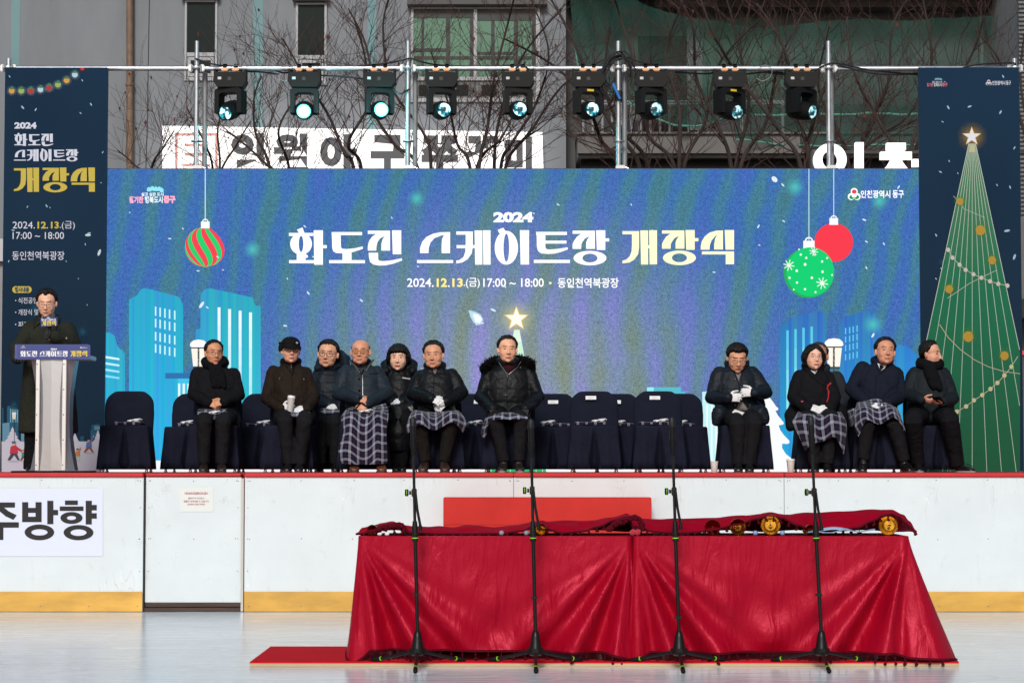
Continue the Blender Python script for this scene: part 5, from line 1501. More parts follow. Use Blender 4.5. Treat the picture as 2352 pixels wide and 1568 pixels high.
# ---------------------------------------------------------------- people
def remesh(mb, voxel, it=4, fac=.5, name='m'):
    """fuse overlapping closed shapes into one continuous skin"""
    me = mb.mesh(name, smooth=False, fix=False)
    o = bpy.data.objects.new('tmp', me); COL.objects.link(o)
    m = o.modifiers.new('r', 'REMESH'); m.mode = 'VOXEL'; m.voxel_size = voxel; m.adaptivity = 0
    if it:
        s = o.modifiers.new('s', 'SMOOTH'); s.iterations = it; s.factor = fac
    dg = bpy.context.evaluated_depsgraph_get()
    out = bpy.data.meshes.new_from_object(o.evaluated_get(dg))
    bpy.data.objects.remove(o); bpy.data.meshes.remove(me)
    out.name = name
    return out
def coords(me):
    a = np.empty(len(me.vertices)*3, np.float32); me.vertices.foreach_get('co', a); return a.reshape(-1, 3)
def setco(me, a):
    me.vertices.foreach_set('co', np.ascontiguousarray(a, np.float32).ravel()); me.update()
def normals(me):
    a = np.empty(len(me.vertices)*3, np.float32); me.vertices.foreach_get('normal', a); return a.reshape(-1, 3)
def displace(me, fn):
    c, n = coords(me), normals(me)
    d = np.array([fn(Vector(p)) for p in c], np.float32)
    setco(me, c + n*d[:, None])
def wrinkle(amp, sc=(9, 9, 5), seed=0.0):
    def f(p):
        q = Vector((p.x*sc[0] + seed, p.y*sc[1], p.z*sc[2]))
        return amp*((1 - 2.2*abs(noise.noise(q))) + .45*(1 - 2*abs(noise.noise(q*2.3)))) - amp*.6
    return f
def puff(amp, period, z0=0.0, seed=0.0):
    w = wrinkle(amp*.45, (8, 8, 8), seed)
    return lambda p: amp*(abs(math.sin((p.z - z0 + .012*noise.noise(p*5))*math.pi/period))**.55 - .75) + w(p)
def place(name, me, mat, parent, smooth=True):
    """mesh in world coordinates -> child or root object"""
    base = np.array(origin_of(parent) if parent is not None else (0, 0, 0), np.float32)
    setco(me, coords(me) - base)
    if smooth: me.shade_smooth()
    return put(name, me, mat, parent)
def shell(name, mb, voxel, it, mat, parent, disp=None):
    me = remesh(mb, voxel, it, name=name)
    if disp: displace(me, disp)
    return place(name, me, mat, parent)

SKIN = bpy.data.materials.new('skin'); SKIN.use_nodes = True
_b = SKIN.node_tree.nodes['Principled BSDF']; _a = SKIN.node_tree.nodes.new('ShaderNodeAttribute'); _a.attribute_name = 'Col'
SKIN.node_tree.links.new(_a.outputs['Color'], _b.inputs['Base Color']); _b.inputs['Roughness'].default_value = .5; _b.inputs['Specular IOR Level'].default_value = .35
_b.inputs['Subsurface Weight'].default_value = 0.0
HAIR = principled('black_hair', (0.0075, 0.0058, 0.0052), .55, spec=.22, bump=(70, 1.0, .010, 3), stretch=(1, 1, .3))
HAIRG = principled('dark_grey_hair', (0.02, 0.018, 0.017), .5, bump=(60, .7, .006, 3), stretch=(1, 1, .35))
GLOVEW = principled('white_cotton', (.74, .74, .75), .85, sheen=.2, bump=(40, .5, .004, 3))
GLOVEB = principled('black_knit', (.009, .009, .01), .85, sheen=.2, bump=(80, .5, .003))
def cloth_mat(name, col, rough=.8, spec=.09, sheen=.0, b=(9, .8, .03, 5), fine=None):
    return principled(name, col, rough, spec=spec, sheen=sheen, bump=b, vary=(6, .15))
WOOLBLK = cloth_mat('black_wool', (.0068, .0068, .0085))
WOOLGRN = cloth_mat('dark_olive_wool', (.022, .024, .0175), .9, sheen=.0)
BROWN = cloth_mat('dark_brown_cloth', (.0165, .0105, .0075), .7)
NAVYP = cloth_mat('navy_padded', (.0085, .0125, .0195), .5, spec=.14)
TEALP = cloth_mat('blue_grey_padded', (.014, .0215, .031), .55, spec=.14)
BLKP = cloth_mat('black_padded', (.0062, .0068, .0085), .45, spec=.14)
NAVYW = cloth_mat('navy_wool', (.0085, .0115, .022), .8)
CHAR = cloth_mat('charcoal_suit', (.021, .0235, .029), .8)
SLATE = cloth_mat('slate_padded', (.0115, .0155, .0195), .6)
TROU = cloth_mat('black_trousers', (.0098, .0100, .0118), .8, b=(11, .6, .016, 4))
TROUB = cloth_mat('brown_black_trousers', (.0102, .0092, .0085), .8, b=(11, .6, .016, 4))
SHOEB = principled('black_leather', (.008, .008, .009), .28, spec=.5)
SHOEBR = principled('brown_leather', (.115, .036, .016), .38, vary=(18, .3))
SHOED = principled('dark_brown_shoe', (.022, .015, .012), .45)
SOLE = principled('shoe_sole', (.05, .04, .034), .7)
SOLEW = principled('grey_shoe_sole', (.30, .29, .27), .7)
FRAME = principled('black_spectacle_frame', (.01, .01, .011), .3)
FRAMET = principled('thin_metal_frame', (.12, .10, .09), .3, metal=.8)
LENSC = principled('clear_lens', (.3, .32, .33), .05, alpha=.03)
LENSA = principled('amber_lens', (.50, .24, .06), .08, alpha=.62)
COTTON = principled('white_shirt', (.72, .72, .74), .8)
GREYK = principled('grey_knit', (.19, .165, .15), .9, sheen=.2, bump=(90, .6, .003))
SCARFB = cloth_mat('black_scarf', (.0055, .0057, .0075), .9, b=(30, .7, .01, 4))
WINE = cloth_mat('wine_scarf', (.035, .009, .012), .9, sheen=.0)
FUR = principled('black_fur', (.0062, .0058, .0058), .9, spec=.03)
ZIP = principled('zip_metal', (.3, .3, .3), .4, metal=.8)

def rotm(yaw=0, pitch=0, roll=0):
    return Matrix.Rotation(R_(yaw), 3, 'Z') @ Matrix.Rotation(R_(pitch), 3, 'X') @ Matrix.Rotation(R_(roll), 3, 'Y')

def head_shapes(mb, hc, M, s, jaw=1.0, wide=1.0):
    def E(c, r, rot=None, nu=18, nv=12):
        mb.ell(hc + M @ (Vector(c)*s), Vector(r)*s, M if rot is None else M @ rot, nu, nv)
    E((0, .018, .035), (.0765*wide, .096, .083), nu=24, nv=16)
    E((0, -.016, -.030), (.0700*wide, .074, .084), nu=24, nv=16)
    E((0, -.024, -.072), (.057*jaw, .060, .045))
    E((0, -.066, -.098), (.022*jaw, .019, .018))
    for q in (-1, 1):
        E((q*.036*wide, -.050, -.034), (.029, .028, .032))
        E((q*.0785*wide, .014, -.006), (.0095, .019, .033), Matrix.Rotation(q*.35, 3, 'Z'))
        E((q*.0115, -.090, -.036), (.0095, .010, .0085))
    mb.tube([hc + M @ (Vector((0, -.079, .018))*s), hc + M @ (Vector((0, -.092, -.010))*s), hc + M @ (Vector((0, -.103, -.031))*s)], [.0085*s, .0095*s, .0125*s], 10, round_ends=True)
    E((0, -.070, .034), (.050, .014, .012))
    E((0, -.083, -.0655), (.023, .009, .0055)); E((0, -.081, -.077), (.019, .009, .006))

def skin_colours(me, hc, M, s, skin, lips='a8605a', brow='2a211e', eyes='open', blush=.10, beard=0.0):
    c = coords(me)
    q = (c - np.array(hc, np.float32)) @ np.array(M, np.float32) / s
    x, y, z = q[:, 0], q[:, 1], q[:, 2]; ax = np.abs(x)
    col = np.tile(np.array(lin(skin), np.float32), (len(c), 1))
    col *= 1.13*np.array([1 + .16*noise.noise(Vector((float(a_[0])*38, float(a_[1])*38, float(a_[2])*38))) if abs(a_[2]) < .16 else 1.0 for a_ in q], np.float32)[:, None]
    face = (np.abs(z) < .16) & (ax < .1) & (y < -.02)
    def mix(mask, to, k):
        t = np.array(lin(to) if isinstance(to, str) else to, np.float32)
        k = (mask*k).astype(np.float32)[:, None]
        col[:] = col*(1-k) + t*k
    sm = lambda v, w: np.clip(.5 - v/w, 0, 1)
    red = np.array(lin(skin), np.float32)*np.array((1.0, .62, .55), np.float32)
    d = np.sqrt(((ax-.044)/.03)**2 + ((z+.030)/.024)**2); mix(face*np.clip(1.2-d, 0, 1), tuple(red), blush*2)
    d = np.sqrt((x/.016)**2 + ((z+.034)/.014)**2); mix(face*np.clip(1.1-d, 0, 1), tuple(red), .2)
    if beard: mix(face*(z < -.05)*1.0, tuple(np.array(lin(skin))*np.array((.72, .72, .74))), beard)
    d = np.sqrt((x/.026)**2 + ((z+.0715)/.0105)**2); mix(face*sm(d-1, .35), lips, .85)
    d = np.sqrt((x/.022)**2 + ((z+.0712)/.0019)**2); mix(face*sm(d-1, .5), '4a2420', .75)
    bz = .0315 + .004*np.sin(np.clip((ax-.012)/.04, 0, 1)*2.6)
    d = np.sqrt(((ax-.031)/.021)**2 + ((z-bz)/.0038)**2); mix(face*sm(d-1, .6), brow, .55)
    ey = .0045
    if eyes == 'open':
        d = np.sqrt(((ax-.0315)/.0150)**2 + ((z-ey)/.0042)**2); mix(face*sm(d-1, .3), 'a58c80', .8)
        d = np.sqrt(((ax-.0315)/.0085)**2 + ((z-ey)/.0050)**2); mix(face*sm(d-1, .3), '120c0a', 1.0)
        d = np.sqrt(((ax-.0315)/.0175)**2 + ((z-ey-.0046)/.0024)**2); mix(face*sm(d-1, .5), '2a1c17', .85)
    else:
        d = np.sqrt(((ax-.0315)/.0175)**2 + ((z-ey+.003)/.0030)**2); mix(face*sm(d-1, .5), '241814', .9)
    d = np.sqrt(((ax-.009)/.0038)**2 + ((z+.0435)/.0028)**2); mix(face*sm(d-1, .5), '3a1c18', .8)  # nostril shade, painted into the skin as two dark spots
    a = me.color_attributes.new('Col', 'FLOAT_COLOR', 'POINT')
    a.data.foreach_set('color', np.concatenate([col, np.ones((len(c), 1), np.float32)], 1).ravel())

def hair_mesh(hc, M, s, line, T=.018, Tf=None, Ts=None, zlow=None, zmax=None, seed=0.0, rough=.06, part=None, shape=None, wide=1.09):
    """hair as one closed cap: sinks under the skin where line (azimuth -> lowest direction) leaves the skin bare"""
    az_k = [0, 30, 55, 72, 84, 96, 130, 180]
    nu, nv = 72, 48
    rows = []
    for i in range(1, nv):
        th = math.pi*i/nv; row = []
        for j in range(nu):
            ph = 2*math.pi*j/nu
            d = Vector((math.sin(th)*math.sin(ph), -math.sin(th)*math.cos(ph), math.cos(th)))
            a = abs(math.degrees(math.atan2(d.x, -d.y)))
            for k in range(7):
                if az_k[k] <= a <= az_k[k+1]:
                    t = (a-az_k[k])/(az_k[k+1]-az_k[k]); t = t*t*(3-2*t); zf = line[k] + (line[k+1]-line[k])*t; break
            n_ = noise.noise(Vector((d.x*7 + seed, d.y*7, d.z*3)))
            zf += .07*noise.noise(Vector((d.x*13 + seed*3, 3.1, d.y*13))) + .05*noise.noise(Vector((d.x*30 + seed, 1.1, d.y*30)))
            w = max(0, min(1, (d.z-zf)/.26 + .55)); w = w**1.3
            if zmax is not None:
                u = max(0, min(1, (zmax-d.z)/.12)); w *= u
            r0 = 1/math.sqrt((d.x/(.079*wide))**2 + (d.y/.098)**2 + (d.z/.099)**2)
            tt = T
            f = max(0, -d.y)
            if Tf is not None: tt = tt + (Tf-T)*f*max(0, d.z + .2)
            if Ts is not None and d.z < .4: tt = tt + (Ts-T)*min(1, (.4-d.z)/.5)*(1 if a > 40 else a/40)
            if a > 45 and d.z < .4: tt *= 1 - .6*min(1, (a-45)/30)*min(1, (.4-d.z)/.4)*(Ts is None)
            if shape: tt += shape(d, a)
            r = r0*(.86 + .14*w) + tt*w
            r *= 1 + (rough*n_ + rough*.35*noise.noise(Vector((d.x*19 + seed, d.y*19, d.z*5))) + rough*.25*noise.noise(Vector((d.x*41, d.y*41 + seed, d.z*6))))*w
            if zlow is not None and d.z < 0: r = min(r, zlow/max(1e-3, -d.z))
            row.append(hc + M @ ((Vector((0, .015, .020)) + d*r)*s))
        rows.append(row)
    return MB().rings(rows)
L_SHORT = [.80, .80, .68, .22, -.24, -.10, -.42, -.66]
L_SIDE = [.86, .80, .64, .10, -.24, -.10, -.42, -.66]
L_FRINGE = [.52, .58, .50, .05, -.24, -.10, -.42, -.6]
L_BALD = [1.6, 1.6, 1.5, .12, -.02, .06, -.2, -.5]
L_BOB = [.32, .33, .24, -.42, -1.2, -1.2, -1.2, -1.2]
L_BOB2 = [.66, .44, .10, -.55, -1.2, -1.2, -1.2, -1.2]

def glasses(hc, M, s, mat, lens, parent, w=.021, h=.016, r=.0014, round_=2.6):
    mb = MB(); ln = MB()
    f = lambda x, y, z: hc + M @ (Vector((x, y, z))*s)
    for q in (-1, 1):
        pts = []
        for k in range(25):
            t = 2*math.pi*k/24
            x = q*.0325 + w*math.copysign(abs(math.cos(t))**(2/round_), math.cos(t)); z = .001 + h*math.copysign(abs(math.sin(t))**(2/round_), math.sin(t))
            pts.append(f(x, -.096 + .018*(abs(x)/.06)**2, z))
        mb.tube(pts, r*s, 6, cap=False)
        c = f(q*.0325, -.0945, .001)
        ln.add([c] + pts[:-1], [(0, 1 + k, 1 + (k+1) % 24) for k in range(24)])
        mb.tube([f(q*(.0325+w), -.088, .006), f(q*.078, -.06, .008), f(q*.083, .012, .006), f(q*.081, .03, -.006)], r*s*1.1, 6)
    mb.tube([f(-.0325+w, -.095, .004), f(0, -.100, .007), f(.0325-w, -.095, .004)], r*s, 6)
    g = put('glasses', mb, mat, parent)
    l_ = put('lens', ln, lens, g); l_.location = (0, 0, 0)
    return g

def hand(mb, wrist, fwd, nrm, side, curl=.5, s=1.0, fr=.0082, spread=.0205, thumb=1.0):
    """palm, four unequal bent fingers and a thumb; nrm points out of the palm, side=+1: thumb on fwd x nrm"""
    F = Vector(fwd).normalized(); N = (Vector(nrm) - F*Vector(nrm).dot(F)).normalized(); L = F.cross(N)*side
    rot = Matrix((L, F, N)).transposed()
    w = Vector(wrist)
    mb.ell(w + F*.048*s, (.041*s, .052*s, .0165*s), rot, 16, 10)
    mb.ell(w + F*.082*s, (.040*s, .020*s, .0145*s), rot, 14, 8)
    for i, ln in enumerate((.070, .080, .074, .058)):
        off = (1.5-i)*spread
        p = w + F*(.088 - .006*abs(1.2-i))*s + L*off*s
        d = (F + L*(1.5-i)*.06).normalized(); pts = [p - F*.02*s, p]; rr = [fr*1.08*s, fr*1.05*s]
        ang = 0
        for k, q in enumerate((.46, .30, .24)):
            ang += curl*(1.0, 1.15, .8)[k]*(1 + .08*i)
            dd = d*math.cos(ang) + N*math.sin(ang)
            pts.append(pts[-1] + dd*ln*q*s); rr.append(fr*(1.0, .92, .8)[k]*s)
        mb.tube(pts, rr, 10, round_ends=True)
    b = w + F*.028*s + L*.034*s
    t1 = (L*.75 + F*.6 + N*.30).normalized(); t2 = (L*.25 + F*.85 + N*.45*thumb).normalized()
    p1 = b + t1*.036*s; p2 = p1 + t2*.030*s; p3 = p2 + (t2 + F*.2).normalized()*.022*s
    mb.tube([b - L*.012*s, b, p1, p2, p3], [.0135*s, .0135*s, .0115*s, .0100*s, .0085*s], 10, round_ends=True)

def shoe(mb, heel, toe, w=.045, h=.072, ankle=None):
    """heel and toe on the floor"""
    h0, t0 = Vector(heel), Vector(toe)
    F = (t0-h0).normalized(); L_ = (t0-h0).length; S_ = F.cross(Vector((0, 0, 1)))
    rows = []
    for u, ww, hh in ((0, .55, .70), (.04, .74, .92), (.14, .84, 1.06), (.28, .84, 1.10), (.42, .86, .98), (.58, .98, .78), (.75, 1.04, .62), (.88, .92, .5), (.96, .68, .40), (1.0, .38, .26)):
        c = h0 + F*(L_*u); n = 16
        rows.append([c + S_*(w*ww*math.copysign(abs(math.cos(t))**.8, math.cos(t))) + Vector((0, 0, h*hh*(.5 + .5*math.copysign(abs(math.sin(t))**.8, math.sin(t))) + .006)) for t in (2*math.pi*k/n for k in range(n))])
    mb.rings(rows)
    return mb
def sole(heel, toe, w=.047):
    h0, t0 = Vector(heel), Vector(toe); F = (t0-h0).normalized(); L_ = (t0-h0).length; S_ = F.cross(Vector((0, 0, 1)))
    top = []
    for k in range(28):
        t = 2*math.pi*k/28; u = .5 + .515*math.cos(t); ww = w*(.86 + .16*u)
        top.append(h0 + F*(L_*u) + S_*(ww*math.copysign(abs(math.sin(t))**.7, math.sin(t))))
    return MB().rings([[p + Vector((0, 0, .0005)) for p in top], [p + Vector((0, 0, .014)) for p in top]])

def lerp(a, b, t): return Vector(a) + (Vector(b)-Vector(a))*t
def torso_rings(mb, sec):
    """sec: (centre, half width, half depth)"""
    rows = []
    for c, w, d in sec:
        rows.append([Vector(c) + Vector((w*math.copysign(abs(math.cos(t))**.85, math.cos(t)), d*math.copysign(abs(math.sin(t))**.9, math.sin(t)), 0)) for t in (2*math.pi*k/28 for k in range(28))])
    mb.rings(rows)

class Person:
    def __init__(p, cr, Yb, label, spec):
        """spec holds picture points read in the crop cr"""
        p.cr, p.Yb, p.sp = cr, Yb, spec
        g = spec.get
        J = p.J = lambda q, d=0.0: P(*cr(q[0], q[1]), Yb + (q[2] if len(q) > 2 else d))
        top, chin = J((g('head')[0], g('top')), -.06), J((g('head')[0], g('chin')), -.06)
        p.s = s = (top.z-chin.z)/.245*g('hs', 1.0)
        p.hc = Vector((J((g('head')[0], 0), -.06).x, Yb + g('hy', -.06), chin.z + .119*s))
        p.M = rotm(*g('turn', (0, 0, 0)))
        p.shL, p.shR = J(g('sh')[0], .02), J(g('sh')[1], .02)          # corners of the coat at the shoulders
        p.elL, p.elR = J(g('el')[0], -.04), J(g('el')[1], -.04)
        p.wrL, p.wrR = J(g('wr')[0], -.26), J(g('wr')[1], -.26)
        p.knL, p.knR = J(g('kn')[0], -.46), J(g('kn')[1], -.46)
        p.anL, p.anR = J(g('an')[0], -.44), J(g('an')[1], -.44)
        shm = (p.shL + p.shR)/2; knm = (p.knL + p.knR)/2
        p.pel = Vector((shm.x*.45 + knm.x*.55 if 'pel' not in spec else J(g('pel')).x, Yb + .02, STZ + g('ph', .56)))
        p.neck = Vector((p.hc.x*.6 + shm.x*.4, Yb + .01, shm.z + .02))
        p.inset = .068
        ux = (p.shR-p.shL).normalized()
        p.aL = p.shL + ux*p.inset - Vector((0, 0, .045)); p.aR = p.shR - ux*p.inset - Vector((0, 0, .045))
        p.build_body(label)

    def arms(p, mb, r):
        for a, e, w in ((p.aL, p.elL, p.wrL), (p.aR, p.elR, p.wrR)):
            ei = e + (lerp(a, w, .5)-e).normalized()*r[1]*.75            # elbow read at the outline of the sleeve
            mb.tube([lerp(a, ei, -.02), lerp(a, ei, .35), lerp(a, ei, .7), ei, lerp(ei, w, .3), lerp(ei, w, .7), w], [r[0], r[0]*.97, r[0]*.9, r[1], r[1]*.98, r[2]*1.05, r[2]], 14, round_ends=True)
    def build_body(p, label):
        g = p.sp.get; s = p.s
        mb = MB()
        head_shapes(mb, p.hc, p.M, s, g('jaw', 1.08), g('wide', 1.08))
        chest = lerp(p.pel, p.neck, .72)
        mb.tube([p.hc + p.M @ (Vector((0, .02, -.05))*s), lerp(p.hc, p.neck, .7) + Vector((0, .02, 0)), p.neck - Vector((0, 0, .05))], [.052*s, .052*s, .06*s], 16)
        hw = (p.shR-p.shL).length/2
        torso_rings(mb, [(p.pel - Vector((0, 0, .06)), .14, .10), (p.pel + Vector((0, 0, .08)), .135, .095), (chest, hw*.66, .10), (p.neck - Vector((0, 0, .07)), hw*.55, .075), (p.neck - Vector((0, 0, .01)), .07, .06)])
        p.arms(mb, (.042, .035, .027))
        gl = g('gloves')
        hs = g('hands', {})
        for side, w, key in ((1, p.wrL, 'L'), (-1, p.wrR, 'R')):
            h = hs.get(key)
            if h: hand(mb, w, h[0], h[1], side, h[2], (.93 if gl is None else .62)*g('handscale', 1.0), fr=.0085 if gl is None else .006, spread=.0205 if gl is None else .013)
        for hx, k, a in ((-.085, p.knL, p.anL), (.085, p.knR, p.anR)):
            hp = p.pel + Vector((hx, -.02, -.02))
            if g('stand'): hp = p.pel + Vector((hx, 0, -.02))
            mb.tube([hp, lerp(hp, k, .5), k, lerp(k, a, .4), a], [.075, .065, .05, .048, .036], 12, round_ends=True)
        me = remesh(mb, g('voxel', .006), 2, .4, 'person')
        skin_colours(me, p.hc, p.M, s, g('skin', 'd8a184'), g('lips', 'a8625a'), g('brow', '2a211e'), g('eyes', 'open'), g('blush', .12), g('beard', 0))
        base = Vector((p.pel.x, p.Yb, STZ))
        setco(me, coords(me) - np.array(base, np.float32)); me.shade_smooth()
        p.root = put('person', me, SKIN, None, tuple(base))
        tag(p.root, label, 'person', g('group', None))
        if gl is not None:
            for side, w, key, e in ((1, p.wrL, 'L', p.elL), (-1, p.wrR, 'R', p.elR)):
                h = hs.get(key)
                if not h: continue
                m2 = MB(); hand(m2, w, h[0], h[1], side, h[2], 1.0*g('handscale', 1.0), fr=.0105, spread=.0215)
                m2.tube([w + (e-w).normalized()*.035, w, w + Vector(h[0]).normalized()*.03], [.034, .031, .03], 12, round_ends=True)
                shell('glove', m2, .0045, 2, gl, p.root)

    def hair(p, line, mat=HAIR, **k):
        mb = hair_mesh(p.hc, p.M, p.s, line, **k)
        return put('hair', mb.mesh('hair', smooth='all', base=origin_of(p.root)), mat, p.root)
    def coat(p, mat, disp=None, r=(.069, .062, .051), hw_hem=None, depth=.15, thigh=.5, thigh_r=.105, neck_r=.085, collar=.04, extra=None, voxel=.011, name='coat', belly=0.0, chest_w=.92):
        mb = MB(); g = p.sp.get
        hw = (p.shR-p.shL).length/2
        sec = []
        b0 = p.pel - Vector((0, .0, .09))
        hem_w = hw_hem or hw*.86
        ax = lambda t: lerp(p.pel, p.neck, t)
        sec = [(b0, hem_w, depth*.98), (p.pel + Vector((0, -.01, .02)), hem_w, depth*1.05), (ax(.3) + Vector((0, -.02 - belly, 0)), hem_w*.97, depth*1.05), (ax(.55) + Vector((0, -.01 - belly*.6, 0)), hw*chest_w, depth), (ax(.78), hw*(chest_w + .03), depth*.88), (ax(.90), hw*.83, depth*.72), (ax(.98), hw*.56, depth*.6), (p.neck + Vector((0, 0, .025)), neck_r, neck_r*.95)]
        torso_rings(mb, sec)
        p.arms(mb, r)
        if thigh:
            for hx, k in ((-.09, p.knL), (.09, p.knR)):
                hp = p.pel + Vector((hx, -.02, -.01))
                mb.tube([hp, lerp(hp, k, thigh*.6), lerp(hp, k, thigh)], [thigh_r*1.08, thigh_r*1.03, thigh_r*.9], 14, round_ends=True)
        if collar:
            mb.tube([p.neck + Vector((neck_r*.95*math.sin(t), -neck_r*.85*math.cos(t) + .01, .028 + .022*(1-math.cos(t)))) for t in (math.pi*2*k/18 for k in range(19))], collar, 10)
        if extra: extra(mb)
        ob = shell(name, mb, voxel, 5, mat, p.root, disp)
        p.coat_ob = ob
        me = ob.data
        c = coords(me) + np.array(origin_of(p.root), np.float32)
        p.bvh = BVHTree.FromPolygons([tuple(q) for q in c], [tuple(f.vertices) for f in me.polygons])
        return ob
    def on(p, x, y, lift=.003):
        """the coat's surface under a crop point"""
        tgt = P(*p.cr(x, y), 20.0); o = Vector((0, 0, CAMH)); d = (tgt-o).normalized()
        h = p.bvh.ray_cast(o, d)
        return (h[0] - d*lift) if h[0] is not None else p.J((x, y))
    def seam(p, pts, r, mat, name='seam', lift=.002, n=5):
        out = []
        for a, b in zip(pts, pts[1:]):
            for k in range(n): out.append(p.on(a[0] + (b[0]-a[0])*k/n, a[1] + (b[1]-a[1])*k/n, lift))
        out.append(p.on(pts[-1][0], pts[-1][1], lift))
        return put(name, MB().tube(out, r, 6), mat, p.root)
    def patch(p, poly, mat, name, lift=.006):
        vs = [p.on(x, y, lift) for x, y in poly]
        c = sum(vs, Vector())/len(vs)
        o = put(name, MB().add([c] + vs, [(0, 1 + i, 1 + (i+1) % len(vs)) for i in range(len(vs))]), mat, p.root)
        so = o.modifiers.new('t', 'SOLIDIFY'); so.thickness = .004
        return o
    def trousers(p, mat, r=(.098, .078, .060), hem=None, disp=None):
        mb = MB()
        for hx, k, a in ((-.09, p.knL, p.anL), (.09, p.knR, p.anR)):
            hp = p.pel + Vector((hx, -.02, -.01))
            kk = k
            mb.tube([hp, lerp(hp, kk, .5), lerp(hp, kk, .93) , kk + Vector((0, -.015, -.02)), lerp(kk, a, .3), lerp(kk, a, .7), lerp(kk, a, 1.03)], [r[0], r[0]*.93, r[1]*1.02, r[1], r[1]*.93, r[2]*1.05, r[2]], 14, round_ends=False)
        mb.ell(p.pel - Vector((0, 0, .01)), (.16, .13, .10))
        return shell('trousers', mb, .0105, 3, mat, p.root, disp or wrinkle(.006, (12, 12, 7), p.pel.x*7))
    def shoes(p, toes, mat, solem=SOLE, w=.045, h=.075, heel_back=.10):
        for a, t in ((p.anL, toes[0]), (p.anR, toes[1])):
            if t is None: continue
            tp = p.J((t[0], t[1]), t[2] if len(t) > 2 else -.62); tp.z = STZ
            hl = Vector((a.x, a.y + .035, STZ)); 
            F = (tp-hl); L_ = F.length
            if L_ > .285 or L_ < .2: tp = hl + F.normalized()*max(.22, min(.285, L_))
            mb = shoe(MB(), hl, tp, w, h)
            mb.tube([Vector((a.x, a.y, STZ + .05)), Vector((a.x, a.y, max(a.z, STZ + .09) + .05))], [.041, .040], 12)
            so = shell('shoe', mb, .006, 3, mat, p.root)
            put('sole', sole(hl, tp, w + .002), solem, so).location = Vector((0, 0, 0))
            lc = MB(); d = (tp-hl).normalized(); sd = d.cross(Vector((0, 0, 1)))
            for k in range(4):
                c = hl + d*(.13 + .022*k) + Vector((0, 0, h*(1.08 - .12*k) + .003)); lc.tube([c - sd*.018, c + Vector((0, 0, .004)), c + sd*.018], .0028, 5)
            put('laces', lc, BLKR, so)

# plaid
def plaid_material():
    m = bpy.data.materials.new('tartan_fleece'); m.use_nodes = True
    nt = m.node_tree; b = nt.nodes['Principled BSDF']; L = nt.links.new
    uv = nt.nodes.new('ShaderNodeUVMap'); sp = nt.nodes.new('ShaderNodeSeparateXYZ'); L(uv.outputs[0], sp.inputs[0])
    NAV, WHT, RED = (.0035, .005, .022, 1), (.54, .58, .70, 1), (.11, .008, .014, 1)
    def thread(sock):
        f = nt.nodes.new('ShaderNodeMath'); f.operation = 'FRACT'; L(sock, f.inputs[0])
        r = nt.nodes.new('ShaderNodeValToRGB'); r.color_ramp.interpolation = 'CONSTANT'; e = r.color_ramp.elements
        seq = [(0, NAV), (.14, WHT), (.19, NAV), (.24, WHT), (.29, NAV), (.34, WHT), (.39, NAV), (.74, RED), (.78, NAV)]
        e[0].position = 0; e[0].color = NAV; e[1].position = .14; e[1].color = WHT
        for p_, c_ in seq[2:]:
            k = e.new(p_); k.color = c_
        L(f.outputs[0], r.inputs[0]); return r.outputs[0]
    mx = nt.nodes.new('ShaderNodeMix'); mx.data_type = 'RGBA'; mx.inputs['Factor'].default_value = .5
    L(thread(sp.outputs['X']), mx.inputs['A']); L(thread(sp.outputs['Y']), mx.inputs['B'])
    L(mx.outputs['Result'], b.inputs['Base Color']); b.inputs['Roughness'].default_value = .9; b.inputs['Specular IOR Level'].default_value = .15
    b.inputs['Sheen Weight'].default_value = .15
    return m
PLAID = plaid_material()
def spline(pts, t):
    n = len(pts) - 1; i = min(n-1, int(t*n)); f = t*n - i
    p0, p1, p2, p3 = pts[max(0, i-1)], pts[i], pts[i+1], pts[min(n, i+2)]
    return .5*((2*p1) + (p2-p0)*f + (2*p0-5*p1+4*p2-p3)*f*f + (3*p1-p0-3*p2+p3)*f*f*f)
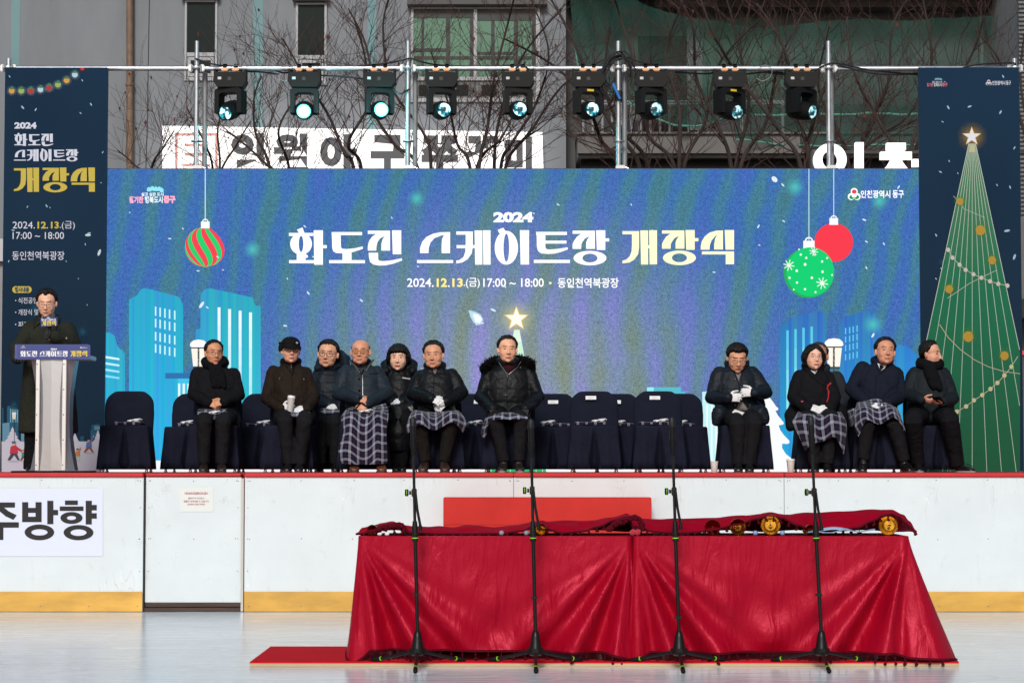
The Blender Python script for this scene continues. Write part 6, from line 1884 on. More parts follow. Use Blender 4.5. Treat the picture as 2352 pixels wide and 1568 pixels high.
def blanket(cr, rows, label, nu=70, nv=70, period=.088, seed=1.0, fold=.010, thick=.006, group='plaid lap blankets', name='lap_blanket', cat='blanket', z_min=None, parent=None):
    """rows of crop points (x, y, depth); a cloth through them all"""
    ctrl = [[P(*cr(x, y), d) for x, y, d in r] for r in rows]
    vs = []; 
    for j in range(nv+1):
        cols = [spline(r, 0) for r in ctrl]
        for i in range(nu+1):
            q = spline([spline(r, i/nu) for r in ctrl], j/nv)
            q.y += fold*noise.noise(Vector((q.x*11 + seed, q.z*3.5, seed*2)))*1.6 + fold*.5*noise.noise(Vector((q.x*24, q.z*14, seed)))
            if z_min is not None: q.z = max(q.z, z_min)
            vs.append(q)
    w = nu+1
    fs = [(j*w+i, j*w+i+1, (j+1)*w+i+1, (j+1)*w+i) for j in range(nv) for i in range(nu)]
    base = ctrl[len(ctrl)//2][len(ctrl[0])//2]
    me = bpy.data.meshes.new(name); me.from_pydata([tuple(v-base) for v in vs], [], fs)
    # cloth coordinates by length along the sheet
    U = np.zeros((nv+1, nu+1)); V = np.zeros((nv+1, nu+1))
    jm = nv//2
    for j in range(nv+1):
        for i in range(1, nu+1): U[j, i] = U[j, i-1] + (vs[j*w+i]-vs[j*w+i-1]).length
        U[j] -= U[j, nu//2]
    for i in range(nu+1):
        for j in range(1, nv+1): V[j, i] = V[j-1, i] + (vs[j*w+i]-vs[(j-1)*w+i]).length
    U = U*.6 + np.median(U, axis=0)[None, :]*.4; V = V*.6 + np.median(V, axis=1)[:, None]*.4
    uvl = me.uv_layers.new(name='UVMap')
    li = np.empty(len(me.loops), np.int32); me.loops.foreach_get('vertex_index', li)
    uv = np.stack([U.ravel()[li]/period, V.ravel()[li]/period], 1)
    uvl.data.foreach_set('uv', uv.ravel().astype(np.float32))
    me.shade_smooth()
    o = put(name, me, PLAID, None, tuple(base))
    so = o.modifiers.new('thick', 'SOLIDIFY'); so.thickness = thick; so.offset = 0
    tag(o, label, cat, group)
    return o
def glove_pile(c, label, s=1.0, rz=0.0, group='white gloves left lying', mat=None):
    """a pair of gloves laid one over the other"""
    m = MB(); q = Matrix.Rotation(rz, 3, 'Z')
    c = Vector(c)
    hand(m, c + q @ Vector((-.085, .01, .012))*s, q @ Vector((1, -.15, .02)), (0, -.2, -1), 1, .18, s, fr=.0095, spread=.021)
    hand(m, c + q @ Vector((.09, -.005, .028))*s, q @ Vector((-1, -.1, -.04)), (0, -.3, -1), 1, .22, s*.96, fr=.0095, spread=.021)
    me = remesh(m, .005, 2, .4, 'glove_pair')
    zmin = coords(me)[:, 2].min()
    co = coords(me); co[:, 2] = c.z + np.maximum(co[:, 2] - c.z, 0.001)*.9; setco(me, co)
    setco(me, coords(me) - np.array(c, np.float32)); me.shade_smooth()
    o = put('glove_pair', me, mat or GLOVEW, None, tuple(c)); tag(o, label, 'gloves', group); return o
CUPM = principled('white_paper_cup', (.74, .72, .69), .6)
LIDM = principled('white_plastic_lid', (.78, .78, .79), .3)
def cup(c, h, r, label, lid=True, tilt=0.0):
    b = Vector(c)
    q = put('paper_cup', MB().lathe([(r*.70, 0), (r*.72, .001), (r*.98, h*.93), (r*1.03, h*.945), (r*1.0, h*.955), (r*.9, h*.94), (r*.66, .01), (.0001, .008)], b, (tilt, 0, 1), 24, cap=True), CUPM, None, tuple(b)); tag(q, label, 'paper cup', 'white paper cups')
    if lid: put('lid', MB().lathe([(r*1.06, h*.93), (r*1.08, h*.95), (r*1.0, h*.975), (r*.95, h*1.08), (r*.9, h*1.10), (r*.8, h*1.07), (.0001, h*1.06)], b, (tilt, 0, 1), 24), LIDM, q)
    return q
FY, BKY = 22.0, 22.78
CA, CB_, CC, CD_, CE = crop(640, 1280, 2.45), crop(1240, 1280, 2.45), crop(1840, 1280, 2.45), crop(2480, 1280, 2.45), crop(3080, 1280, 2.45)
GR = 'guests seated on the stage'
DOWN = lambda x, y, z: (x, y, z)
# --- man with scarf
p = Person(CA, FY, 'person in black coat and dark scarf, bare hands clasped, looking right', dict(group=GR, head=(531,), top=196, chin=440, turn=(24, 4, 0), sh=((300,485), (788,492)), el=((285,745), (812,760)), wr=((470,806,-.27), (628,800,-.27)), kn=((432,985), (622,985)), an=((432,1395), (604,1395)), skin='c48a68', hands={'L': ((.85,-.25,-.28), (.15,.8,-.5), .45), 'R': ((-.85,-.3,-.18), (-.1,.8,-.5), .5)}, beard=.1))
p.hair(L_SIDE, T=.014, Tf=.02, seed=1.2)
p.coat(WOOLBLK, wrinkle(.006, (9, 9, 5), 1.0), thigh=.55, thigh_r=.112, collar=.0, extra=lambda m: m.tube([p.pel + Vector((.15, .02, 0)), p.J((745, 1010), -.12), p.J((742, 1095), -.1)], [.07, .05, .035], 10, round_ends=True))
p.trousers(TROU); p.shoes(((420,1490), (605,1490)), SHOED)
m = MB(); nk = p.neck
m.tube([nk + Vector((.088*math.sin(t), -.085*math.cos(t), .035 + .02*(1-math.cos(t)) + .006*math.sin(3*t))) for t in (2*math.pi*k/20 for k in range(21))], .052, 10)
for q_ in (((505,470),(520,560),(528,650)), ((545,470),(570,560),(580,650)), ((580,475),(612,560),(632,650))): m.tube([p.J(q_[0], -.12), p.J(q_[1], -.135), p.J(q_[2], -.145)], [.036, .032, .024], 10, round_ends=True)
shell('scarf', m, .009, 3, SCARFB, p.root, wrinkle(.007, (16, 16, 14), 4))
glasses(p.hc, p.M, p.s, FRAME, LENSC, p.root, .021, .0135, .0015)
p.seam([(545, 700), (545, 960)], .004, WOOLBLK, 'placket')
p1 = p
# folded blanket on his lap with gloves on it
def lap_pad(cr, x0, x1, y0, y1, d, label):
    a, b = P(*cr(x0, y1), d), P(*cr(x1, y0), d)
    w = b.x-a.x; h = b.z-a.z
    return blanket(cr, [[(x0+4, y0, d+.16), ((x0+x1)/2, y0-4, d+.17), (x1-4, y0, d+.16)], [(x0, y0+6, d+.01), ((x0+x1)/2, y0+12, d), (x1, y0+4, d+.01)], [(x0-2, (y0+y1)/2, d-.02), ((x0+x1)/2, (y0+y1)/2+6, d-.025), (x1+2, (y0+y1)/2, d-.02)], [(x0, y1-4, d), ((x0+x1)/2, y1+3, d-.005), (x1, y1-6, d)]], label, 50, 24, fold=.004, thick=.012)
lap_pad(CA, 372, 655, 878, 968, 21.62, 'small folded plaid blanket on the lap of the man with scarf')
g_ = P(*CA(520, 925), 21.64); g_.z += .0
glove_pile(g_, 'white gloves lying on the folded blanket of the man with scarf', .95)
# --- man with cap
p = Person(CA, FY, 'person in brown jacket and black earflap cap holding a white cup', dict(group=GR, head=(1283,), top=150, chin=424, turn=(14, 0, 2), hs=.93, hy=-.07, sh=((1045,470), (1492,478)), el=((1012,790), (1548,775)), wr=((1190,868,-.26), (1440,868,-.28)), kn=((1225,975), (1420,975)), an=((1262,1400), (1365,1400)), skin='cf9a80', gloves=GLOVEW, hands={'L': ((.75,-.25,.05), (.3,.8,.2), .62), 'R': ((-.8,-.3,-.15), (-.1,.6,-.7), .4)}))
p.hair(L_SIDE, T=.008, seed=2.0)
p.coat(BROWN, wrinkle(.007, (8, 8, 6), 2.0), thigh=.5, thigh_r=.108, collar=.03)
p.trousers(TROU); p.shoes(((1240,1490), (1355,1490)), SHOEB)
# cap
m = MB(); hc, M, s = p.hc, p.M, p.s
E_ = lambda c, r: m.ell(hc + M @ (Vector(c)*s), Vector(r)*s, M, 24, 16)
E_((0, .012, .066), (.090, .108, .068)); E_((0, .01, .036), (.091, .109, .034))
m.rings([[hc + M @ (Vector((.088*math.cos(t)*q, -.085 - .062*q*max(0, math.sin(t)) + (0 if q == 1 else .03), .030 - .016*math.sin(t)**2*q + dz))*s) for t in (math.pi*k/14 for k in range(15))] + [hc + M @ (Vector((.088*math.cos(t)*q, -.06, .034 + dz))*s) for t in (math.pi, 0)] for q, dz in ((.9, -.004), (1, -.004), (1, .006), (.9, .008))])
E_((-.09, .03, .022), (.022, .045, .045)); E_((.088, .035, .02), (.014, .04, .035))
m.tube([hc + M @ (Vector((-.085, .02, .065))*s), hc + M @ (Vector((-.105, .03, .07))*s)], [.014, .012], 8, round_ends=True)
shell('cap', m, .006, 3, WOOLBLK, p.root, wrinkle(.002, (20, 20, 20), 1))
lg_ = hc + M @ (Vector((.045, -.085, .072))*s)
put('cap_badge', MB().lathe([(.011, 0), (.008, .003), (.005, .001)], lg_, M @ Vector((.35, -1, .35)), 14), principled('white_embroidery', (.6, .6, .62), .7), p.root)
glasses(p.hc, p.M, p.s, FRAME, LENSC, p.root, .0235, .017, .0023)
m = MB().tube([p.neck + Vector((.07*math.sin(t), -.07*math.cos(t), .045)) for t in (2*math.pi*k/18 for k in range(19))], .034, 10)
shell('collar', m, .008, 3, SCARFB, p.root, wrinkle(.003, (16, 16, 10), 4))
p.patch([(1225,440), (1325,435), (1310,520), (1300,545), (1280,520)], SCARFB, 'inner_collar', .004)
p.seam([(1283,430), (1288,470)], .0035, ZIP, 'zip', .010); p.seam([(1288,500), (1292,660), (1296,900)], .0045, BROWN, 'placket')
p.seam([(1175,560), (1168,582)], .003, ZIP, 'pocket_pull'); p.seam([(1408,572), (1412,584)], .003, ZIP, 'pocket_pull')
lap_pad(CA, 1182, 1468, 903, 950, 21.60, 'small folded plaid blanket under the gloved hands of the man with cap')
c = P(*CA(1272, 905), 21.66); cup(c, .150, .037, 'white lidded paper cup in the gloved hand of the man with cap', tilt=.10)
# --- bald man, full blanket
p = Person(CB_, FY, 'person bald with amber glasses and blue grey jacket, plaid blanket to his ankles', dict(group=GR, head=(496,), top=178, chin=438, hs=.98, turn=(-4, 0, 0), wide=1.13, jaw=1.22, sh=((285,470), (725,475)), el=((232,745), (800,735)), wr=((470,772,-.30), (560,815,-.30)), kn=((425,965), (660,955)), an=((430,1400), (690,1400)), skin='c98e72', lips='a87068', hands={'L': ((.75,-.35,-.15), (.2,.6,-.7), .35), 'R': ((-.55,-.35,-.55), (-.1,.8,-.5), .45)}, blush=.16))
p.hair(L_BALD, HAIRG, T=.006, zmax=.52, seed=3.0, rough=.02)
p.coat(TEALP, puff(.006, .085, 1.3, 3.0), r=(.076, .069, .056), thigh=.35, thigh_r=.105, belly=.035, collar=.026, chest_w=.84)
p.trousers(TROU); p.shoes(((435,1470), (705,1470)), SHOEBR, SOLE, w=.05, h=.085)
glasses(p.hc, p.M, p.s, FRAMET, LENSA, p.root, .024, .0185, .0016, 2.2)
p.patch([(425,395), (500,420), (575,395), (560,450), (530,500), (505,535), (480,495), (440,450)], SCARFB, 'scarf', .004)
m = MB().tube([p.neck + Vector((.072*math.sin(t), -.070*math.cos(t), .035)) for t in (2*math.pi*k/18 for k in range(19))], .030, 10); shell('scarf_loop', m, .008, 3, SCARFB, p.root, wrinkle(.004, (16, 16, 10), 4))
GREYIN = principled('grey_lining', (.06, .062, .066), .8)
for q in (((385,400), (440,445), (490,520)), ((625,385), (590,430), (545,505))): p.seam(list(q), .010, GREYIN, 'collar_lining', .004)
p.seam([(515,535), (516,700), (520,800)], .004, ZIP, 'zip', .003); p.seam([(582,527), (690,518)], .0035, SCARFB, 'pocket')
for y in (578, 690, 760): put('button', MB().ell(p.on(483, y, .004), (.011, .006, .011), None, 12, 8), SCARFB, p.root)
put('watch', MB().tube([p.wrR + (p.elR-p.wrR).normalized()*.012 + (lambda a_, b_: a_*math.cos(t)*.033 + b_*math.sin(t)*.033)((p.elR-p.wrR).orthogonal().normalized(), (p.elR-p.wrR).normalized().cross((p.elR-p.wrR).orthogonal().normalized())) for t in (2*math.pi*k/14 for k in range(15))], .008, 6), BLKR, p.root)
b4 = blanket(CB_, [[(415,850,21.80), (480,865,21.74), (545,870,21.72), (620,850,21.74), (740,815,21.82)],
     [(355,880,21.66), (440,890,21.60), (545,905,21.62), (640,875,21.60), (765,875,21.68)],
     [(305,960,21.52), (420,925,21.44), (540,960,21.52), (655,915,21.44), (765,960,21.52)],
     [(335,1080,21.47), (420,1070,21.40), (530,1090,21.44), (650,1070,21.40), (748,1080,21.46)],
     [(300,1200,21.44), (400,1210,21.40), (530,1220,21.44), (650,1210,21.40), (752,1210,21.45)],
     [(280,1290,21.42), (400,1310,21.39), (530,1315,21.43), (650,1310,21.39), (755,1305,21.45)],
     [(310,1400,21.44), (400,1412,21.39), (530,1414,21.43), (650,1410,21.39), (756,1402,21.45)]], 'long plaid blanket hanging to the ankles of the bald man', 100, 120, .082, 2.0, .012)
g_ = P(*CB_(545, 905), 21.56); glove_pile(g_, 'white gloves on the plaid blanket of the bald man', .8)
# --- black haired man, white gloves
p = Person(CB_, FY, 'person with thick black hair, black jacket and white gloves folded on plaid', dict(group=GR, head=(1210,), top=200, chin=472, hs=.96, turn=(-6, 3, -2), wide=1.13, jaw=1.25, sh=((1020,520), (1458,500)), el=((962,745), (1540,730)), wr=((1190,772,-.27), (1330,805,-.25)), kn=((1080,1000), (1385,995)), an=((1125,1372), (1315,1372)), skin='c89274', gloves=GLOVEW, hands={'L': ((.62,-.4,-.2), (.1,.7,-.6), .5), 'R': ((-.7,-.3,-.55), (0,.7,-.6), .6)}))
p.hair([.84, .82, .70, .14, -.2, -.1, -.4, -.6], T=.022, Tf=.026, seed=4.4, rough=.09)
p.coat(BLKP, puff(.005, .11, 1.3, 4.0), r=(.076, .069, .058), thigh=.4, thigh_r=.11, belly=.03, collar=.036)
p.trousers(TROUB); p.shoes(((1100,1462), (1325,1462)), principled('two_tone_shoe', (.045, .022, .016), .4, vary=(10, .6)), w=.05, h=.085)
p.seam([(1225,480), (1215,560), (1212,620), (1214,740)], .004, BLKP, 'placket'); p.seam([(1085,470), (1120,470)], .003, principled('white_embroidery', (.6, .6, .62), .7), 'collar_mark')
p.patch([(1200,475), (1245,475), (1232,525), (1220,530)], GREYK, 'shirt', .004)
blanket(CB_, [[(1020,880,21.82), (1110,895,21.72), (1210,905,21.70), (1330,895,21.72), (1450,885,21.82)],
     [(985,925,21.62), (1090,900,21.50), (1215,960,21.56), (1380,895,21.50), (1490,925,21.62)],
     [(960,990,21.52), (1080,945,21.42), (1215,1010,21.50), (1390,935,21.42), (1520,975,21.53)],
     [(945,1060,21.50), (1085,1000,21.40), (1220,1060,21.47), (1390,980,21.40), (1530,1020,21.52)],
     [(955,1112,21.50), (1075,1022,21.40), (1220,1078,21.46), (1395,1000,21.40), (1500,1105,21.52)]], 'plaid blanket across the knees of the black haired man with brown shoes', 110, 60, .086, 5.0, .008)
# --- man with fur hood
p = Person(CC, FY, 'person in black padded coat with fur trimmed hood, gloved hands on his knees', dict(group=GR, head=(464,), top=154, chin=418, turn=(8, 2, 1), sh=((225,478), (735,478)), el=((172,780), (798,775)), wr=((318,872,-.36), (640,868,-.36)), kn=((345,960), (600,960)), an=((428,1372), (575,1368)), skin='dba586', gloves=GLOVEB, hands={'L': ((.25,-.75,-.35), (0,-.2,-1), .25), 'R': ((-.15,-.75,-.35), (0,-.2,-1), .25)}))
p.hair(L_SHORT, T=.016, Tf=.026, seed=5.1)
p.coat(BLKP, puff(.007, .12, 1.28, 5.0), r=(.078, .071, .060), thigh=.42, thigh_r=.108, collar=.045, extra=lambda m: m.tube([p.J((x, y), d + .02) for x, y, d in ((240,480,-.02), (300,425,.02), (350,400,.10), (460,392,.13), (570,398,.10), (640,408,.02), (700,470,-.02))], .05, 10, round_ends=True))
p.trousers(TROU); p.shoes(((408,1488), (592,1488)), SHOED, SOLEW)
fr_ = MB(); rnd = random.Random(4)
arc = [(222,470,-.06), (255,440,-.10), (300,405,-.02), (345,385,.10), (460,372,.14), (570,378,.10), (640,388,-.02), (690,415,-.08), (708,445,-.06)]
pa = [p.J((x, y), d) for x, y, d in arc]
fr_.tube(pa, .034, 10, round_ends=True)
for k in range(900):
    t = rnd.random(); q = spline(pa, t)
    d = Vector((rnd.gauss(0, 1), rnd.gauss(0, 1), rnd.gauss(0, 1))).normalized()
    fr_.tube([q + d*.025, q + d*rnd.uniform(.045, .066) + Vector((rnd.gauss(0, .006), 0, rnd.gauss(-.002, .006)))], [.0045, .0008], 4, cap=False)
put('fur_trim', fr_, FUR, p.root)
m = MB().tube([p.neck + Vector((.085*math.sin(t), -.08*math.cos(t), .04 + .012*(1-math.cos(t)))) for t in (2*math.pi*k/18 for k in range(19))], .04, 10); shell('collar', m, .009, 3, BLKP, p.root, wrinkle(.004, (14, 14, 12), 7))
p.patch([(402,395), (470,432), (555,395), (548,450), (515,495), (484,522), (455,495), (415,440)], WINE, 'scarf', .008)
p.seam([(372,400), (410,460), (462,530), (468,560)], .0035, ZIP, 'zip', .01); p.seam([(605,395), (560,465), (478,530)], .003, ZIP, 'zip_edge', .01); p.seam([(466,560), (460,720), (462,880)], .005, BLKP, 'placket')
for x, y in ((490, 572), (450, 735), (592, 465)): put('snap', MB().ell(p.on(x, y, .003), (.0055, .004, .0055), None, 8, 6), ZIP, p.root)
blanket(CC, [[(300,930,21.70), (390,905,21.62), (470,905,21.62), (560,910,21.62), (655,935,21.68)],
     [(285,945,21.52), (390,925,21.46), (470,925,21.50), (560,930,21.46), (660,945,21.52)],
     [(280,985,21.48), (380,972,21.42), (470,975,21.44), (560,972,21.42), (664,968,21.48)]], 'plaid blanket strip over the knees of the fur hooded man', 80, 24, .085, 7.0, .004)
blanket(CC, [[(252,955,21.60), (270,950,21.54), (300,945,21.50)], [(230,1020,21.56), (250,1020,21.52), (285,1010,21.47)], [(208,1095,21.55), (228,1110,21.52), (262,1050,21.48)], [(212,1118,21.55), (232,1152,21.52), (256,1118,21.49)]], 'hanging corner of plaid blanket beside the fur hooded man', 24, 40, .085, 8.0, .008)
# --- man buttoning his jacket
p = Person(CD_, FY, 'person looking down, white gloves buttoning a dark navy jacket over grey knit', dict(group=GR, head=(1142,), top=222, chin=505, hs=.95, turn=(4, 22, 0), hy=-.10, eyes='down', sh=((905,495), (1365,490)), el=((862,800), (1468,745)), wr=((1058,762,-.24), (1318,712,-.24)), kn=((1150,1000), (1320,995)), an=((1165,1402), (1268,1402)), skin='cf9a7c', gloves=GLOVEW, hands={'L': ((.85,-.2,.05), (.1,.9,-.2), .45), 'R': ((-.85,-.2,.05), (-.1,.9,-.2), .55)}))
p.hair(L_FRINGE, T=.020, Tf=.022, seed=6.3)
def ex(m):
    m.tube([p.pel + Vector((-.12, -.06, .06)), p.J((960, 920), -.16), p.J((945, 985), -.16)], [.10, .075, .055], 12, round_ends=True)
    m.tube([p.pel + Vector((.12, -.06, .06)), p.J((1395, 920), -.16), p.J((1415, 975), -.16)], [.10, .075, .055], 12, round_ends=True)
    m.tube([p.J((1050, 430), -.02), p.J((1045, 395), -.02)], [.03, .018], 8, round_ends=True); m.tube([p.J((1240, 430), -.02), p.J((1258, 400), -.0)], [.03, .018], 8, round_ends=True)
p.coat(NAVYP, puff(.006, .10, 1.3, 6.0), r=(.084, .074, .056), thigh=.3, thigh_r=.09, collar=.038, extra=ex)
p.trousers(TROU); p.shoes(((1160,1480), (1270,1480)), SHOEB)
glasses(p.hc, p.M, p.s, FRAMET, LENSC, p.root, .022, .0145, .0013)
p.patch([(1128,508), (1160,512), (1190,500), (1178,545), (1163,600), (1150,560)], GREYK, 'knit', .006)
p.patch([(1165,810), (1200,800), (1235,845), (1262,892), (1200,892), (1135,880)], GREYK, 'knit_hem', .008)
p.seam([(1095,450), (1130,540), (1160,610), (1175,700), (1165,810), (1070,930), (1040,985)], .005, NAVYP, 'placket', .004); p.seam([(1205,480), (1190,560), (1178,640)], .005, NAVYP, 'placket_edge', .004)
for x, y in ((1128, 578), (1072, 444), (1128, 835), (1037, 955), (1272, 830)): put('snap', MB().ell(p.on(x, y, .004), (.006, .004, .006), None, 8, 6), ZIP, p.root)
q = [P(*CD_(x, y), 21.62) for x, y in ((1098, 905), (1125, 874), (1218, 905), (1190, 938))]
pk = put('paper_packet', MB().rings([[v for v in q], [v + Vector((0, .008, .002)) for v in q]]), COTTON, None, tuple(q[0])); tag(pk, 'folded white paper on the lap of the man buttoning his jacket', 'paper')
# --- woman with bob
p = Person(CE, FY, 'person with black bob, red trimmed black coat and white gloves, plaid on her knees', dict(group=GR, head=(428,), top=226, chin=492, hs=.93, turn=(10, -4, 2), sh=((222,520), (622,528)), el=((180,770), (668,775)), wr=((370,862,-.26), (590,862,-.26)), kn=((395,985), (600,965)), an=((440,1395), (560,1390)), skin='dfb096', lips='b8343c', gloves=GLOVEW, hands={'L': ((.85,-.35,-.1), (.1,.6,-.7), .3), 'R': ((-.8,-.4,-.15), (-.1,.6,-.7), .3)}, blush=.18, jaw=.92))
p.hair(L_BOB2, T=.022, Ts=.036, zlow=.128, seed=7.7, rough=.05)
p.coat(WOOLBLK, wrinkle(.006, (9, 9, 6), 7.0), r=(.076, .070, .056), thigh=.45, thigh_r=.11, collar=.036, extra=lambda m: (m.tube([p.pel + Vector((-.16, 0, .1)), p.J((200, 950), -.05), p.J((200, 1040), -.08)], [.07, .07, .05], 10, round_ends=True), m.tube([p.pel + Vector((.16, 0, .1)), p.J((700, 900), -.05), p.J((725, 1010), -.08)], [.07, .07, .05], 10, round_ends=True)))
p.trousers(TROU, r=(.10, .085, .06)); p.shoes(((440,1478), (565,1475)), SHOEB, w=.04, h=.065)
p.patch([(398,488), (432,502), (468,485), (458,510), (440,528), (418,510)], COTTON, 'white_top', .006)
RB = principled('red_trim', (.38, .010, .018), .7)
p.seam([(592,615), (572,640), (560,665), (575,700), (572,760), (555,805)], .0075, RB, 'red_trim', .004); p.seam([(560,640), (600,622)], .006, RB, 'red_trim', .004)
p.patch([(298,790), (318,785), (330,795), (310,806)], principled('pink_patch', (.40, .03, .08), .7), 'sleeve_badge', .004)
p.seam([(330,460), (400,540), (470,600), (560,660)], .006, WOOLBLK, 'lapel', .003)
glasses(p.hc, p.M, p.s, FRAMET, LENSC, p.root, .023, .017, .0008)
blanket(CE, [[(275,900,21.80), (370,905,21.70), (480,915,21.68), (600,905,21.70), (695,900,21.80)],
     [(240,960,21.58), (370,925,21.48), (490,950,21.52), (610,925,21.48), (730,960,21.58)],
     [(222,1000,21.50), (370,990,21.42), (490,1020,21.46), (620,990,21.42), (748,1030,21.52)],
     [(285,1140,21.48), (390,1110,21.40), (500,1120,21.44), (630,1090,21.40), (745,1130,21.50)],
     [(345,1280,21.48), (410,1215,21.41), (510,1190,21.44), (640,1150,21.41), (722,1315,21.50)]], 'plaid blanket with pointed corners over the knees of the woman in black', 100, 80, .10, 11.0, .010)
# --- leaning man
p = Person(CE, FY, 'person in navy coat and tie leaning sideways, plaid blanket on his lap', dict(group=GR, head=(1126,), top=172, chin=442, turn=(6, -6, 4), jaw=1.12, sh=((838,425), (1300,500)), el=((745,690), (1318,770)), wr=((960,815,-.2), (1140,822,-.30)), kn=((955,1005), (1215,1000)), an=((915,1350), (1312,1368)), skin='c58c70', hands={'L': ((.8,-.3,-.2), (.1,.7,-.6), .3), 'R': ((-.55,-.55,-.15), (-.2,.2,-.9), .75)}, pel=(1040, 900)))
p.hair([.84, .80, .68, .12, -.2, -.1, -.4, -.6], T=.018, Tf=.032, seed=8.8)
p.coat(NAVYW, wrinkle(.006, (8, 8, 5), 8.0), r=(.077, .070, .056), thigh=.45, thigh_r=.108, collar=.034)
p.trousers(TROU); p.shoes(((905,1482), (1385,1478)), SHOEB)
p.patch([(1052,420), (1095,440), (1142,442), (1128,465), (1095,492), (1070,465)], COTTON, 'shirt', .006)
p.patch([(1072,435), (1098,440), (1118,455), (1098,482), (1078,480)], SCARFB, 'tie', .012)
p.seam([(1030,400), (1050,470), (1085,520)], .008, NAVYW, 'lapel', .004); p.seam([(1150,445), (1120,490), (1065,530)], .008, NAVYW, 'lapel', .004); p.seam([(1040,540), (1030,740)], .005, NAVYW, 'placket', .003)
cf = p.wrR + (p.elR-p.wrR).normalized()*.02
put('shirt_cuff', MB().tube([cf, cf + (p.wrR-p.elR).normalized()*.03], [.040, .039], 14), COTTON, p.root)
blanket(CE, [[(850,810,21.85), (930,795,21.78), (1040,770,21.74), (1130,800,21.74), (1235,850,21.82)],
     [(835,880,21.62), (930,850,21.52), (1050,870,21.58), (1180,850,21.52), (1265,900,21.62)],
     [(830,960,21.54), (930,920,21.43), (1060,960,21.50), (1200,905,21.43), (1290,970,21.53)],
     [(835,1060,21.52), (940,960,21.42), (1065,1005,21.48), (1215,940,21.42), (1310,1035,21.51)],
     [(868,1145,21.52), (945,985,21.41), (1075,1020,21.47), (1220,955,21.41), (1328,1090,21.51)]], 'plaid blanket over the lap of the leaning man, one corner hanging at his shin', 110, 70, .078, 13.0, .010)
blanket(CE, [[(760,890,21.90), (800,870,21.84), (850,860,21.80)], [(772,940,21.86), (820,930,21.76), (860,920,21.66)], [(800,1050,21.86), (830,1010,21.72), (862,990,21.62)]], 'bunched end of plaid blanket at the hip of the leaning man', 30, 40, .078, 14.0, .02)
g_ = P(*CE(1040, 880), 21.58)
m = MB()
for (x, y, r_) in ((1020,850,.030), (1045,870,.032), (1010,868,.022), (1062,915,.026), (1080,925,.018), (1040,825,.018), (1095,835,.014)): m.ell(P(*CE(x, y), 21.60), (r_, r_*.8, r_*.9), None, 12, 8)
m.tube([P(*CE(1050, 880), 21.60), P(*CE(1065, 930), 21.58)], [.02, .02], 8, round_ends=True); m.tube([P(*CE(1098, 870), 21.58), P(*CE(1104, 900), 21.57)], [.011, .011], 8, round_ends=True)
me = remesh(m, .006, 2, .4, 'glove_pair'); displace(me, wrinkle(.004, (30, 30, 30), 2)); setco(me, coords(me) - np.array(g_, np.float32)); me.shade_smooth()
tag(put('glove_pair', me, GLOVEW, None, tuple(g_)), 'crumpled white gloves held in the hand of the leaning man', 'gloves', 'white gloves left lying')
# --- man with phone
p = Person(CE, FY, 'person in slate jacket and black scarf, head turned right, holding a phone', dict(group=GR, head=(1578,), top=202, chin=456, turn=(58, 4, 0), hy=-.04, sh=((1350,490), (1762,500)), el=((1318,770), (1818,800)), wr=((1490,775,-.30), (1690,812,-.30)), kn=((1400,975), (1755,960)), an=((1450,1400,-.30), (1835,1410,-.36)), skin='c8937a', hands={'L': ((.8,-.35,-.25), (.1,.5,.6), .4), 'R': ((-.75,-.3,.0), (-.1,-.1,1), .45)}, pel=(1570, 900)))
p.hair(L_SHORT, T=.017, Tf=.026, seed=9.2)
p.coat(SLATE, wrinkle(.006, (8, 8, 5), 9.0), r=(.080, .071, .054), thigh=.42, thigh_r=.115, collar=.0, hw_hem=.235)
p.trousers(WOOLBLK, r=(.112, .092, .066)); p.shoes(((1470,1485,-.5), (1925,1478,-.42)), SHOEB, SOLEW, w=.046, h=.07)
m = MB(); nk = p.neck
m.tube([nk + Vector((.085*math.sin(t), -.085*math.cos(t), .03 + .02*(1-math.cos(t)))) for t in (2*math.pi*k/20 for k in range(21))], .056, 10)
for q_ in (((1545,480),(1575,570),(1600,655)), ((1585,480),(1625,570),(1655,660))): m.tube([p.J(q_[0], -.12), p.J(q_[1], -.14), p.J(q_[2], -.15)], [.045, .042, .036], 10, round_ends=True)
shell('scarf', m, .009, 3, SCARFB, p.root, wrinkle(.008, (16, 16, 10), 6))
p.seam([(1690,500), (1705,640), (1712,740)], .004, SLATE, 'placket', .003)
q0, q1 = P(*CE(1605, 790), 21.62), P(*CE(1690, 772), 21.60)
ph = put('phone', MB().cbox((q0+q1)/2, (.044, .075, .0045), Matrix.Rotation(.2, 3, 'Y') @ Matrix.Rotation(-.35, 3, 'X') @ Matrix.Rotation(-.6, 3, 'Z'), bev=.003), BLK, None, tuple((q0+q1)/2)); tag(ph, 'black phone in the hands of the man in slate jacket', 'phone')
put('watch', MB().tube([p.wrR + Vector((.012, 0, -.004)) + Vector((0, math.cos(t)*.031, math.sin(t)*.031)) for t in (2*math.pi*k/14 for k in range(15))], .009, 6), BLKR, p.root)
put('cuff', MB().tube([p.wrR + Vector((.0, 0, -.002)), p.wrR + Vector((.01, 0, -.002))], [.030, .031], 14), COTTON, p.root)
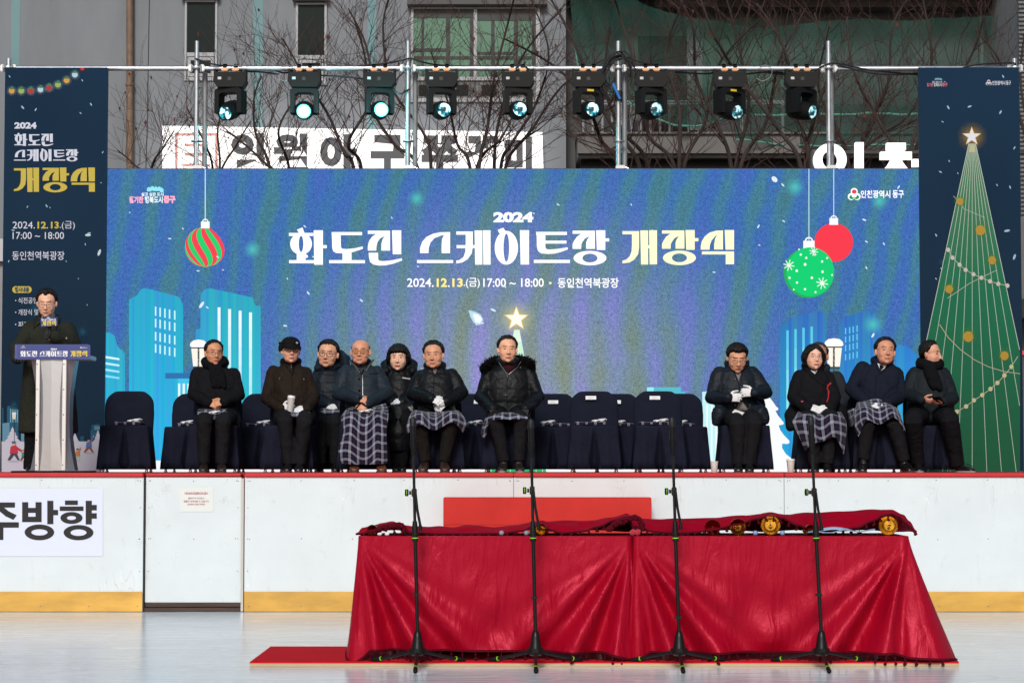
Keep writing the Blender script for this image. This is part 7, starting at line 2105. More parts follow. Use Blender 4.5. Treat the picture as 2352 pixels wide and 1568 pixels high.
# --- back row
p = Person(CB_, BKY, 'person in back row with round glasses and big dark hood, lips pressed', dict(group=GR, head=(178,), top=186, chin=465, hs=.96, turn=(-8, 2, 4), wide=1.13, jaw=1.22, sh=((15,525), (345,510)), el=((-20,790), (380,780)), wr=((190,832,-.26), (290,842,-.28)), kn=((105,985), (255,985)), an=((100,1395), (250,1395)), skin='cf997c', gloves=GLOVEW, hands={'L': ((.6,-.5,-.2), (.2,.6,-.6), .55), 'R': ((-.7,-.45,-.1), (-.1,.6,-.6), .55)}))
p.hair([.74, .74, .64, .10, -.2, -.1, -.4, -.6], T=.020, Tf=.028, seed=10.1)
p.coat(NAVYP, puff(.006, .10, 1.3, 10.0), r=(.085, .078, .058), thigh=.5, collar=.042, extra=lambda m: (m.tube([p.J((80, 470), -.02), p.J((110, 400), .08), p.J((200, 350), .12), p.J((290, 345), .10), p.J((345, 390), .04), p.J((350, 460), -.04)], [.045, .05, .055, .062, .062, .05], 10, round_ends=True)))
p.trousers(TROU); p.shoes(((85,1480), (250,1470)), SHOEB)
glasses(p.hc, p.M, p.s, FRAME, LENSC, p.root, .025, .020, .0015, 2.2)
lap_pad(CB_, 108, 300, 868, 945, 22.42, 'small folded plaid blanket on the lap of the back row man')
p = Person(CB_, BKY, 'person in back row with black bangs, white gloves and black padded coat', dict(group=GR, head=(866,), top=222, chin=497, hs=.92, turn=(-3, 2, 0), sh=((735,520), (1010,515)), el=((770,790), (1010,790)), wr=((800,810,-.28), (905,810,-.28)), kn=((800,960), (930,960)), an=((840,1400), (900,1400)), skin='e2b49a', lips='b03840', gloves=GLOVEW, hands={'L': ((.75,-.5,-.05), (.1,.6,-.5), .6), 'R': ((-.75,-.5,-.05), (-.1,.6,-.5), .6)}, blush=.18, jaw=.95))
p.hair(L_BOB, T=.024, Tf=.020, Ts=.032, zlow=.112, seed=11.6, rough=.07)
def ex(m):
    m.tube([p.J((745, 500), -.04), p.J((735, 440), .03), p.J((800, 400), .10), p.J((950, 395), .10), p.J((1010, 440), .03), p.J((1005, 500), -.04)], [.05, .052, .055, .055, .055, .05], 10, round_ends=True)
    m.tube([p.pel + Vector((0, -.1, 0)), p.J((865, 960), -.40), p.J((865, 1100), -.42), p.J((865, 1290), -.42)], [.16, .15, .13, .12], 14)
p.coat(BLKP, puff(.005, .12, 1.3, 11.0), r=(.08, .072, .056), thigh=.6, collar=.036, extra=ex)
p.trousers(WOOLBLK, r=(.09, .075, .058)); p.shoes(((845,1470), (905,1470)), SHOEB, w=.042, h=.08)
nm = principled('white_embroidery', (.6, .6, .62), .7); p.seam([(905,565), (980,577)], .0075, nm, 'chest_mark', .002)
q = [P(*CB_(x, y), 22.40) for x, y in ((775, 868), (790, 850), (1010, 850), (1018, 905), (785, 905))]
fo = put('folder', MB().rings([q, [v + Vector((0, .02, .006)) for v in q]]), principled('grey_folder', (.16, .155, .145), .5), None, tuple(q[0])); tag(fo, 'grey printed folder on the lap of the back row woman', 'folder')
pr = MB()
for x0, x1, y0, y1 in ((835, 870, 858, 868), (885, 915, 855, 875), (955, 985, 852, 880)):
    a_, b_ = P(*CB_(x0, y0), 22.396), P(*CB_(x1, y1), 22.396); pr.box((a_.x, a_.y, b_.z), (b_.x, a_.y + .003, a_.z))
flat('cover_print', pr, principled('folder_print', (.38, .36, .30), .6), fo)
lap_pad(CB_, 790, 960, 905, 945, 22.42, 'folded dark plaid blanket under the grey folder of the back row woman')
p = Person(CE, BKY, 'person in charcoal suit almost hidden behind the woman with the bob', dict(group=GR, head=(470,), top=218, chin=482, turn=(-10, 0, 0), sh=((330,520), (715,530)), el=((300,800), (765,810)), wr=((500,860,-.22), (655,868,-.22)), kn=((420,985), (600,985)), an=((440,1395), (590,1395)), skin='b07a60', hands={'L': ((.7,-.4,-.2), (.1,.7,-.6), .4), 'R': ((-.7,-.4,-.2), (-.1,.7,-.6), .4)}))
p.hair(L_SHORT, HAIRG, T=.012, seed=12.4)
p.coat(CHAR, wrinkle(.005, (8, 8, 5), 12.0), r=(.08, .07, .052), thigh=.3, collar=.03)
p.trousers(TROU); p.shoes(((440,1470), (600,1470)), SHOEB)
put('shirt_cuff', MB().tube([p.wrR, p.wrR + (p.elR-p.wrR).normalized()*.03], [.036, .04], 14), COTTON, p.root)

# --- announcer standing behind the lectern
MCY = 21.35
p = Person(M1, MCY, 'person standing behind the lectern in a long dark olive coat with a handheld microphone', dict(head=(348,), top=104, chin=304, hs=.98, turn=(3, 14, 0), hy=-.06, eyes='down', stand=True, ph=.98, sh=((178,368), (545,378)), el=((100,575,-.06), (585,545,-.10)), wr=((130,610,-.20), (408,452,-.27)), kn=((250,1130,.0), (400,1130,.0)), an=((225,1425,.02), (430,1425,.0)), skin='deaa8e', lips='b06a64', gloves=GLOVEB, hands={'L': ((.3,-.8,.1), (0,0,-1), .5), 'R': ((-.88,-.38,.22), (-.25,-1,.1), 1.05)}, pel=(352, 800)))
p.hair([.70, .82, .68, .14, -.1, .0, -.3, -.5], T=.020, Tf=.036, Ts=.010, seed=13.3)
hw = (p.shR-p.shL).length/2
mb = MB()
hem = p.J((360, 1165)); hz_ = hem.z
torso_rings(mb, [(Vector((p.J((368, 0)).x, MCY + .02, hz_)), .285, .20), (Vector((p.J((366, 0)).x, MCY + .01, lerp(hem, p.pel, .5).z)), .262, .185), (p.pel, .235, .165), (lerp(p.pel, p.neck, .4), .225, .15), (lerp(p.pel, p.neck, .75), hw*.86, .145), (lerp(p.pel, p.neck, .9), hw*.76, .11), (lerp(p.pel, p.neck, .98), hw*.5, .09), (p.neck + Vector((0, 0, .03)), .085, .08)])
p.arms(mb, (.088, .082, .064))
mb.tube([p.neck + Vector((.088*math.sin(t), -.08*math.cos(t) + .01, .02 + .025*(1-math.cos(t)))) for t in (2*math.pi*k/18 for k in range(19))], .032, 10)
ob = shell('coat', mb, .011, 4, WOOLGRN, p.root, wrinkle(.006, (8, 8, 3), 13.0))
c_ = coords(ob.data) + np.array(origin_of(p.root), np.float32)
p.bvh = BVHTree.FromPolygons([tuple(q) for q in c_], [tuple(f.vertices) for f in ob.data.polygons])
p.trousers(WOOLBLK, r=(.10, .085, .07)); p.shoes(((225,1470,-.2), (430,1470,-.2)), SHOEB)
p.patch([(290,275), (312,300), (300,345), (245,395), (248,340)], WOOLGRN, 'lapel', .012); p.patch([(408,285), (425,300), (440,350), (418,400), (405,350)], WOOLGRN, 'lapel', .012)
p.patch([(312,290), (330,312), (322,330), (308,318)], COTTON, 'shirt_collar', .012); p.patch([(404,284), (408,300), (392,316), (386,308)], COTTON, 'shirt_collar', .012)
p.seam([(212,420), (215,480), (210,515)], .005, WOOLGRN, 'sleeve_seam', .003)
put('cuff_button', MB().ell(p.on(489, 466, .003), (.010, .005, .010), None, 12, 8), principled('horn_button', (.28, .25, .18), .4), p.root)
p.seam([(455,455), (480,478), (515,505)], .004, WOOLGRN, 'cuff_seam', .003)
glasses(p.hc, p.M, p.s, FRAMET, LENSC, p.root, .026, .021, .0014, 2.1)
# his microphone with the small blue flag
t0, t1 = P(*M1(357, 306), MCY - .30), P(*M1(374, 465), MCY - .31)
mc = put('handheld_microphone', MB().tube([lerp(t0, t1, .22), lerp(t0, t1, .3), t1], [.022, .017, .012], 14), MICB, None, tuple(t1)); tag(mc, 'handheld microphone with a blue title flag held by the announcer', 'microphone')
put('grille', MB().ell(lerp(t0, t1, .08), (.026, .026, .028), None, 16, 10), principled('grey_grille', (.12, .16, .2), .4, metal=.6), mc)
FYM = MCY - .345
a = Art(FYM - .002, M1)
a.poly([(298,322), (416,310), (422,370), (303,382)], '3f4c92', 0)
a.text('2024', 345, 314, 26, 7, 'e8ebf5', .05)
title(a, range(8), (306, 322, 106, 15), 'e8ebf5'); title(a, range(8, 11), (308, 338, 106, 36), 'e0c456')
q = [P(*M1(x, y), FYM) for x, y in ((298, 322), (416, 310), (422, 370), (303, 382))]
fl = put('flag_cube', MB().rings([q, [v + Vector((0, .05, 0)) for v in q]]), principled('blue_panel', '47508a', .5), mc)
a.build('lettering', PRINT, fl)

# ---------------------------------------------------------------- things left on the empty seats and the floor
def seat_items(px, row, label_b, label_g, w=.2, gx=.03, red=False):
    Y = CFY if row == 0 else CBY
    x = xat(px, Y, 985); z = STZ + .458
    yf = Y - .19
    blk = [[(x-w, yf+.26), (x, yf+.27), (x+w, yf+.26)], [(x-w, yf+.02), (x, yf+.01), (x+w, yf+.02)]]
    mb = MB()
    n = 24
    vs = []; uv = []
    for j, (yy, zz, vv) in enumerate(((yf+.28, z+.004, 0), (yf+.27, z+.022, .3), (yf+.02, z+.026, 3.3), (yf, z+.020, 3.6), (yf+.002, z+.012, 3.75), (yf+.004, z+.003, 3.9))):
        for i in range(n+1):
            u = i/n; vs.append(Vector((x - w + 2*w*u, yy, zz + .003*math.sin(u*9 + j)))); uv.append((u*2*w/.085, vv))
    fs = [(j*(n+1)+i, j*(n+1)+i+1, (j+1)*(n+1)+i+1, (j+1)*(n+1)+i) for j in range(5) for i in range(n)]
    me = bpy.data.meshes.new('folded_blanket'); me.from_pydata([tuple(v - Vector((x, Y, z))) for v in vs], [], fs)
    ul = me.uv_layers.new(name='UVMap'); li = np.empty(len(me.loops), np.int32); me.loops.foreach_get('vertex_index', li)
    ul.data.foreach_set('uv', np.array(uv, np.float32)[li].ravel()); me.shade_smooth()
    o = put('folded_blanket', me, PLAID, None, (x, Y, z)); tag(o, label_b, 'blanket', 'blankets folded on the empty seats')
    so = o.modifiers.new('t', 'SOLIDIFY'); so.thickness = .006
    glove_pile((x + gx, yf + .06, z + .030), label_g, .85, .1, 'gloves lying on the empty seats')
seat_items(300, 0, 'folded plaid blanket on the empty chair beside the lectern', 'white gloves on the blanket of the chair beside the lectern', .13, .06)
seat_items(1356, 0, 'folded plaid blanket on the front empty chair right of the fur hooded man', 'white gloves on the front empty chair right of the fur hooded man', .15, .08)
seat_items(1506, 0, 'folded plaid blanket on the chair behind the third microphone stand', 'white gloves on the chair behind the third microphone stand', .16, .04)
seat_items(440, 1, 'folded plaid blanket on the empty chair left of the man with scarf', 'white gloves on the empty chair left of the man with scarf', .12, -.02)
seat_items(600, 1, 'folded plaid blanket on the empty chair between scarf and cap men', 'white gloves on the empty chair between scarf and cap men', .14, .04)
seat_items(1096, 1, 'folded plaid blanket on the back row chair left of the fur hooded man', 'white gloves on the back row chair left of the fur hooded man', .12, -.02)
seat_items(1276, 1, 'folded plaid blanket on the back row chair right of the fur hooded man', 'white gloves on the back row chair right of the fur hooded man', .15, -.08)
seat_items(1432, 1, 'folded plaid blanket on the back row chair between two front empty chairs', 'white gloves on the back row chair between two front empty chairs', .15, -.06)
seat_items(1566, 1, 'folded plaid blanket on the last empty chair before the buttoning man', 'white gloves on the last empty chair before the buttoning man', .12, -.03)
cp = P(*CD_(925, 1500), 21.75); cp.z = STZ + .001; cup(cp, .112, .040, 'white paper cup without lid on the floor left of the buttoning man', lid=False)
cp = P(*CE(203, 1500), 21.75); cp.z = STZ + .001; cup(cp, .118, .041, 'white lidded paper cup on the floor left of the woman in black')
cp = P(*CE(1408, 1500), 21.9); cp.z = STZ + .001; cup(cp, .13, .041, 'white lidded paper cup on the floor beside the shoe of the leaning man')
# ---------------------------------------------------------------- buildings behind
WY = 38.0
GREY = principled('grey_render', (0.20, 0.215, 0.235), .9, vary=(1.3, .16), bump=(30, .3, .01), stretch=(1, 1, .22))
TEALS = principled('teal_paint', (0.17, 0.29, 0.31), .85, vary=(1.2, .12))
FRW = principled('pale_window_frame', (0.36, 0.37, 0.385), .5)
GLD = principled('dark_glass', (0.006, 0.014, 0.0145), .35, spec=.12)
GLG = principled('green_lit_glass', (0.05, .10, .075), .25, emit=(70, 118, 92), estr=.55)
DKF = principled('dark_window_bars', (0.016, 0.018, 0.018), .5)
COPP = principled('rusty_copper_pipe', (0.185, 0.115, 0.075), .6, vary=(6, .4))
LEDGE = principled('grey_ledge', (0.105, 0.10, 0.10), .85)
bx0, bx1 = xat(-160, WY, 200), xat(1300, WY, 200)
b1 = empty('grey_building', ((bx0+bx1)/2, WY, 0), 'grey rendered building with teal stripes and tall windows behind the stage', 'building')
def W(px, py, d=0.0): return P(px, py, WY + d)
def bbox(mb, px0, py0, px1, py1, y0, y1):
    a, b = P(px0, py1, WY), P(px1, py0, WY)
    return mb.box((a.x, WY + y0, a.z), (b.x, WY + y1, b.z))
ztop = W(0, -420).z
flat('wall', MB().box((bx0, WY, 0), (bx1, WY + 6, ztop)), GREY, b1)
for x0, x1, y1 in ((18, 52, 420), (577, 607, 160), (212, 270, 420), (842, 866, 420), (1015+0, 1017, 100)):
    if x1 - x0 < 10: continue
    flat('painted_stripe', bbox(MB(), x0 if x0 != 212 else 214, -420, x1 if x0 != 212 else 272, 700, -.006, .01), TEALS, b1) if x0 != 212 else None
pipe = MB().cyl(W(298, -420, -.12), W(298, 700, -.12), .058, 14)
pp = put('downpipe', pipe, COPP, b1)
for y in (-80, 432*.45, 400): put('bracket', MB().lathe([(.062, -.03), (.075, -.02), (.075, .02), (.062, .03)], W(298, y, -.12), (0, 0, 1), 14), COPP, pp)
cr_ = [W(345, -100, -.004), W(342, 60, -.004), W(340, 180, -.004), W(338, 300, -.004), W(334, 420, -.004)]
put('crack', MB().tube(cr_, .007, 5), principled('dark_crack', (.03, .03, .03), .9), b1)
def tall_window(x0, x1, ysill, ytop, ymid, label=None):
    w = flat('window', bbox(bbox(bbox(bbox(bbox(MB(), x0, ytop, x0+6, ysill, -.04, .06), x1-6, ytop, x1, ysill, -.04, .06), x0+6, ymid, x1-6, ymid+9, -.04, .06), x0+6, ysill-8, x1-6, ysill, -.04, .06), x0+6, ytop, x1-6, ytop+4, -.04, .06), FRW, b1)
    flat('pane', bbox(MB(), x0+6, ytop+4, x1-6, ymid, -.012, -.008), GLD, w)
    flat('pane', bbox(MB(), x0+16, ymid+20, x1-16, ysill-18, -.052, -.045), GLD, w)
    flat('casement', bbox(bbox(bbox(bbox(MB(), x0+8, ymid+11, x1-8, ymid+18, -.05, .0), x0+8, ysill-16, x1-8, ysill-9, -.05, .0), x0+8, ymid+18, x0+15, ysill-16, -.05, .0), x1-15, ymid+18, x1-8, ysill-16, -.05, .0), FRW, w)
    flat('hood', bbox(MB(), x0-6, ytop-14, x1+6, ytop-3, -.16, .05), LEDGE, w)
tall_window(424, 500, 186, 2, 122); tall_window(679, 751, 196, 8, 128)
# big green lit window
w = flat('window', bbox(bbox(bbox(bbox(bbox(bbox(MB(), 944, 18, 950, 235, -.05, .06), 1231, 20, 1240, 235, -.05, .06), 1088, 20, 1096, 178, -.05, .06), 950, 178, 1231, 186, -.05, .06), 950, 226, 1231, 235, -.05, .06), 950, 18, 1231, 22, -.05, .06), FRW, b1)
flat('pane', bbox(MB(), 950, 40, 1088, 178, -.004, -.002), GLG, w); flat('pane', bbox(MB(), 1096, 44, 1231, 178, -.004, -.002), GLG, w)
dk = MB()
for x0, x1 in ((968, 974), (1024, 1034), (1079, 1088), (1128, 1136), (1180, 1190), (1222, 1231)): bbox(dk, x0, 24, x1, 178, -.02, -.006)
for y0, y1, xa, xb in ((22, 42, 950, 1088), (22, 48, 1096, 1231), (112, 119, 950, 1026), (130, 137, 950, 1231), (120, 126, 1096, 1180)): bbox(dk, xa, y0, xb, y1, -.024, -.0065)
flat('bars', dk, DKF, w)
for x0, x1 in ((962, 985), (1048, 1076), (1106, 1140), (1160, 1190)): flat('pane', bbox(MB(), x0, 196, x1, 220, -.03, -.02), GLD, w)
flat('lower_panel', bbox(MB(), 950, 186, 1231, 226, -.012, -.01), principled('grey_panel', (.13, .14, .145), .6), w)
flat('hood', bbox(bbox(MB(), 936, 2, 1256, 16, -.22, .05), 946, -30, 1246, 2, -.1, .05), LEDGE, w)
flat('string_course', bbox(MB(), 860, 402, 1300, 410, -.04, .02), LEDGE, b1)
# white lit shop sign
sy = WY - .85
sg = empty('lit_shop_sign', tuple(P(800, 388, sy)), 'big white lit shop sign with tall grey Korean letters above the screen', 'shop sign')
LITW = principled('lit_white_acrylic', (.8, .8, .8), .4, emit=(255, 250, 248), estr=.95)
def signp(px, py, d=0): return P(px, py, sy + d + (px-373)/872*.6)
q = [signp(373, 289), signp(1246, 304), signp(1250, 470), signp(373, 470)]
flat('box', MB().rings([[v for v in q], [v + Vector((0, .3, 0)) for v in q]]), LITW, sg)
a = Art(sy); a.map = lambda x, y, l: signp(x, y, -.012 - l)
GL_ = '646569'
for t, x, w_ in (('일', 531, 78), ('월', 628, 80), ('아', 735, 84), ('구', 851, 78), ('쭈', 968, 84), ('꾸', 1070, 76), ('미', 1160, 62)):
    y0 = 306 + (x-531)*.012; a.text(t, x, y0, w_, 92, GL_, .055)
for s_ in (R(402, 306, 408, 400), R(402, 306, 500, 312), R(494, 306, 500, 400), R(424, 330, 478, 336), R(424, 352, 478, 358), R(448, 330, 454, 392), R(420, 376, 482, 382)): a.poly(s_, (236, 176, 166), 2)
a.build('lettering', print_vc('sign_letters', .6), sg)

# right hand building: balcony, dark doorway, green netting
b2y = WY + .6
b2 = empty('netted_building', (xat(1800, b2y, 300), b2y, 0), 'old building wrapped in green netting, with balcony and dark doorway', 'building')
def bb2(mb, px0, py0, px1, py1, y0, y1):
    a_, b_ = P(px0, py1, b2y), P(px1, py0, b2y); return mb.box((a_.x, b2y + y0, a_.z), (b_.x, b2y + y1, b_.z))
GREYD = principled('stained_render', (0.095, 0.097, 0.096), .9, vary=(1.0, .35))
flat('wall', bb2(MB(), 1302, -420, 2520, 1000, 0, 6), GREYD, b2)
flat('doorway', bb2(MB(), 1466, 84, 1578, 300, -.02, -.01), principled('doorway_shade_brown', (.012, .007, .006), .9), b2)  # flat dark sheet painted as the unlit inside of the doorway
flat('door_surround', bb2(bb2(MB(), 1578, 70, 1602, 300, -.05, .0), 1602, 40, 1612, 300, -.04, 0), principled('pale_grey_paint', (.17, .185, .19), .8), b2)
flat('green_shutter', bb2(MB(), 1612, 44, 1800, 262, -.03, -.012), principled('green_grey_panel', (.070, .125, .098), .8, vary=(2, .2)), b2)
flat('eave', bb2(bb2(MB(), 1302, -60, 2350, 6, -1.1, 0), 1500, 6, 2350, 30, -.5, 0), principled('brown_eave', (.075, .060, .055), .9, vary=(2, .3)), b2)
flat('balcony', bb2(bb2(bb2(MB(), 1322, 333, 2110, 376, -1.3, 0), 1322, 376, 2110, 384, -1.2, 0), 1320, 330, 2112, 334, -1.36, -.05), principled('balcony_concrete', (.145, .14, .135), .9, vary=(1.5, .25)), b2)
flat('under_balcony_shade', bb2(MB(), 1330, 380, 2110, 430, -1.0, -.4), principled('balcony_shade_black', (.008, .007, .007), .9), b2)  # near-black block standing in for the shade beneath the balcony
rl = MB()
for k in range(14):
    a_ = P(1340 + k*22, 331, b2y - 1.2); t_ = P(1340 + k*22, 236, b2y - 1.2); rl.cyl(a_, Vector((a_.x, a_.y, t_.z)), .022, 8)
for y in (234, 240): rl.cyl(P(1335, y, b2y - 1.2), P(1760, y, b2y - 1.2), .026, 8)
put('railing', rl, principled('pale_railing', (.3, .31, .33), .5, metal=.3), b2)
it = MB(); bb2(it, 1345, 262, 1378, 320, -.7, -.4); bb2(it, 1440, 250, 1470, 328, -.8, -.5)
flat('stored_boxes', it, principled('pale_junk', (.2, .2, .19), .8, vary=(3, .4)), b2)
flat('blue_tarp', MB().prism([(P(1398, 330, b2y).x, P(1398, 330, b2y).z), (P(1420, 292, b2y).x, P(1420, 292, b2y).z), (P(1455, 300, b2y).x, P(1455, 300, b2y).z), (P(1462, 330, b2y).x, P(1462, 330, b2y).z)], b2y - .95, b2y - .7), principled('navy_tarp', (.015, .022, .05), .6), b2)
put('inner_window', bb2(bb2(bb2(MB(), 1700, 232, 1800, 240, -.06, 0), 1700, 240, 1706, 326, -.06, 0), 1794, 240, 1800, 326, -.06, 0), FRW, b2)
put('side_pipe', MB().cyl(P(2255, -200, b2y - .1), P(2255, 420, b2y - .1), .05, 10), principled('dull_pipe', (.12, .13, .12), .6), b2)
flat('side_column', bb2(MB(), 2300, -420, 2340, 1000, -.5, 0), principled('dark_column', (.012, .013, .016), .7), b2)
# netting: two sagging sheets
def net_mat():
    m = bpy.data.materials.new('green_netting'); m.use_nodes = True
    nt = m.node_tree; b = nt.nodes['Principled BSDF']; L = nt.links.new
    b.inputs['Base Color'].default_value = (.0045, .062, .046, 1); b.inputs['Roughness'].default_value = .8
    tc = nt.nodes.new('ShaderNodeTexCoord'); n = nt.nodes.new('ShaderNodeTexNoise'); n.inputs['Scale'].default_value = 1.1; n.inputs['Detail'].default_value = 5
    mr = nt.nodes.new('ShaderNodeMapRange'); mr.inputs[1].default_value = .3; mr.inputs[2].default_value = .7; mr.inputs[3].default_value = .25; mr.inputs[4].default_value = .68
    L(tc.outputs['Object'], n.inputs['Vector']); L(n.outputs['Fac'], mr.inputs[0]); L(mr.outputs[0], b.inputs['Alpha'])
    return m
NET = net_mat()
def net(poly_top, poly_bot, label, d, seed):
    n = 60
    def f(u, v):
        x, yt = spline([Vector((a_, b_, 0)) for a_, b_ in poly_top], u)[:2]; x2, yb2 = spline([Vector((a_, b_, 0)) for a_, b_ in poly_bot], u)[:2]
        q = P(x + (x2-x)*v, yt + (yb2-yt)*v, b2y + d); q.y += .28*noise.noise(Vector((q.x*1.6, q.z*.5, seed))) + .12*noise.noise(Vector((q.x*5, q.z*2, seed)))
        return q
    mb = MB().grid(f, n, 20)
    o = put('safety_net', mb.mesh('safety_net', smooth='all', base=tuple(f(.5, .5))), NET, None, tuple(f(.5, .5))); tag(o, label, 'safety net', 'green building nets')
    put('hem_rope', MB().tube([f(k/60, 1.0) + Vector((0, -.02, 0)) for k in range(61)], .016, 5), principled('pale_green_rope', (.10, .30, .24), .7), o)
net([(1305,-60), (1400,-60), (1480,10), (1600,46), (1750,62), (1900,50), (2100,45), (2290,40)], [(1318,90), (1345,200), (1420,225), (1560,290), (1700,264), (1860,262), (2080,264), (2280,262)], 'upper dark green netting draped over the building front', -1.5, .75)
net([(1680, 236), (1800, 240), (1950, 240), (2080, 244), (2290, 246)], [(1690, 322), (1800, 330), (1950, 336), (2080, 332), (2290, 336)], 'lower dark green netting hung along the balcony rail', -1.45, 5.0)
# lit channel letters at the right
CL_Y = 26.4
lt = empty('lit_letter_sign', tuple(P(1980, 388, CL_Y)), 'white lit block letters on a dark bar above the right end of the screen', 'shop sign')
CN = crop(3072, 0, 2.2402)
def plan(pts): return [(P(*CN(x, y), CL_Y).x, P(*CN(x, y), CL_Y).z) for x, y in pts]
LITL = principled('lit_letter_face', (.8, .8, .8), .4, emit=(255, 252, 250), estr=1.0)
flat('mounting_bar', MB().box((P(*CN(700, 1350), CL_Y).x, CL_Y + .1, P(*CN(0, 1365), CL_Y).z), (P(*CN(2600, 1350), CL_Y).x, CL_Y + .2, P(*CN(0, 1338), CL_Y).z)), DKF, lt)
flat('mounting_bar', MB().box((P(*CN(398, 1500), CL_Y).x, CL_Y + .1, P(*CN(0, 1560), CL_Y).z), (P(*CN(420, 1500), CL_Y).x, CL_Y + .2, P(*CN(0, 1330), CL_Y).z)), DKF, lt)
n = 40; ri = []
cx, cy = 558, 1430
out = plan([(cx + 147*math.cos(t), cy + 145*math.sin(t)) for t in (2*math.pi*k/n for k in range(n))]); inn = plan([(cx + 70*math.cos(t), cy + 78*math.sin(t)) for t in (2*math.pi*k/n for k in range(n))])
flat('letter', MB().rings([[(x, CL_Y + .1, z) for x, z in out], [(x, CL_Y, z) for x, z in out], [(x, CL_Y, z) for x, z in inn], [(x, CL_Y + .1, z) for x, z in inn]], cap=False), LITL, lt)
for pl in (R(784, 1275, 858, 1640), R(1065, 1280, 1236, 1342), R(1010, 1360, 1290, 1425), [(1108,1424),(1196,1424),(1206,1450),(1235,1490),(1300,1560),(1230,1600),(1150,1520),(1060,1600),(1000,1560),(1075,1480)], R(1298, 1425, 1400, 1490), R(1400, 1275, 1475, 1640)):
    flat('letter', MB().prism(plan(pl), CL_Y, CL_Y + .1), LITL, lt)
# pale louvred building at the far right edge
lb = empty('louvred_building', (xat(2420, 36, 300), 36.0, 0), 'pale louvred building edge at the far right of the picture', 'building')
lx = xat(2338, 36, 100)
flat('wall', MB().box((lx + .05, 36.0, 0), (lx + 5, 42, 12)), principled('pale_cladding', (.33, .345, .36), .7), lb)
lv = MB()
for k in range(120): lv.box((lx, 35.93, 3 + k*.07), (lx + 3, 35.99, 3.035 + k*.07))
flat('louvre_shade_bars', lv, principled('louvre_shadow', (.16, .165, .17), .6), lb)  # bars coloured dark as the shade between the pale louvres
fs_ = empty('shop_front', (xat(2420, 30, 900), 30.0, 0), 'street level shop front with dark awning just visible at the right edge', 'shop')
sx_ = xat(2300, 30, 700)
flat('wall', MB().box((sx_, 30.0, 0), (sx_ + 6, 34, 4.6)), principled('shop_wall', (.2, .19, .18), .8), fs_)
flat('awning', MB().box((sx_ - .1, 29.3, 3.2), (sx_ + 6, 30, 3.45)), principled('dark_awning', (.03, .028, .03), .7), fs_)
flat('lit_strip', MB().box((sx_, 29.95, 2.75), (sx_ + 6, 29.99, 2.80)), principled('red_neon', (.6, .05, .05), .5, emit=(230, 60, 70), estr=1.2), fs_)
lsx = xat(40, 30, 700)
ls = empty('side_kiosk', (lsx - 3, 30.0, 0), 'pale kiosk wall glimpsed left of the left banner', 'kiosk')
flat('wall', MB().box((lsx - 6, 30, 0), (lsx, 33, 4.3)), principled('kiosk_wall', (.28, .28, .29), .8, vary=(2, .15)), ls)
flat('fascia', MB().box((lsx - 6.05, 29.9, 4.0), (lsx + .02, 29.99, 4.3)), principled('kiosk_fascia', (.5, .5, .52), .6), ls)

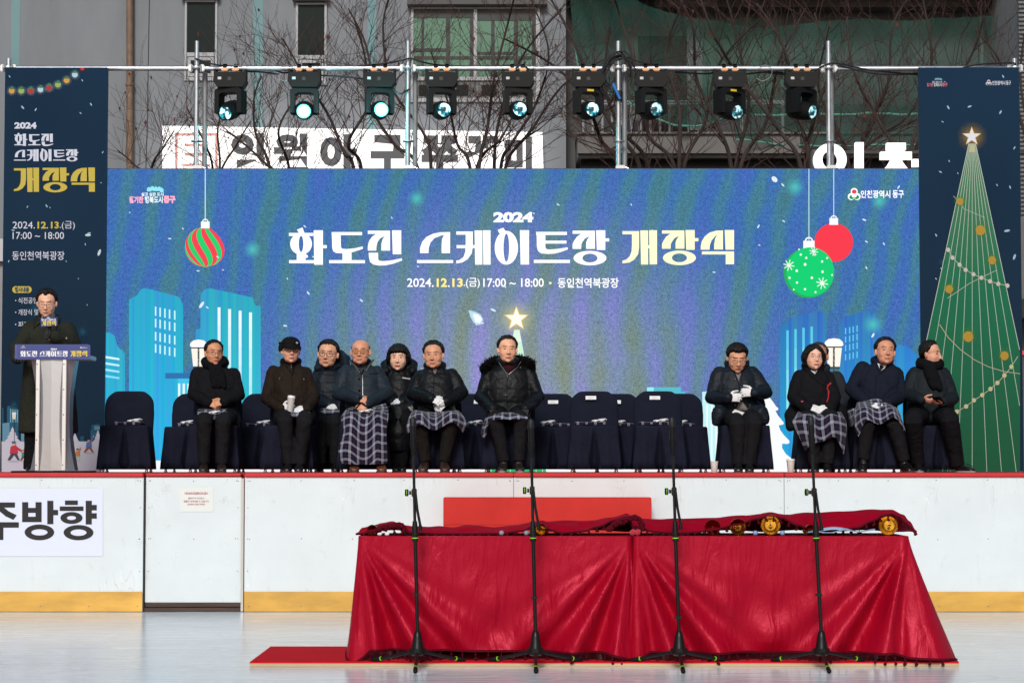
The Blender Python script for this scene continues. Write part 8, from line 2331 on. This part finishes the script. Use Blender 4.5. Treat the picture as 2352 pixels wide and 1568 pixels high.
# ---------------------------------------------------------------- bare trees
BARK = principled('dark_bark', (0.036, 0.025, 0.021), .9, vary=(7, .35), bump=(22, .6, .02), stretch=(1, 1, .3))
BARK2 = principled('reddish_twigs', (0.050, 0.022, 0.018), .85)
LEAF = principled('withered_leaf', (0.16, 0.045, 0.025), .8)
def tree(px, Y, limbs, seed, label, r0=.12, dens=1.0, tw=1.0, base_py=560, redl=6):
    """limbs: lists of picture points the main branches pass through"""
    rnd = random.Random(seed)
    root_p = P(px, base_py, Y)
    r = empty('bare_tree', (root_p.x, Y, 0), label, 'tree', 'bare trees behind the stage')
    tr = MB(); tw_ = MB(); lf = MB()
    tr.tube([Vector((root_p.x, Y, -.3)), Vector((root_p.x + .03, Y, root_p.z*.5)), root_p], [r0*1.35, r0*1.1, r0], 10)
    tips = [0]
    def twig(p, d, L_, rad, lev):
        n = 4; pts = [p]; q = p.copy(); dd = d.copy()
        for k in range(n):
            dd = (dd + Vector((rnd.gauss(0, .13), rnd.gauss(0, .13), rnd.gauss(.035, .10)))).normalized(); q = q + dd*L_/n; pts.append(q.copy())
        rs = [rad*(1 - .8*k/n) + .0012 for k in range(n+1)]
        (tr if rad > .02 else tw_).tube(pts, rs, 6 if rad > .02 else (4 if rad > .008 else 3), cap=False)
        if lev <= 0:
            if rnd.random() < .008*redl:
                c = pts[-1]; s_ = rnd.uniform(.03, .06); a_ = rnd.uniform(0, 3); lf.add([c, c + Vector((s_*.4*math.cos(a_), .02, -s_*.5)), c + Vector((0, .01, -s_*1.3)), c + Vector((-s_*.4*math.cos(a_), -.02, -s_*.5))], [(0, 1, 2, 3)])
            return
        nb = rnd.choice((2, 3)) if lev > 1 else rnd.choice((1, 2, 2, 3))
        for k in range(int(nb*dens + .5)):
            t = rnd.uniform(.2, 1.0); i = min(n-1, int(t*n)); b_ = pts[i].lerp(pts[i+1], t*n - i)
            s_ = Vector((rnd.gauss(0, 1), rnd.gauss(0, .7), rnd.gauss(.15, .6))).normalized()
            nd = (dd*1.0 + s_*rnd.uniform(.55, .95)).normalized(); nd.z += .10; nd.normalize()
            twig(b_, nd, L_*rnd.uniform(.48, .75), rad*.55, lev-1)
    for lm_ in limbs:
        ps = [root_p - Vector((0, 0, .3))] + [P(x, y, Y + rnd.uniform(-.5, .5)) for x, y in lm_]
        m = 10*(len(ps)-1); pts = [spline(ps, k/m) for k in range(m+1)]
        ra = r0*.25; rs = [ra*(1 - .82*k/m)*tw + .006 for k in range(m+1)]
        tr.tube(pts, rs, 8)
        for k in range(int(m*.58*dens)):
            t = rnd.uniform(.16, 1.0); i = min(m-1, int(t*m)); d = (pts[i+1]-pts[i]).normalized()
            s_ = Vector((rnd.choice((-1, 1))*rnd.uniform(.5, 1), rnd.gauss(0, .5), rnd.uniform(-.1, .7))).normalized()
            nd = (d*.75 + s_*.8).normalized()
            twig(pts[i], nd, rnd.uniform(.55, 1.3)*(1.2 - .55*t), max(.0036, rs[i]*.30), 2)
    put('trunk', tr, BARK, r)
    if tw_.v: put('twigs', tw_, BARK2, r)
    if lf.v: put('withered_leaves', lf, LEAF, r)
    return r
tree(330, 30, [[(335,420), (310,380), (270,345)], [(345,400), (375,340), (400,300)]], 1, 'low bare tree whose top shows right of the left banner', .05, .8, redl=18)
tree(495, 30.5, [[(500,420), (545,330), (575,280)], [(490,400), (470,330), (430,250)], [(505,390), (500,300), (515,240)]], 2, 'slim bare tree in front of the left end of the white shop sign', .06, .75, redl=8)
tree(650, 29, [[(620,388), (588,310), (583,230), (600,175)], [(660,430), (612,378), (560,330), (520,300)], [(665,400), (640,300), (690,210)]], 3, 'bare tree between the first two glaring lamps', .075, .85)
tree(830, 29.5, [[(812,388), (790,350), (757,270), (720,210), (690,160), (650,90)], [(830,388), (800,330), (850,230), (842,110), (800,20)]], 4, 'bare tree with a long limb leaning left behind the glaring lamps', .085, .85)
tree(985, 30, [[(960,388), (905,330), (850,240), (838,130), (812,40)], [(990,388), (975,310), (900,200), (880,60), (905,-40)]], 5, 'bare tree forking left of the second pole', .09, .85)
tree(1090, 28.5, [[(1080,388), (1050,330), (1030,240), (990,120)], [(1100,388), (1120,290), (1135,180), (1165,60), (1190,-40)], [(1095,388), (1150,320), (1180,260)]], 6, 'upright bare tree in front of the big green window', .085, .9)
tree(1140, 30.5, [[(1150,388), (1175,330), (1230,240), (1260,120), (1220,0)], [(1135,388), (1150,260), (1200,130), (1290,20)], [(1160,388), (1220,300), (1300,190), (1420,120)]], 7, 'spreading bare tree left of the third pole', .09, .75)
tree(1480, 29.5, [[(1440,388), (1385,330), (1345,230), (1270,150), (1160,90)], [(1470,388), (1400,280), (1300,60), (1240,-40)], [(1490,388), (1430,300), (1390,200), (1400,60)]], 8, 'thick bare tree leaning left behind the cable coil', .12, .75)
tree(1560, 28.8, [[(1550,388), (1490,310), (1470,190), (1425,40), (1400,-40)], [(1560,388), (1560,250), (1530,120), (1580,-20)], [(1570,388), (1620,280), (1650,150), (1750,40)]], 9, 'bare tree rising across the dark doorway', .10, .75)
tree(1690, 29.2, [[(1680,388), (1650,290), (1600,180), (1590,60), (1540,-40)], [(1690,388), (1720,250), (1700,120), (1670,0)], [(1700,388), (1760,280), (1790,140), (1850,20)]], 10, 'bare tree between the two lamps with yellow stickers', .11, .75)
tree(1850, 28.5, [[(1840,388), (1790,300), (1700,180), (1640,80), (1600,-30)], [(1850,388), (1870,270), (1905,150), (1870,30)], [(1860,388), (1830,250), (1800,110), (1740,10)]], 11, 'stout bare tree left of the lit block letters', .12, .75)
tree(1960, 30, [[(1950,388), (1925,300), (1880,200), (1905,60)], [(1965,388), (1995,290), (2040,190), (2050,60), (2100,-20)], [(1960,388), (2010,320), (2090,260), (2150,120)]], 12, 'bare tree among the lit block letters', .10, .75)
tree(2080, 29, [[(2070,388), (2020,280), (1960,160), (1945,40)], [(2085,388), (2120,240), (2140,130), (2120,0)], [(2090,388), (2160,240), (2230,130), (2260,40)]], 13, 'bare tree partly hidden by the right banner', .10, .75)
tree(2380, 29, [[(2370,388), (2330,230), (2290,130), (2240,70)], [(2380,388), (2345,200), (2352,80)]], 14, 'bare tree at the far right edge', .08, .75)
# dark shade of the square is left to the light itself
